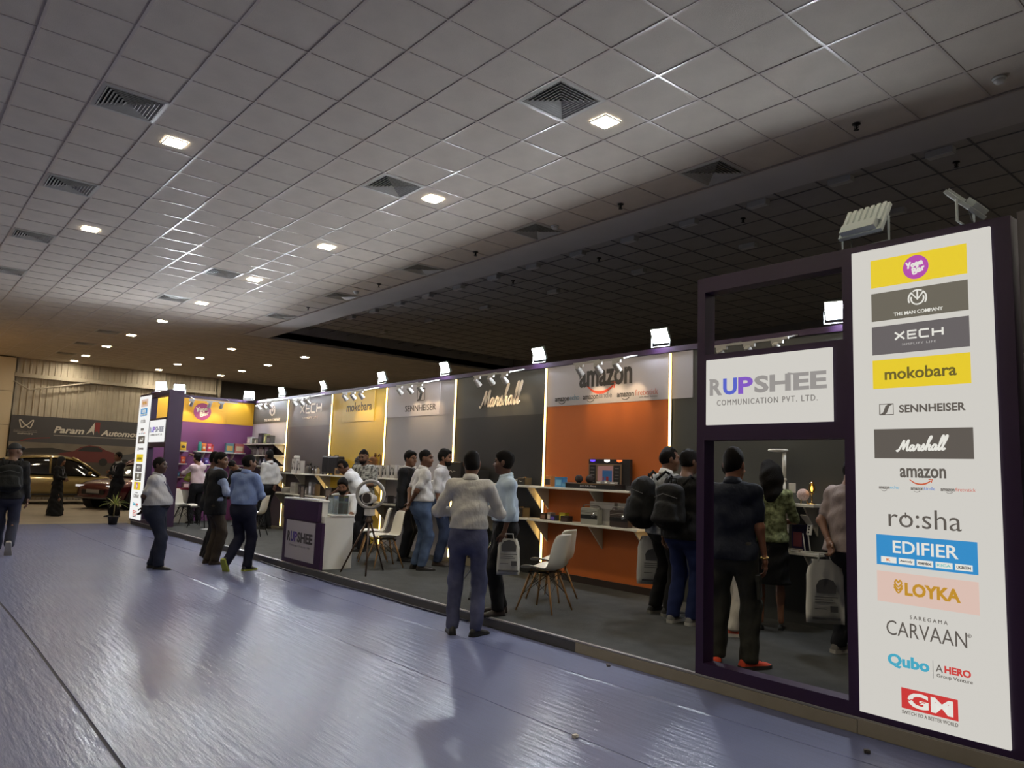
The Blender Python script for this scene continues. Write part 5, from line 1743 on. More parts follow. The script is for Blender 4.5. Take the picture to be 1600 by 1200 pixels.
for a in (-0.13, -0.002, 0.125):
    for b in (-0.09, 0.087):
        MB().box(a, a + 0.006, b, b + 0.004, 0, 0.276).build('edge_strip', M_EDGE, ab)
M_PAPER = mat('white_paper', (206, 208, 216), 0.7)
for k, (x, y, r) in enumerate(((-11.0, 5.01, 0.06), (-10.75, 5.02, -0.1), (-10.5, 5.00, 0.12), (-10.28, 5.01, 0.0))):
    o = MB().box(-0.10, 0.10, -0.07, 0.07, 0, 0.004 + 0.003 * k).build('leaflet', M_PAPER, None)
    o.location = (x, y, 1.067)
    o.rotation_euler = (0, 0, r)
    tag(o, 'white leaflet on the counter ledge, %s from the portal end' % ['farthest', 'second', 'third', 'last'][k], 'leaflet', 'leaflets on the counter ledge')
tb = empty('tablet_stand', (-10.62, 5.22, 0.866), 0.4, 'small screen leaning on a stand on the counter desk', 'tablet')
MB().box(-0.11, 0.11, -0.006, 0.006, 0.02, 0.17, M=Matrix.Rotation(-0.35, 4, 'X')).build('screen', M_BLACK, tb, bevel=0.003)
MB().prism([(-0.05, 0), (0.05, 0), (0.02, 0.10)], -0.04, 0.04, 'yz').build('stand', M_BLACK, tb)
fr2 = empty('photo_frame', (-10.86, 5.02, 1.067), 0.15, 'small dark upright frame on the counter ledge', 'frame')
mb = MB()
mb.box(-0.06, 0.06, -0.006, 0.006, 0, 0.012).box(-0.06, 0.06, -0.006, 0.006, 0.178, 0.19).box(-0.06, -0.048, -0.006, 0.006, 0.012, 0.178).box(0.048, 0.06, -0.006, 0.006, 0.012, 0.178)
mb.build('frame', M_BLACK, fr2)
MB().box(-0.048, 0.048, 0.0, 0.004, 0.012, 0.178).build('picture', mat('frame_print', (140, 128, 120), 0.6, var=0.4, vscale=20), fr2)

# ---- round fan on a wooden tripod
fan = empty('tripod_fan', (-9.50, 5.42, ZP), 0, 'grey ring fan with round speaker eye on a walnut tripod', 'fan')
M_FANG = mat('fan_grey', (150, 148, 146), 0.4)
M_FANW = mat('fan_white', (206, 204, 202), 0.35)
for a in (4.05, 5.75, 1.9):
    MB().cyl((0.03 * math.cos(a), 0.03 * math.sin(a), 0.70), (0.36 * math.cos(a), 0.36 * math.sin(a), 0), 0.016, 0.011, 8).build('leg', M_WALNUT, fan, smooth=True)
MB().lathe([(0.05, 0.68), (0.055, 0.72), (0.035, 0.76), (0.03, 0.80)], n=18).build('hub', M_WALNUT, fan, smooth=True)
view = Vector((0.80, -0.60, 0.0)).normalized()       # the ring looks out of the booth
side = Vector((0.60, 0.80, 0.0))
cz = 1.085
ringp = []
for i in range(36):
    t = 2 * math.pi * i / 36
    ringp.append([tuple(side * (r * math.cos(t)) + Vector((0, 0, cz + r * math.sin(t))) + view * d) for r, d in ((0.205, -0.05), (0.212, 0.0), (0.205, 0.05), (0.175, 0.055), (0.165, 0.0), (0.178, -0.05))])
ringp.append(ringp[0])
MB().sheet(ringp, closed=True).build('ring', M_FANG, fan, smooth=True)
MB().box(-0.055, 0.055, -0.055, 0.055, 0.79, 0.885, M=Matrix.Rotation(0.3, 4, 'Z')).build('neck', M_FANW, fan, bevel=0.012)
ec = Vector((0, 0, 1.03))
ax = (view * 0.9 - side * 0.45 + Vector((0, 0, 0.05))).normalized()
e = MB().cyl(ec - ax * 0.10, ec + ax * 0.09, 0.05, 0.088, 24).build('speaker_barrel', M_FANW, fan)
smooth_by_angle(e)
MB().cyl(ec + ax * 0.0905, ec + ax * 0.096, 0.070, n=24).build('speaker_face', mat('fan_dark_face', (54, 46, 46), 0.5), fan)

# ---- glass table on crossed chrome legs
gt = empty('glass_table', (-7.20, 5.60, ZP), 0, 'round glass table on three crossed chrome legs behind the loose white shirt', 'table')
MB().lathe([(0.30, 0.735), (0.302, 0.740), (0.30, 0.745)], n=40).build('glass_top', glass_mat('table_glass', (205, 222, 216), 0.25), gt)
for a in (3.75, 5.35, 1.35):
    MB().tube([(0.30 * math.cos(a), 0.30 * math.sin(a), 0.012), (-0.22 * math.cos(a + 0.12), -0.22 * math.sin(a + 0.12), 0.72)], 0.0125, 10).build('leg', M_CHROME, gt, smooth=True)
    MB().cyl((0.305 * math.cos(a), 0.305 * math.sin(a), 0), (0.30 * math.cos(a), 0.30 * math.sin(a), 0.02), 0.017, n=10).build('foot_cap', M_BLACK, gt)
    MB().cyl((-0.22 * math.cos(a + 0.12), -0.22 * math.sin(a + 0.12), 0.715), (-0.22 * math.cos(a + 0.12), -0.22 * math.sin(a + 0.12), 0.735), 0.022, n=12).build('suction_cap', M_CHROME, gt)
MB().ell((0, 0, 0.40), 0.03).build('leg_joint', M_BLACK, gt)

# ---- white desk under the plum wall
dk = empty('side_desk', (0, 0, 0), 0, 'white desk with crimson top under the plum wall shelves', 'desk')
MB().box(-19.50, -19.02, 5.45, 6.02, ZP, 0.885).build('body', M_WHITE, dk, bevel=0.004)
MB().box(-19.52, -19.0, 5.43, 6.04, 0.886, 0.925).build('top', mat('crimson_top', (140, 34, 58), 0.5), dk, bevel=0.003)


# ---- goods
def rgbm(c, rough=0.45):
    return mat('pack_%d_%d_%d' % tuple(c), c, rough)


def carton(x, y, z, w, d, h, c, label, cat='box', c2=None, rz=0.0, group='boxes on the shelves'):
    """Printed carton: body, front label, lid line."""
    o = empty('carton', (x, y, z), rz, label, cat, group)
    MB().box(-w / 2, w / 2, -d / 2, d / 2, 0, h).build('body', rgbm(c), o, bevel=0.002)
    MB().box(-w * 0.36, w * 0.36, -d / 2 - 0.0015, -d / 2 - 0.0002, h * 0.18, h * 0.72).build('print_label', rgbm(c2 or tuple(min(255, int(v * 1.5 + 30)) for v in c)), o)
    MB().box(-w / 2 - 0.001, w / 2 + 0.001, -d / 2 - 0.001, d / 2 + 0.001, h * 0.90, h * 0.915).build('lid_edge', rgbm(tuple(int(v * 0.7) for v in c)), o)
    return o


def pouch(x, y, z, w, h, c, label, c2=None, rz=0.0, group='snack packs on the plum wall'):
    """Stand-up pouch: puffed body, flat crimped top, printed band."""
    o = empty('snack_pouch', (x, y, z), rz, label, 'snack pack', group)
    d = w * 0.5
    rows = []
    for k in range(7):
        t = k / 6
        th = d / 2 * (1 - t ** 2.2) * (1.0 if k else 0.85)
        ww = w / 2 * (1 - 0.10 * math.sin(math.pi * t))
        rows.append([(ww * math.cos(a), max(th, 0.004) * math.sin(a), h * 0.92 * t) for a in [2 * math.pi * i / 14 for i in range(14)]])
    mb = MB().sheet(rows, closed=True)
    b = len(mb.v)
    mb.f += [tuple(range(13, -1, -1)), tuple(range(b - 14, b))]
    mb.m += [0, 0]
    mb.build('body', rgbm(c, 0.3), o, smooth=True)
    MB().box(-w / 2, w / 2, -0.003, 0.003, h * 0.915, h).build('crimp', rgbm(tuple(int(v * 0.8) for v in c), 0.3), o)
    MB().ell((0, -d * 0.40, h * 0.42), (w * 0.28, d * 0.10, h * 0.16)).build('print_label', rgbm(c2 or (230, 220, 200)), o, smooth=True)
    return o


def jar(x, y, z, r, h, c, label, cl=(230, 230, 226), group='jars and bottles on the shelves'):
    o = empty('jar', (x, y, z), 0, label, 'jar', group)
    MB().lathe([(r * 0.92, 0), (r, 0.01), (r, h * 0.74), (r * 0.8, h * 0.80)], n=18).build('body', rgbm(c, 0.3), o, smooth=True)
    MB().lathe([(r * 0.84, h * 0.80), (r * 0.86, h * 0.82), (r * 0.86, h * 0.98), (r * 0.8, h)], n=18).build('lid', rgbm(cl, 0.4), o, smooth=True)
    return o


def bottle(x, y, z, r, h, c, label, cl=(30, 30, 30), group='jars and bottles on the shelves'):
    o = empty('bottle', (x, y, z), 0, label, 'bottle', group)
    MB().lathe([(r * 0.9, 0), (r, 0.006), (r, h * 0.62), (r * 0.4, h * 0.76), (r * 0.36, h * 0.84)], n=16).build('body', rgbm(c, 0.25), o, smooth=True)
    MB().lathe([(r * 0.45, h * 0.84), (r * 0.45, h), (r * 0.3, h)], n=14).build('cap', rgbm(cl, 0.4), o, smooth=True)
    return o


def speaker(x, y, z, w, d, h, label, c=(30, 27, 25)):
    """Amplifier style speaker: cabinet, grille cloth, script badge, gold trim."""
    o = empty('speaker', (x, y, z), 0, label, 'speaker', 'speakers in the black bay')
    MB().box(-w / 2, w / 2, -d / 2, d / 2, 0, h).build('cabinet', rgbm(c), o, bevel=0.006)
    MB().box(-w * 0.44, w * 0.44, -d / 2 - 0.004, -d / 2 + 0.001, h * 0.10, h * 0.90).build('grille', mat('grille_cloth', (44, 40, 36), 0.9, bump=0.5, bscale=300), o)
    mb = MB()
    ribbon(mb, [(-w * 0.18, 0), (-w * 0.1, h * 0.08), (-w * 0.02, -h * 0.02), (w * 0.06, h * 0.03), (w * 0.18, h * 0.02)], 0.006)
    mb.build('badge', M_INKW, o).matrix_local = FRONT(0, -d / 2 - 0.004, h * 0.5)
    MB().box(-w * 0.45, w * 0.45, -d / 2 - 0.005, -d / 2 - 0.003, h * 0.90, h * 0.915).build('trim_line', mat('gold_metal', (220, 180, 110), 0.25, metal=1.0), o)
    for k in (-1, 0, 1):
        MB().cyl((w * 0.12 * k, 0, h), (w * 0.12 * k, 0, h + 0.012), 0.009, n=10).build('knob', mat('gold_metal'), o)
    return o


def headphone_box(x, y, z, w, h, label):
    """White box with a picture of over-ear headphones on its face."""
    o = empty('headphone_box', (x, y, z), 0, label, 'headphone box', 'headphone boxes')
    MB().box(-w / 2, w / 2, -0.045, 0.045, 0, h).build('body', rgbm((188, 184, 180)), o, bevel=0.002)
    mb = MB()
    ribbon(mb, [(-w * 0.26, h * 0.38), (-w * 0.24, h * 0.62), (0, h * 0.80), (w * 0.24, h * 0.62), (w * 0.26, h * 0.38)], 0.014)
    mb.prism([(-w * 0.26 + 0.022 * math.cos(t), h * 0.34 + 0.036 * math.sin(t)) for t in [math.pi * i / 8 for i in range(16)]], 0, 0.004, 'xy')
    mb.prism([(w * 0.26 + 0.022 * math.cos(t), h * 0.34 + 0.036 * math.sin(t)) for t in [math.pi * i / 8 for i in range(16)]], 0, 0.004, 'xy')
    mb.build('printed_headphones', M_BLACK, o).matrix_local = FRONT(0, -0.0455, 0)
    MB().box(-w / 2, -w * 0.42, -0.0465, -0.0452, 0, h).build('edge_band', rgbm((40, 40, 44)), o)
    return o


YS = 7.39
# orange bay, upper shelf
carton(-7.90, YS, ZU, 0.14, 0.10, 0.15, (196, 130, 70), 'small tan box with dark bars beside the warm strip', c2=(60, 48, 40))
carton(-7.68, YS, ZU, 0.15, 0.10, 0.14, (74, 140, 190), 'square sky blue box on the upper orange bay shelf', c2=(120, 180, 214))
carton(-7.54, 7.36, ZU, 0.12, 0.09, 0.075, (60, 120, 176), 'low blue box next to the square sky blue box', c2=(100, 160, 200))
carton(-6.36, YS, ZU, 0.15, 0.12, 0.06, (34, 32, 34), 'flat black box at the end of the upper orange bay shelf', c2=(60, 58, 60))
ds = empty('demo_display', (-6.98, 7.40, ZU), 0, 'black demo display with lit screen and devices on the orange bay shelf', 'display')
MB().box(-0.49, 0.42, -0.13, 0.11, 0, 0.075).build('plinth', mat('display_black', (30, 27, 28), 0.4), ds, bevel=0.004)
MB().box(-0.49, 0.42, -0.132, -0.130, 0.06, 0.070).build('plinth_edge', rgbm((120, 96, 66)), ds)
text('Just Ask Alexa', -0.06, 0.035, 0.30, 0.034, mat('display_letter', (176, 176, 180), 0.5), ds, FRONT(0, -0.131, 0))
MB().box(-0.24, 0.50, 0.06, 0.11, 0.0, 0.40).build('back_panel', mat('display_black'), ds, bevel=0.004)
MB().box(-0.22, 0.36, 0.045, 0.060, 0.06, 0.335).build('screen_frame', rgbm((128, 104, 80)), ds)
MB().box(-0.05, 0.22, 0.040, 0.045, 0.09, 0.31).build('screen', mat('lit_screen', (20, 20, 20), 0.3, emit=0.35, ecol=(196, 140, 130), var=0.0), ds)
MB().box(0.04, 0.21, 0.037, 0.040, 0.10, 0.25).build('screen_window', mat('lit_screen_blue', (20, 20, 20), 0.3, emit=0.28, ecol=(70, 120, 170)), ds)
MB().box(0.11, 0.15, 0.034, 0.037, 0.10, 0.17).box(0.05, 0.07, 0.034, 0.037, 0.12, 0.16).build('screen_figure', mat('lit_screen_red', (20, 20, 20), 0.3, emit=0.25, ecol=(180, 60, 60)), ds)
for s in (-0.20, 0.235):
    MB().box(s, s + 0.11, 0.040, 0.045, 0.07, 0.32).build('menu_panel', mat('display_black'), ds)
    for k in range(5):
        MB().box(s + 0.02, s + 0.09, 0.037, 0.040, 0.095 + 0.045 * k, 0.105 + 0.045 * k).build('menu_line', rgbm((120, 116, 112)), ds)
for k, (u, c, e) in enumerate(((-0.16, (90, 60, 220), 1.6), (0.10, (255, 250, 240), 4.0), (0.32, (230, 110, 50), 1.2))):
    MB().prism([(u - 0.045, 0.392), (u + 0.045, 0.392), (u + 0.045, 0.372), (u + 0.012, 0.362), (u - 0.012, 0.362), (u - 0.045, 0.372)], 0.054, 0.0595, 'xz').build('lit_icon', mat('icon_glow_%d' % k, c, 0.4, emit=e), ds)
for k, (x, nm) in enumerate(((-7.28, 'nearer the tan box'), (-7.08, 'in the middle of the demo plinth'))):
    sp = empty('smart_speaker', (x, 7.34, ZU + 0.075), 0, 'dark fabric ball speaker ' + nm, 'speaker', 'ball speakers on the demo plinth')
    MB().ell((0, 0, 0.052), 0.055).build('body', mat('charcoal_fabric', (52, 44, 44), 0.9, bump=0.4, bscale=400), sp, smooth=True)
    MB().lathe([(0.030, 0), (0.034, 0.008)], n=16).build('foot', M_BLACK, sp)
for k, (x, w) in enumerate(((-6.88, 0.09), (-6.76, 0.06), (-6.64, 0.10))):
    carton(x, 7.33, ZU + 0.075, w, 0.05, 0.03 + 0.012 * (k % 2), (170, 164, 156), 'small %s white device lying on the demo plinth' % ('first', 'second', 'third')[k], 'device', group='devices on the demo plinth')
# orange bay, lower shelf
carton(-7.99, YS, ZL, 0.11, 0.09, 0.09, (70, 48, 36), 'small brown box at the strip end of the lower orange bay shelf')
carton(-7.86, YS, ZL, 0.08, 0.09, 0.105, (130, 122, 116), 'small grey box on the lower orange bay shelf')
carton(-7.74, 7.34, ZL, 0.10, 0.08, 0.075, (48, 42, 70), 'small dark box with violet label on the lower orange bay shelf', c2=(110, 90, 190))
carton(-7.63, 7.42, ZL, 0.12, 0.08, 0.115, (176, 160, 40), 'small yellow green box on the lower orange bay shelf')
carton(-7.50, 7.34, ZL, 0.15, 0.09, 0.08, (40, 28, 24), 'flat dark brown box on the lower orange bay shelf', c2=(70, 50, 44))


def radio(x, y, c, cf, label):
    """Retro radio: rounded body, carrying handle, speaker slots, dark band, big dial."""
    o = empty('retro_radio', (x, y, ZL), 0, label, 'radio', 'retro radios')
    pts = [(-0.155 + 0.02 * math.cos(t) if s < 0 else 0.155 + 0.02 * math.cos(t), 0.0) for s in (-1, 1) for t in (0,)]
    mb = MB()
    prof = []
    for cx, cz_, a0 in ((0.13, 0.19, 0), (-0.13, 0.19, 90), (-0.13, 0.025, 180), (0.13, 0.025, 270)):
        for k in range(6):
            t = math.radians(a0 + 90 * k / 5)
            prof.append((cx + 0.025 * math.cos(t), cz_ + 0.025 * math.sin(t)))
    b = mb.prism(prof, -0.05, 0.05, 'xz').build('body', rgbm(c, 0.35), o, bevel=0.006)
    MB().box(-0.15, 0.15, -0.0535, -0.0505, 0.075, 0.125).build('dark_band', M_BLACK, o)
    MB().box(-0.14, 0.14, -0.0525, -0.0505, 0.155, 0.160).box(-0.14, 0.14, -0.0525, -0.0505, 0.172, 0.177).build('speaker_slot', rgbm(cf), o)
    MB().cyl((0.085, -0.0505, 0.128), (0.085, -0.068, 0.128), 0.032, 0.028, 20).build('dial', M_CHROME, o, smooth=True)
    MB().tube([(-0.15, 0, 0.20), (-0.15, 0, 0.235), (-0.11, 0, 0.25), (0.11, 0, 0.25), (0.15, 0, 0.235), (0.15, 0, 0.20)], 0.008, 8).build('handle', rgbm(cf), o, smooth=True)
    return o


radio(-7.02, 7.33, (150, 150, 142), (90, 86, 80), 'white retro radio with dark band on the lower orange bay shelf')
carton(-6.90, 7.46, ZL, 0.44, 0.12, 0.30, (176, 172, 168), 'large pale box standing behind the white retro radio', c2=(140, 138, 136))
radio(-6.50, 7.33, (60, 50, 46), (150, 146, 140), 'dark brown retro radio beside the white one')
carton(-6.50, 7.46, ZL, 0.26, 0.12, 0.30, (170, 168, 164), 'pale box standing behind the dark retro radio', c2=(80, 76, 74))
# black bay
speaker(-10.15, 7.40, ZU, 0.46, 0.22, 0.32, 'large black speaker on the upper shelf of the black bay')
speaker(-9.62, 7.40, ZU, 0.34, 0.2, 0.20, 'medium black speaker hidden by heads on the black bay shelf')
speaker(-8.47, 7.40, ZU, 0.17, 0.14, 0.11, 'small black speaker near the strip on the upper black bay shelf')
carton(-8.87, 7.43, ZU, 0.12, 0.08, 0.17, (206, 198, 180), 'small cream box on the upper black bay shelf', c2=(190, 180, 160))
carton(-8.64, 7.36, ZU, 0.13, 0.05, 0.085, (186, 178, 160), 'small dark tablet with white frame on the black bay shelf', 'frame', c2=(30, 28, 26))
speaker(-8.48, 7.38, ZL, 0.19, 0.15, 0.14, 'small dark brown speaker on the lower black bay shelf', (46, 32, 24))
speaker(-8.95, 7.38, ZL, 0.26, 0.16, 0.18, 'black speaker in the middle of the lower black bay shelf')
# light grey bay
for k, x in enumerate((-12.66, -12.42, -12.14, -11.86, -11.55)):
    headphone_box(x, YS, ZU, 0.17 + 0.03 * (k == 2), 0.235 + 0.01 * (k == 2), 'white headphone box on the light grey bay shelf, %s from the yellow bay' % ['first', 'second', 'third', 'fourth', 'fifth'][k])
for k, x in enumerate((-12.3, -11.9, -11.4)):
    carton(x, YS, ZL, 0.2, 0.14, 0.14, (60, 58, 62), 'dark box on the lower light grey bay shelf, %s from the yellow bay' % ['first', 'second', 'third'][k])


def suitcase(x, y, z, w, d, h, label):
    o = empty('suitcase', (x, y, z), 0.15, label, 'suitcase', 'cases on the yellow bay shelf')
    MB().box(-w / 2, w / 2, -d / 2, d / 2, 0.03, h).build('shell', mat('case_black', (34, 32, 36), 0.45), o, bevel=0.03)
    for k in range(5):
        xx = -w * 0.36 + w * 0.18 * k
        MB().box(xx - 0.008, xx + 0.008, -d / 2 - 0.004, -d / 2 + 0.002, 0.07, h - 0.05).build('rib', mat('case_black'), o)
    MB().tube([(-0.06, 0, h - 0.004), (-0.06, 0, h + 0.025), (0.06, 0, h + 0.025), (0.06, 0, h - 0.004)], 0.008, 6).build('handle', M_BLACK, o)
    for sx in (-1, 1):
        for sy in (-1, 1):
            MB().cyl((w * 0.38 * sx - 0.008, d * 0.34 * sy, 0.018), (w * 0.38 * sx + 0.008, d * 0.34 * sy, 0.018), 0.018, n=10).box(w * 0.38 * sx - 0.012, w * 0.38 * sx + 0.012, d * 0.34 * sy - 0.01, d * 0.34 * sy + 0.01, 0.022, 0.04).build('castor', M_BLACK, o)
    return o


suitcase(-14.86, 7.42, ZU, 0.30, 0.16, 0.40, 'taller black suitcase beside the strip of the yellow bay')
suitcase(-14.48, 7.40, ZU, 0.36, 0.18, 0.39, 'wide black suitcase on the yellow bay shelf')
carton(-14.16, 7.34, ZU, 0.26, 0.12, 0.15, (176, 140, 84), 'tan box in front of the black suitcases', c2=(40, 34, 30))


def backpack(x, y, z, rz, label, c, h=0.44, w=0.30, d=0.18, group=None, tilt=0.0, trim=None, reach=1.0):
    """Rucksack: puffed body with front pocket, straps, grab handle."""
    o = empty('backpack', (x, y, z), rz, label, 'backpack', group)
    o.rotation_euler = (tilt, 0, rz)
    F = Field(V(-w, -0.45, -0.1), V(w, 0.3, h + 0.15), 0.011)
    Sx, Sy, Sz = V(1, 0, 0), V(0, 1, 0), V(0, 0, 1)
    F.limb(V(0, -d * 0.5, 0.12), V(0, -d * 0.45, h - 0.12), w / 2, w / 2 * 0.9, Sx, d / 2, d / 2 * 0.85, k=0.03)
    F.limb(V(0, -d * 0.95, 0.13), V(0, -d * 0.88, h * 0.50), w * 0.40, w * 0.36, Sx, d * 0.25, d * 0.22, k=0.02)
    F.folds(0.003, 4)
    m = cloth(c)
    body = obj('body', np_mesh('body', *F.mesh(), m), o)
    for s in (-1, 1):
        MB().tube([(s * w * 0.28, -0.02, h - 0.04), (s * w * 0.34, 0.08 * reach, h + 0.05 * reach), (s * w * 0.42, 0.20 * reach, h - 0.02), (s * w * 0.44, 0.20 * reach, h * 0.55), (s * w * 0.40, 0.04 * reach, 0.12)], 0.016, 6).build('strap', m, o, smooth=True)
    MB().tube([(-0.035, -0.03, h - 0.03), (-0.03, -0.04, h + 0.02), (0.03, -0.04, h + 0.02), (0.035, -0.03, h - 0.03)], 0.008, 6).build('grab_handle', m, o, smooth=True)
    MB().tube([(-w * 0.38, -d * 0.80, h * 0.66), (0, -d * 1.02, h * 0.74), (w * 0.38, -d * 0.80, h * 0.66)], 0.004, 5).build('zip', rgbm(trim or (60, 60, 62)), o)
    return o


backpack(-13.52, 7.50, ZU, 0.1, 'grey and black backpack between two heads on the yellow bay shelf', (50, 46, 46), group='bags on the yellow bay shelf', reach=0.1)
backpack(-12.98, 7.50, ZU, -0.1, 'tan and black backpack behind the patterned shirt', (92, 62, 34), group='bags on the yellow bay shelf', reach=0.1, trim=(200, 120, 50))


def worn(p, dy, zb, label, c, **kw):
    q = local_to_world(p, (0, dy, zb))
    return backpack(q.x, q.y, q.z, p.rotation_euler[2], label, c, **kw)


worn(p_walk, -0.150, 0.95, 'black backpack worn by the person in the cap', (22, 23, 22), h=0.50, w=0.36, d=0.20)
worn(p_camo, -0.135, 0.92, 'large round black backpack worn over the pale camouflage jacket', (16, 16, 17), h=0.56, w=0.36, d=0.27)
worn(p_black, -0.140, 0.92, 'black backpack worn over the black hooded top', (19, 19, 20), h=0.52, w=0.36, d=0.22)


def carrier(x, y, ztop, rz, label, s=1.0, h=0.46, w=0.34):
    """White plastic carrier bag, slightly filled, cut-out handle, dark print."""
    o = empty('carrier_bag', (x, y, ztop - h * s), rz, label, 'bag', 'white carrier bags')
    rows_f, rows_b = [], []
    for k in range(9):
        t = k / 8
        zz = h * t * s
        ww = (w / 2 * (1 - 0.30 * max(0, t - 0.80) / 0.20)) * s * (1 + 0.03 * math.sin(7 * t))
        bulge = 0.035 * s * math.sin(math.pi * min(t * 1.1, 1)) + 0.004
        rows_f.append([(ww * u, -bulge * (1 - u * u) + 0.006 * math.sin(9 * t + 5 * u), zz) for u in (-1, -0.7, -0.35, 0, 0.35, 0.7, 1)])
        rows_b.append([(ww * u, bulge * (1 - u * u) + 0.006 * math.sin(9 * t + 5 * u), zz) for u in (1, 0.7, 0.35, 0, -0.35, -0.7, -1)])
    rows = [a + b for a, b in zip(rows_f, rows_b)]
    mb = MB().sheet(rows, closed=True)
    mb.f += [tuple(range(13, -1, -1))]
    mb.m += [0]
    mb.build('film', mat('bag_film', (176, 176, 172), 0.35, spec=0.4), o, smooth=True)
    MB().tube([(-0.05 * s, 0, h * s - 0.02), (-0.04 * s, 0, (h + 0.05) * s), (0.04 * s, 0, (h + 0.05) * s), (0.05 * s, 0, h * s - 0.02)], 0.008 * s, 6).build('handle', mat('bag_film'), o)
    for sg, ry in ((-1, 0.0), (1, math.pi)):
        PT = Matrix.Rotation(ry, 4, 'Z') @ FRONT(0, -0.045 * s, 0) @ Matrix.Scale(s, 4)
        MP = mat('bag_print', (78, 78, 80), 0.6)
        for pr in (MB().prism([(-0.075, 0.25), (0.075, 0.25), (0.08, 0.31), (0.055, 0.355), (0.0, 0.37), (-0.055, 0.355), (-0.08, 0.31)], 0, 0.002, 'xy'),
                   MB().box(-0.11, 0.11, 0.035, 0.055, 0, 0.002), MB().box(-0.09, 0.09, 0.215, 0.222, 0, 0.002), MB().box(-0.09, 0.05, 0.195, 0.201, 0, 0.002), MB().box(-0.09, 0.07, 0.175, 0.181, 0, 0.002), MB().box(0.03, 0.09, 0.10, 0.15, 0, 0.002), MB().box(-0.09, 0.0, 0.12, 0.126, 0, 0.002)):
            pr.build('print', MP, o).matrix_local = PT
    return o


def in_hand(p, i, dz=-0.10, dy=0.03):
    w = p['_w'][3 * i:3 * i + 3]
    return local_to_world(p, (w[0], w[1] + dy, w[2] + dz))


q = in_hand(p_camo, 0)
carrier(q.x + 0.05, q.y - 0.12, q.z + 0.03, 0.75, 'white printed carrier bag hanging beside the pale camouflage jacket', 1.05, h=0.50, w=0.32)
q = in_hand(p_blue, 0)
carrier(q.x + 0.06, q.y + 0.06, q.z + 0.06, 0.9, 'white printed carrier bag held by the person in pale blue', 0.95, h=0.38, w=0.24)
q = in_hand(p_right, 0)
carrier(-3.36, 6.46, 0.90, 0.7, 'white printed carrier bag beside the tall lit sign', 1.05, h=0.52, w=0.30)
o = carrier(-4.75, 6.95, 0.62, 0.6, 'white carrier bag half hidden behind blue jeans', 0.8)

# dark taupe bay, upper and lower shelf
headphone_box(-16.45, YS, ZU, 0.24, 0.32, 'tall white headphone box on the dark taupe bay shelf')
headphone_box(-16.10, 7.36, ZU, 0.22, 0.28, 'second white headphone box leaning nearer the bottles')
o = jar(-16.40, YS, ZU + 0.322, 0.07, 0.075, (200, 198, 194), 'round white tin on top of the tall headphone box')
for k, (x, h, c) in enumerate(((-15.82, 0.22, (90, 84, 80)), (-15.66, 0.24, (46, 42, 42)), (-15.46, 0.17, (60, 52, 50)), (-15.30, 0.17, (150, 146, 140)))):
    bottle(x, YS, ZU, 0.045, h, c, 'flask on the dark taupe bay shelf, %s from the headphone boxes' % ['first', 'second', 'third', 'fourth'][k])
carton(-16.86, 7.36, ZU, 0.30, 0.16, 0.03, (34, 32, 34), 'flat black tray at the strip end of the taupe shelf', c2=(80, 80, 82))
jar(-16.86, 7.40, ZL, 0.12, 0.13, (176, 174, 170), 'squat round white speaker on the lower taupe shelf', (196, 194, 190))
carton(-16.38, 7.40, ZL, 0.26, 0.14, 0.25, (190, 188, 184), 'white box with curved face on the lower taupe shelf', c2=(160, 158, 156))
for k, (x, w, h, c) in enumerate(((-16.02, 0.14, 0.22, (38, 34, 34)), (-15.72, 0.13, 0.16, (110, 106, 104)), (-15.50, 0.12, 0.28, (130, 132, 140)), (-15.30, 0.11, 0.25, (70, 60, 58)))):
    carton(x, YS, ZL, w, 0.12, h, c, 'box on the lower taupe shelf, %s from the white curved box' % ['first', 'second', 'third', 'fourth'][k])
for k, (x, w, h, c) in enumerate(((-14.6, 0.3, 0.2, (52, 46, 42)), (-14.1, 0.26, 0.24, (66, 56, 46)), (-13.6, 0.3, 0.18, (40, 38, 40)))):
    carton(x, YS, ZL, w, 0.14, h, c, 'dark box on the lower yellow bay shelf, %s from the strip' % ['first', 'second', 'third'][k])
# charcoal corner bay
for z, lst in ((2.065, ((-19.25, 0.24, 0.18, (190, 196, 194)), (-18.95, 0.12, 0.14, (60, 64, 50)), (-18.80, 0.10, 0.12, (150, 150, 140)), (-18.50, 0.26, 0.26, (40, 42, 46)), (-18.22, 0.10, 0.24, (150, 160, 110)), (-17.98, 0.24, 0.20, (56, 58, 58)))),
               (1.785, ((-18.80, 0.30, 0.20, (42, 40, 44)), (-18.40, 0.24, 0.20, (50, 46, 44)), (-18.05, 0.24, 0.19, (38, 36, 40)))),
               (1.525, ((-18.40, 0.16, 0.16, (60, 62, 70)), (-18.16, 0.14, 0.18, (150, 160, 180)), (-17.92, 0.14, 0.17, (90, 96, 110)))),
               (1.24, ((-18.24, 0.14, 0.13, (140, 138, 134)), (-17.95, 0.14, 0.12, (100, 98, 96))))):
    for k, (x, w, h, c) in enumerate(lst):
        carton(x, YS, z, w, 0.12, h, c, 'grooming gift box on the %s corner bay shelf, %s from the plum wall' % ({2.065: 'topmost', 1.785: 'second', 1.525: 'third', 1.24: 'lowest'}[z], ['first', 'second', 'third', 'fourth', 'fifth', 'sixth'][k]), group='gift boxes in the corner bay')
for k, x in enumerate((-18.62, -18.54, -18.24, -17.80)):
    bottle(x, 7.33, 1.785, 0.022, 0.17, (150, 148, 146), 'slim silver bottle on the second corner bay shelf, number %s' % ['one', 'two', 'three', 'four'][k])
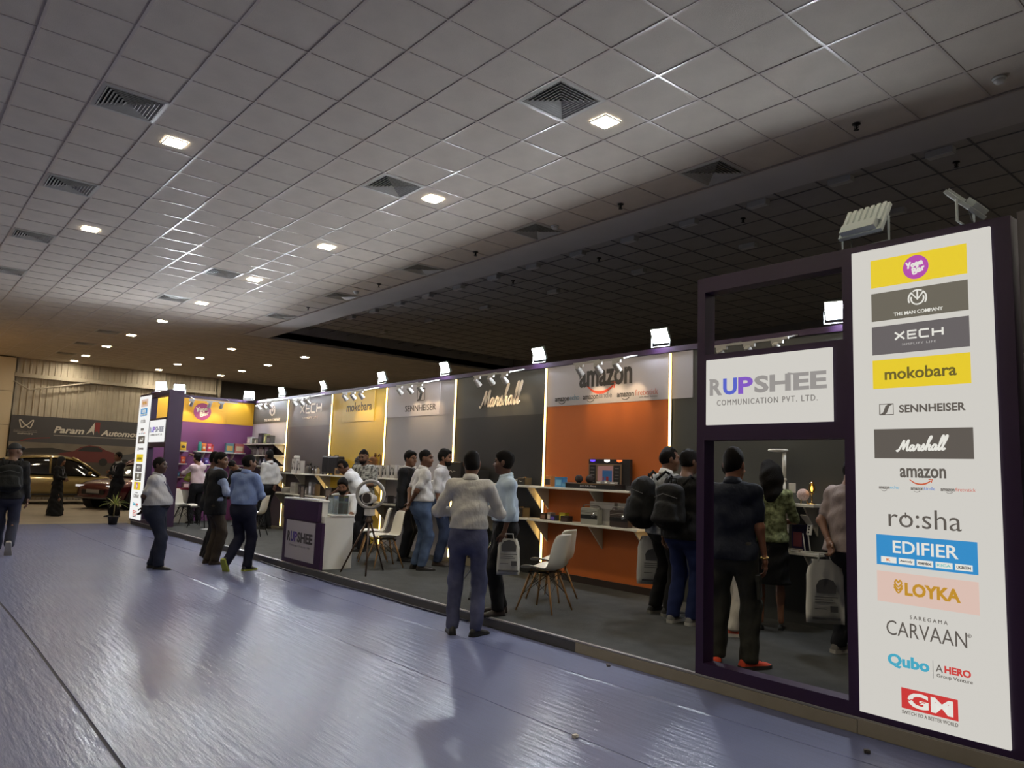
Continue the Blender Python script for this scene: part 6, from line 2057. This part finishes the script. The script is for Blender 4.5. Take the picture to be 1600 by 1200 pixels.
# plum wall
XS, RZ = -19.40, math.pi / 2
pouch(XS, 5.77, 1.825, 0.17, 0.21, (214, 170, 40), 'yellow snack pouch under the raised hand', (60, 50, 30), RZ)
carton(XS, 5.62, 1.825, 0.07, 0.06, 0.06, (190, 200, 200), 'tiny white box beside the yellow snack pouch', rz=RZ)
jar(XS, 6.17, 1.825, 0.045, 0.23, (60, 150, 136), 'teal jar on the top plum wall shelf', (70, 160, 146))
pouch(XS, 6.27, 1.825, 0.12, 0.21, (222, 120, 50), 'orange snack pouch beside the teal jar', (240, 220, 190), RZ)
pouch(XS + 0.02, 6.40, 1.825, 0.12, 0.21, (210, 70, 90), 'rose snack pouch between orange and red pouches', (240, 220, 220), RZ)
carton(XS, 6.478, 1.825, 0.04, 0.05, 0.18, (214, 72, 60), 'slim red carton at the end of the middle top shelf', rz=RZ)
carton(XS, 6.90, 1.825, 0.20, 0.10, 0.23, (92, 132, 140), 'teal gift box on the top shelf beside the corner', c2=(200, 160, 90), rz=RZ)
carton(XS, 7.15, 1.825, 0.24, 0.10, 0.23, (176, 96, 92), 'red patterned gift box next to the corner', c2=(200, 180, 150), rz=RZ)
pouch(XS, 5.63, 1.51, 0.13, 0.19, (206, 50, 100), 'magenta snack pouch on the middle row by the far portal', (240, 200, 210), RZ)
pouch(XS, 5.80, 1.51, 0.12, 0.17, (220, 90, 50), 'orange red snack pouch behind the reaching person', (240, 210, 180), RZ)
pouch(XS, 6.20, 1.51, 0.12, 0.16, (92, 60, 150), 'violet snack pouch on the middle row', (190, 170, 220), RZ)
pouch(XS, 6.36, 1.51, 0.12, 0.16, (70, 50, 130), 'dark violet snack pouch on the middle row', (170, 160, 210), RZ)
carton(XS, 5.70, 1.185, 0.12, 0.08, 0.13, (40, 70, 100), 'dark blue carton on the bottom plum wall shelf', rz=RZ)
for k, (y, c) in enumerate(((6.2, (60, 80, 90)), (6.36, (170, 160, 150)))):
    carton(XS, y, 1.185, 0.12, 0.08, 0.12, c, '%s carton on the bottom middle plum wall shelf' % ['dark teal', 'pale'][k], rz=RZ)
carton(-19.25, 5.60, 0.925, 0.10, 0.08, 0.14, (150, 90, 40), 'brown snack carton on the crimson desk top', c2=(220, 180, 60), rz=RZ)
carton(-19.25, 5.86, 0.925, 0.16, 0.10, 0.13, (150, 140, 140), 'grey snack carton on the crimson desk top', rz=RZ)
p = pouch(-19.02, 5.80, 1.10, 0.17, 0.25, (150, 170, 50), 'lime green pouch held by the reaching person', (190, 200, 110), RZ)
p.rotation_euler = (0.5, 0.35, RZ)

# slate wall inside the near doorway
lamp = empty('desk_lamp', (-4.26, 7.36, 1.345), 0, 'white desk lamp with round disc head above the upper slate wall shelf', 'lamp')
MB().lathe([(0.06, 0), (0.06, 0.012), (0.02, 0.02)], n=20).build('base', M_WHITEPL, lamp, smooth=True)
MB().cyl((0, 0, 0.018), (0, 0, 0.24), 0.014, n=12).build('lower_stem', M_WHITEPL, lamp, smooth=True)
MB().ell((0, 0, 0.245), 0.024).build('joint', M_WHITEPL, lamp, smooth=True)
MB().cyl((0, 0, 0.25), (0, 0, 0.545), 0.020, n=14).build('stem', M_WHITEPL, lamp, smooth=True)
MB().lathe([(0.02, 0.535), (0.095, 0.540), (0.105, 0.552), (0.095, 0.564), (0.02, 0.566)], c=(-0.07, 0, 0), n=28).build('disc_head', M_WHITEPL, lamp, smooth=True)
M_GOLD = mat('gold_metal')
bl = empty('bulb_lamp', (-3.955, 7.36, 1.345), 0, 'gold bulb lamp at the end of the upper slate wall shelf', 'lamp')
MB().lathe([(0.035, 0), (0.035, 0.01), (0.008, 0.02), (0.008, 0.10), (0.02, 0.11)], n=16).build('base', M_GOLD, bl, smooth=True)
MB().lathe([(0.016, 0.11), (0.034, 0.15), (0.028, 0.20), (0.014, 0.235)], n=16).build('glass_bulb', glass_mat('amber_glass', (240, 210, 140), 0.3), bl, smooth=True)
MB().ell((0, 0, 0.16), (0.010, 0.010, 0.028)).build('filament', mat('filament_glow', (255, 210, 110), 0.5, emit=9.0), bl)
gd = empty('globe_ornament', (-4.05, 7.36, 1.345), 0, 'pale pink globe ornament on gold legs on the upper slate wall shelf', 'ornament')
MB().ell((0, 0, 0.095), 0.062).build('globe', mat('pink_crackle', (206, 180, 178), 0.35, var=0.35, vscale=60), gd, smooth=True)
for a in (0.5, 2.6, 4.7):
    MB().cyl((0.03 * math.cos(a), 0.03 * math.sin(a), 0.06), (0.045 * math.cos(a), 0.045 * math.sin(a), 0), 0.005, n=6).build('leg', M_GOLD, gd)
pt = empty('picture_stand', (-4.17, 7.36, 1.345), 0.2, 'small white card on a gold stand on the upper slate wall shelf', 'card stand')
MB().cyl((0, 0, 0), (0, 0, 0.02), 0.03, n=14).cyl((0, 0, 0.02), (0, 0, 0.11), 0.005, n=8).build('stand', M_GOLD, pt)
MB().box(-0.035, 0.035, -0.006, 0.006, 0.11, 0.21).build('card', M_WHITEPL, pt, bevel=0.003)
for k, (x, nm) in enumerate(((-4.24, 'beside the patterned blouse'), (-4.00, 'nearer the taupe polo shirt'))):
    fl = empty('folding_lamp', (x, 7.32, 0.86), 0.2 - 0.5 * k, 'white folding lamp on the lower slate wall shelf ' + nm, 'lamp', 'folding lamps')
    MB().box(-0.05, 0.05, -0.05, 0.05, 0, 0.014).build('base', M_WHITEPL, fl, bevel=0.004)
    for s in (-1, 1):
        MB().tube([(0.035 * s, 0.02, 0.014), (0.035 * s, -0.01, 0.19)], 0.006, 6).build('strut', M_WHITEPL, fl)
    MB().box(-0.032, 0.032, -0.008, 0.008, 0.18, 0.29, M=Matrix.Rotation(-0.2, 4, 'X')).build('arm', M_WHITEPL, fl, bevel=0.004)
    for q in (0.205, 0.235, 0.262):
        MB().cyl((0, -0.012, q), (0, -0.005, q), 0.010, n=10, M=Matrix.Rotation(-0.2, 4, 'X')).build('button', M_BLACK, fl)
    MB().box(-0.045, 0.045, -0.010, 0.006, 0.0, 0.13, M=Matrix.Translation((0, 0.055, 0.285)) @ Matrix.Rotation(0.75, 4, 'X')).build('light_head', rgbm((176, 174, 172)), fl, bevel=0.008)
carton(-4.13, 7.43, 0.86, 0.13, 0.09, 0.27, (44, 34, 76), 'tall violet box between the folding lamps', c2=(120, 60, 70))
carton(-4.10, 7.30, 0.86, 0.12, 0.06, 0.03, (180, 170, 160), 'flat white case lying on the lower slate wall shelf')

# small things on the floor
pp = MB().box(-0.15, 0.15, -0.10, 0.10, 0, 0.012).build('paper_pile', M_PAPER, None)
pp.location = (-17.0, 5.75, ZP)
pp.rotation_euler = (0, 0, 0.4)
tag(pp, 'white papers dropped on the charcoal booth carpet', 'paper')
bk = empty('gift_bag', (-18.75, 5.28, ZP), 0.3, 'brown paper bag on the carpet beside the dark legged chair', 'bag')
MB().prism([(-0.13, 0), (0.13, 0), (0.15, 0.30), (-0.15, 0.30)], -0.07, 0.07, 'xz').build('body', rgbm((130, 90, 50), 0.8), bk)
MB().tube([(-0.06, -0.07, 0.29), (-0.05, -0.07, 0.38), (0.05, -0.07, 0.38), (0.06, -0.07, 0.29)], 0.005, 5).build('handle', rgbm((160, 130, 90)), bk)
for k, (x, y) in enumerate(((-2.15, 4.60), (-3.30, 3.35), (-4.35, 4.78))):
    c = MB().box(-0.016, 0.016, -0.012, 0.012, 0, 0.018).box(-0.006, 0.010, -0.02, -0.012, 0.004, 0.012).build('debris_scrap', rgbm(((70, 66, 60), (190, 186, 180), (110, 104, 98))[k]), None)
    c.location = (x, y, 0.0075)
    c.rotation_euler = (0, 0, 0.6 + k)
    tag(c, ['dark grey scrap below the tall lit brand list', 'tiny white scrap on the open blue floor', 'small grey scrap at the platform foot by the near portal'][k], 'scrap')
ex = empty('carton_stand', (-9.55, 7.30, ZP), 0, 'tall slim printed carton standing on the carpet below the black bay', 'box')
MB().box(-0.08, 0.08, -0.06, 0.06, 0, 0.36).build('body', rgbm((176, 166, 140)), ex, bevel=0.002)
MB().box(-0.03, 0.03, -0.062, -0.0605, 0.12, 0.30).build('print_label', rgbm((60, 50, 44)), ex)
cb = MB().tube([(-11.9, 4.87, 0.02), (-11.3, 4.84, 0.02), (-10.6, 4.80, 0.02), (-10.0, 4.85, 0.02), (-9.2, 4.80, 0.02), (-8.4, 4.86, 0.02), (-7.4, 4.83, 0.02), (-6.4, 4.87, 0.02)], 0.010, 6).build('floor_cable', mat('navy_cable', (30, 34, 60), 0.5), None, smooth=True)
tag(cb, 'dark cable running along the foot of the platform', 'cable')


# ================================================================== FAR END: BANNER, CARS, PLANT
bn = empty('wall_banner', (-31.72, 0, 0), 0, 'wide dark car dealer banner on the cream corrugated wall', 'banner')
PB = SIDE(0, 0, 0)


def bm(name, c=(128, 128, 128), **k):
    return mat('banner_' + name, c, 0.6, **k)


flat(3.55, 10.2, 2.05, 2.99, bm('top', (66, 66, 72)), bn, PB, 'print_sky', 0.010)
flat(3.55, 10.2, 1.72, 2.05, bm('haze', (120, 112, 104), var=0.3, vscale=1.2), bn, PB, 'print_haze', 0.010)
flat(3.55, 10.2, 0.35, 1.72, bm('ground', (70, 64, 60), var=0.3, vscale=1.5), bn, PB, 'print_ground', 0.010)
BT = PB @ Matrix.Translation((0, 0, 0.010))
o = MB().prism([(3.6, 1.72), (4.2, 1.84), (4.9, 1.88), (5.4, 1.80), (5.9, 1.74), (5.9, 1.70), (3.6, 1.70)], 0, 0.002, 'xy').build('print_hills', bm('hills', (50, 48, 48)), bn)
o.matrix_local = BT


def printed_car(y0, s, c, name):
    body = [(0, 0.10), (0.02, 0.28), (0.10, 0.36), (0.30, 0.42), (0.42, 0.56), (0.56, 0.62), (0.72, 0.60), (0.86, 0.48), (1.0, 0.42), (1.03, 0.26), (1.02, 0.10)]
    o = MB().prism([(y0 + s * u, 1.28 + s * v * 0.62) for u, v in body], 0, 0.003, 'xy').build(name, bm(name, c), bn)
    o.matrix_local = BT
    win = [(0.36, 0.43), (0.45, 0.54), (0.57, 0.59), (0.71, 0.57), (0.80, 0.48), (0.78, 0.43)]
    o = MB().prism([(y0 + s * u, 1.28 + s * v * 0.62) for u, v in win], 0.003, 0.005, 'xy').build('print_window', bm('win', (34, 34, 38)), bn)
    o.matrix_local = BT
    for u in (0.18, 0.82):
        disc(y0 + s * u, 1.28 + s * 0.07, s * 0.075, bm('tyre', (26, 26, 28)), bn, BT, 'print_wheel', 0.006, 20)


printed_car(5.0, 1.95, (92, 40, 42), 'print_red_car')
printed_car(7.0, 1.9, (70, 72, 78), 'print_grey_car')
ML = bm('letter', (196, 192, 186))
text('Param', 5.38, 2.545, 0.98, 0.24, ML, bn, BT, bold=0.03, shear=0.25)
text('Automotive', 7.28, 2.52, 1.70, 0.22, ML, bn, BT, bold=0.03, shear=0.25)
o = MB().prism([(5.93, 2.42), (6.20, 2.90), (6.20, 2.42), (6.13, 2.56)], 0, 0.003, 'xy').build('emblem_white', ML, bn)
o.matrix_local = BT
o = MB().prism([(6.22, 2.90), (6.38, 2.90), (6.38, 2.44), (6.30, 2.60), (6.22, 2.50)], 0, 0.003, 'xy').build('emblem_red', bm('red', (120, 44, 46)), bn)
o.matrix_local = BT
flat(4.9, 8.2, 2.335, 2.345, ML, bn, BT, 'underline', 0.003)
strokes([[(0.5, 0.35), (0.2, 0.0), (0.05, 0.6), (0.0, 1.0), (0.12, 0.95), (0.5, 0.35), (0.88, 0.95), (1.0, 1.0), (0.95, 0.6), (0.8, 0.0), (0.5, 0.35)]], 4.02, 2.69, 0.42, 0.27, 0.035, ML, bn, BT, 'emblem_loop')
text('ELECTRIC ORIGIN', 4.02, 2.46, 0.70, 0.045, bm('faint', (120, 118, 116)), bn, BT, spacing=1.2)
flat(3.66, 4.38, 2.405, 2.412, ML, bn, BT, 'underline', 0.003)
text('mahindra', 4.02, 2.35, 0.46, 0.06, ML, bn, BT)
strokes([[(0, 0), (0.5, 0.4), (1, 0.6), (2, 0.8)]], 4.35, 2.16, 0.9, 0.16, 0.03, bm('red'), bn, BT, 'red_streak')


def car(loc, rz, paint, label, wheel_c=(150, 150, 150)):
    """Estate-bodied car, length along local Y (front +Y): lofted lower body, glazed cabin, roof, wheels, lamps."""
    o = empty('car', loc, rz, label, 'car', 'cars on show')
    sec = [(-2.25, 0.72, 0.42, 0.70), (-2.18, 0.84, 0.32, 0.98), (-1.9, 0.91, 0.26, 1.04), (-1.3, 0.94, 0.24, 1.02), (-0.4, 0.93, 0.24, 1.00), (0.6, 0.93, 0.24, 0.98), (1.2, 0.93, 0.24, 0.96), (1.8, 0.90, 0.26, 0.90), (2.15, 0.82, 0.30, 0.80), (2.28, 0.66, 0.38, 0.66)]
    rows = []
    for y, w, z0, z1 in sec:
        h = z1 - z0
        half = [(w * 0.80, z0), (w * 0.97, z0 + 0.10 * h), (w, z0 + 0.45 * h), (w * 0.985, z0 + 0.72 * h), (w * 0.90, z0 + 0.96 * h), (w * 0.5, z1 + 0.012), (0, z1 + 0.02)]
        rows.append([(x, y, z) for x, z in half] + [(-x, y, z) for x, z in reversed(half[:-1])])
    mb = MB().sheet(rows)
    n = len(rows[0])
    b = len(mb.v)
    mb.f += [tuple(range(n - 1, -1, -1)), tuple(range(b - n, b))]
    mb.m += [0, 0]
    mb.build('body', paint, o, smooth=True, sub=1)
    cab = [(-1.95, 0.76, 1.02, 1.10), (-1.72, 0.76, 1.02, 1.42), (-1.2, 0.76, 1.01, 1.57), (-0.4, 0.77, 1.0, 1.62), (0.2, 0.77, 0.99, 1.58), (0.62, 0.76, 0.98, 1.36), (1.10, 0.74, 0.96, 1.00)]
    rows = []
    for y, w, z0, z1 in cab:
        h = z1 - z0
        half = [(w * 1.10, z0 - 0.02), (w * 1.04, z0 + 0.35 * h), (w * 0.94, z0 + 0.80 * h), (w * 0.80, z0 + 0.97 * h), (w * 0.4, z1 + 0.01), (0, z1 + 0.015)]
        rows.append([(x, y, z) for x, z in half] + [(-x, y, z) for x, z in reversed(half[:-1])])
    mb = MB().sheet(rows)
    MG = mat('car_glass', (14, 15, 17), 0.06, spec=0.8)
    mb.build('glazing', MG, o, smooth=True, sub=1)
    # roof skin and pillars over the glass
    rr = []
    for y, w, z0, z1 in cab[1:6]:
        h = z1 - z0
        half = [(w * 0.925, z0 + 0.86 * h), (w * 0.815, z0 + 0.985 * h), (w * 0.4, z1 + 0.020), (0, z1 + 0.026)]
        rr.append([(x, y, z) for x, z in half] + [(-x, y, z) for x, z in reversed(half[:-1])])
    MB().sheet(rr).build('roof', paint, o, smooth=True, solid=0.02, sub=1)
    for s in (-1, 1):
        for pts in (((1.08, 0.80, 0.99), (0.62, 0.73, 1.33), (0.22, 0.66, 1.55)), ((-0.42, 0.825, 1.0), (-0.42, 0.76, 1.45), (-0.42, 0.66, 1.58)), ((-1.92, 0.80, 1.03), (-1.72, 0.74, 1.36), (-1.3, 0.66, 1.53))):
            MB().tube([(s * x, y, z) for y, x, z in pts], 0.035, 6).build('pillar', paint, o, smooth=True)
        MB().ell((s * 1.0, 0.72, 1.04), (0.10, 0.07, 0.07)).build('mirror', paint, o, smooth=True)
        MB().box(s * 0.62 - 0.17, s * 0.62 + 0.17, 2.16, 2.215, 0.68, 0.74).build('headlamp', mat('headlamp_glass', (225, 225, 230), 0.1, emit=0.6), o)
        MB().box(s * 0.62 - 0.18, s * 0.62 + 0.18, -2.225, -2.19, 0.84, 0.89).build('tail_lamp', mat('tail_lamp_red', (120, 16, 16), 0.2), o)
        for y in (-1.38, 1.36):
            c = Vector((s * 0.83, y, 0.36))
            MB().cyl((s * 0.60, y, 0.37), (s * 0.955, y, 0.37), 0.44, n=28).build('wheel_arch', mat('arch_black', (14, 14, 14), 0.9), o)
            prof = [(-0.11, 0.25), (-0.12, 0.33), (-0.09, 0.36), (0.09, 0.36), (0.12, 0.33), (0.115, 0.25)]
            ring = []
            for i in range(29):
                t = 2 * math.pi * i / 28
                ring.append([(c.x + s * d + s * 0.03, c.y + r * math.cos(t), c.z + r * math.sin(t)) for d, r in prof])
            w = MB().sheet(ring, closed=True).build('wheel', mat('tyre_rubber', (22, 22, 22), 0.8), o, smooth=True)
            MB().cyl((c.x + s * 0.02, c.y, c.z), (c.x + s * 0.10, c.y, c.z), 0.26, n=24).build('rim_barrel', mat('rim_dark', (40, 40, 42), 0.4, metal=0.7), w)
            for k in range(5):
                a = 2 * math.pi * k / 5 + 0.3
                MB().tube([(c.x + s * 0.125, c.y, c.z), (c.x + s * 0.14, c.y + 0.25 * math.cos(a), c.z + 0.25 * math.sin(a))], 0.028, 6).build('spoke', mat('rim_alloy', wheel_c, 0.3, metal=0.8), w)
            MB().cyl((c.x + s * 0.12, c.y, c.z), (c.x + s * 0.155, c.y, c.z), 0.05, n=14).build('hub_cap', mat('rim_alloy', wheel_c, 0.3, metal=0.8), w)
    MB().box(-0.45, 0.45, 2.235, 2.275, 0.46, 0.60).build('grille', M_BLACK, o)
    MB().box(-0.26, 0.26, 2.275, 2.285, 0.50, 0.61).build('number_plate', mat('plate_grey', (130, 130, 130), 0.4), o)
    MB().box(-0.75, 0.75, 2.13, 2.25, 0.33, 0.38).build('bumper_strip', mat('bumper_satin', (110, 110, 112), 0.35, metal=0.6), o)
    MB().box(-0.965, -0.945, -0.9, 0.9, 0.30, 0.36).box(0.945, 0.965, -0.9, 0.9, 0.30, 0.36).build('side_sill', M_BLACK, o)
    return o


car((-29.6, 4.85, 0.006), math.radians(2), mat('gold_car_paint', (136, 118, 76), 0.25, metal=0.5, coat=0.8), 'gold show car behind the person in the black gown')
car((-27.0, 7.15, 0.006), math.radians(-150), mat('maroon_car_paint', (72, 18, 30), 0.25, metal=0.3, coat=0.9), 'maroon show car facing out beside the far portal')

# potted dracaena
pl = empty('potted_plant', (-20.0, 4.50, 0.006), 0, 'small spiky plant in a black pot on the floor before the maroon car', 'plant')
MB().lathe([(0.09, 0), (0.115, 0.17), (0.125, 0.18), (0.125, 0.20), (0.11, 0.20), (0.105, 0.17)], n=20).build('pot', mat('black_nursery_pot', (30, 27, 25), 0.6), pl, smooth=True)
MB().lathe([(0.10, 0.165), (0.10, 0.172), (0.0, 0.178)], n=20).build('soil', rgbm((48, 36, 28), 0.9), pl)
MB().tube([(0, 0, 0.17), (0.01, 0.005, 0.34), (0.0, 0.012, 0.50)], [0.014, 0.011, 0.010], 8).build('stem', rgbm((120, 110, 70), 0.8), pl, smooth=True)
M_LEAF = mat('dracaena_leaf', (120, 140, 62), 0.45, rgb2=(176, 176, 96), var=0.6, vscale=18)
for k in range(26):
    a = k * 2.4
    el = 1.35 - 1.25 * (k / 25)
    L = 0.30 + 0.08 * math.sin(k * 1.7)
    d = Vector((math.cos(a) * math.cos(el), math.sin(a) * math.cos(el), math.sin(el)))
    s = d.cross(Vector((0, 0, 1))).normalized()
    rows = []
    for j in range(6):
        t = j / 5
        p = Vector((0, 0.012, 0.44 + 0.05 * (k / 25))) + d * L * t + Vector((0, 0, -0.14 * t * t * math.cos(el)))
        w = 0.011 * math.sin(math.pi * min(0.12 + t * 0.88, 0.99)) + 0.001
        rows.append([tuple(p - s * w), tuple(p + Vector((0, 0, -0.003))), tuple(p + s * w)])
    MB().sheet(rows).build('leaf', M_LEAF, pl, smooth=True, solid=0.0015)

# assumed unseen pole lamp, added to warm the far wall and ceiling
wl = empty('assumed_pole_lamp', (-26.0, -1.6, 0.006), 0, 'assumed unseen warm lamp on a pole near the show cars', 'lamp')
MB().lathe([(0.22, 0), (0.22, 0.02), (0.03, 0.03)], n=20).build('base', M_BLACK, wl)
MB().cyl((0, 0, 0.03), (0, 0, 3.4), 0.025, n=10).build('pole', M_BLACK, wl)
R = Matrix.Translation((0, 0, 3.5)) @ Matrix.Rotation(math.radians(-120), 4, 'Z') @ Matrix.Rotation(math.radians(-38), 4, 'X')
MB().box(-0.16, 0.16, -0.02, 0.04, -0.12, 0.12, M=R).build('housing', M_BLACK, wl)
MB().box(-0.15, 0.15, -0.024, -0.021, -0.11, 0.11, M=R).build('lens', mat('assumed_lamp_glow', (255, 190, 96), 0.5, emit=330.0), wl)
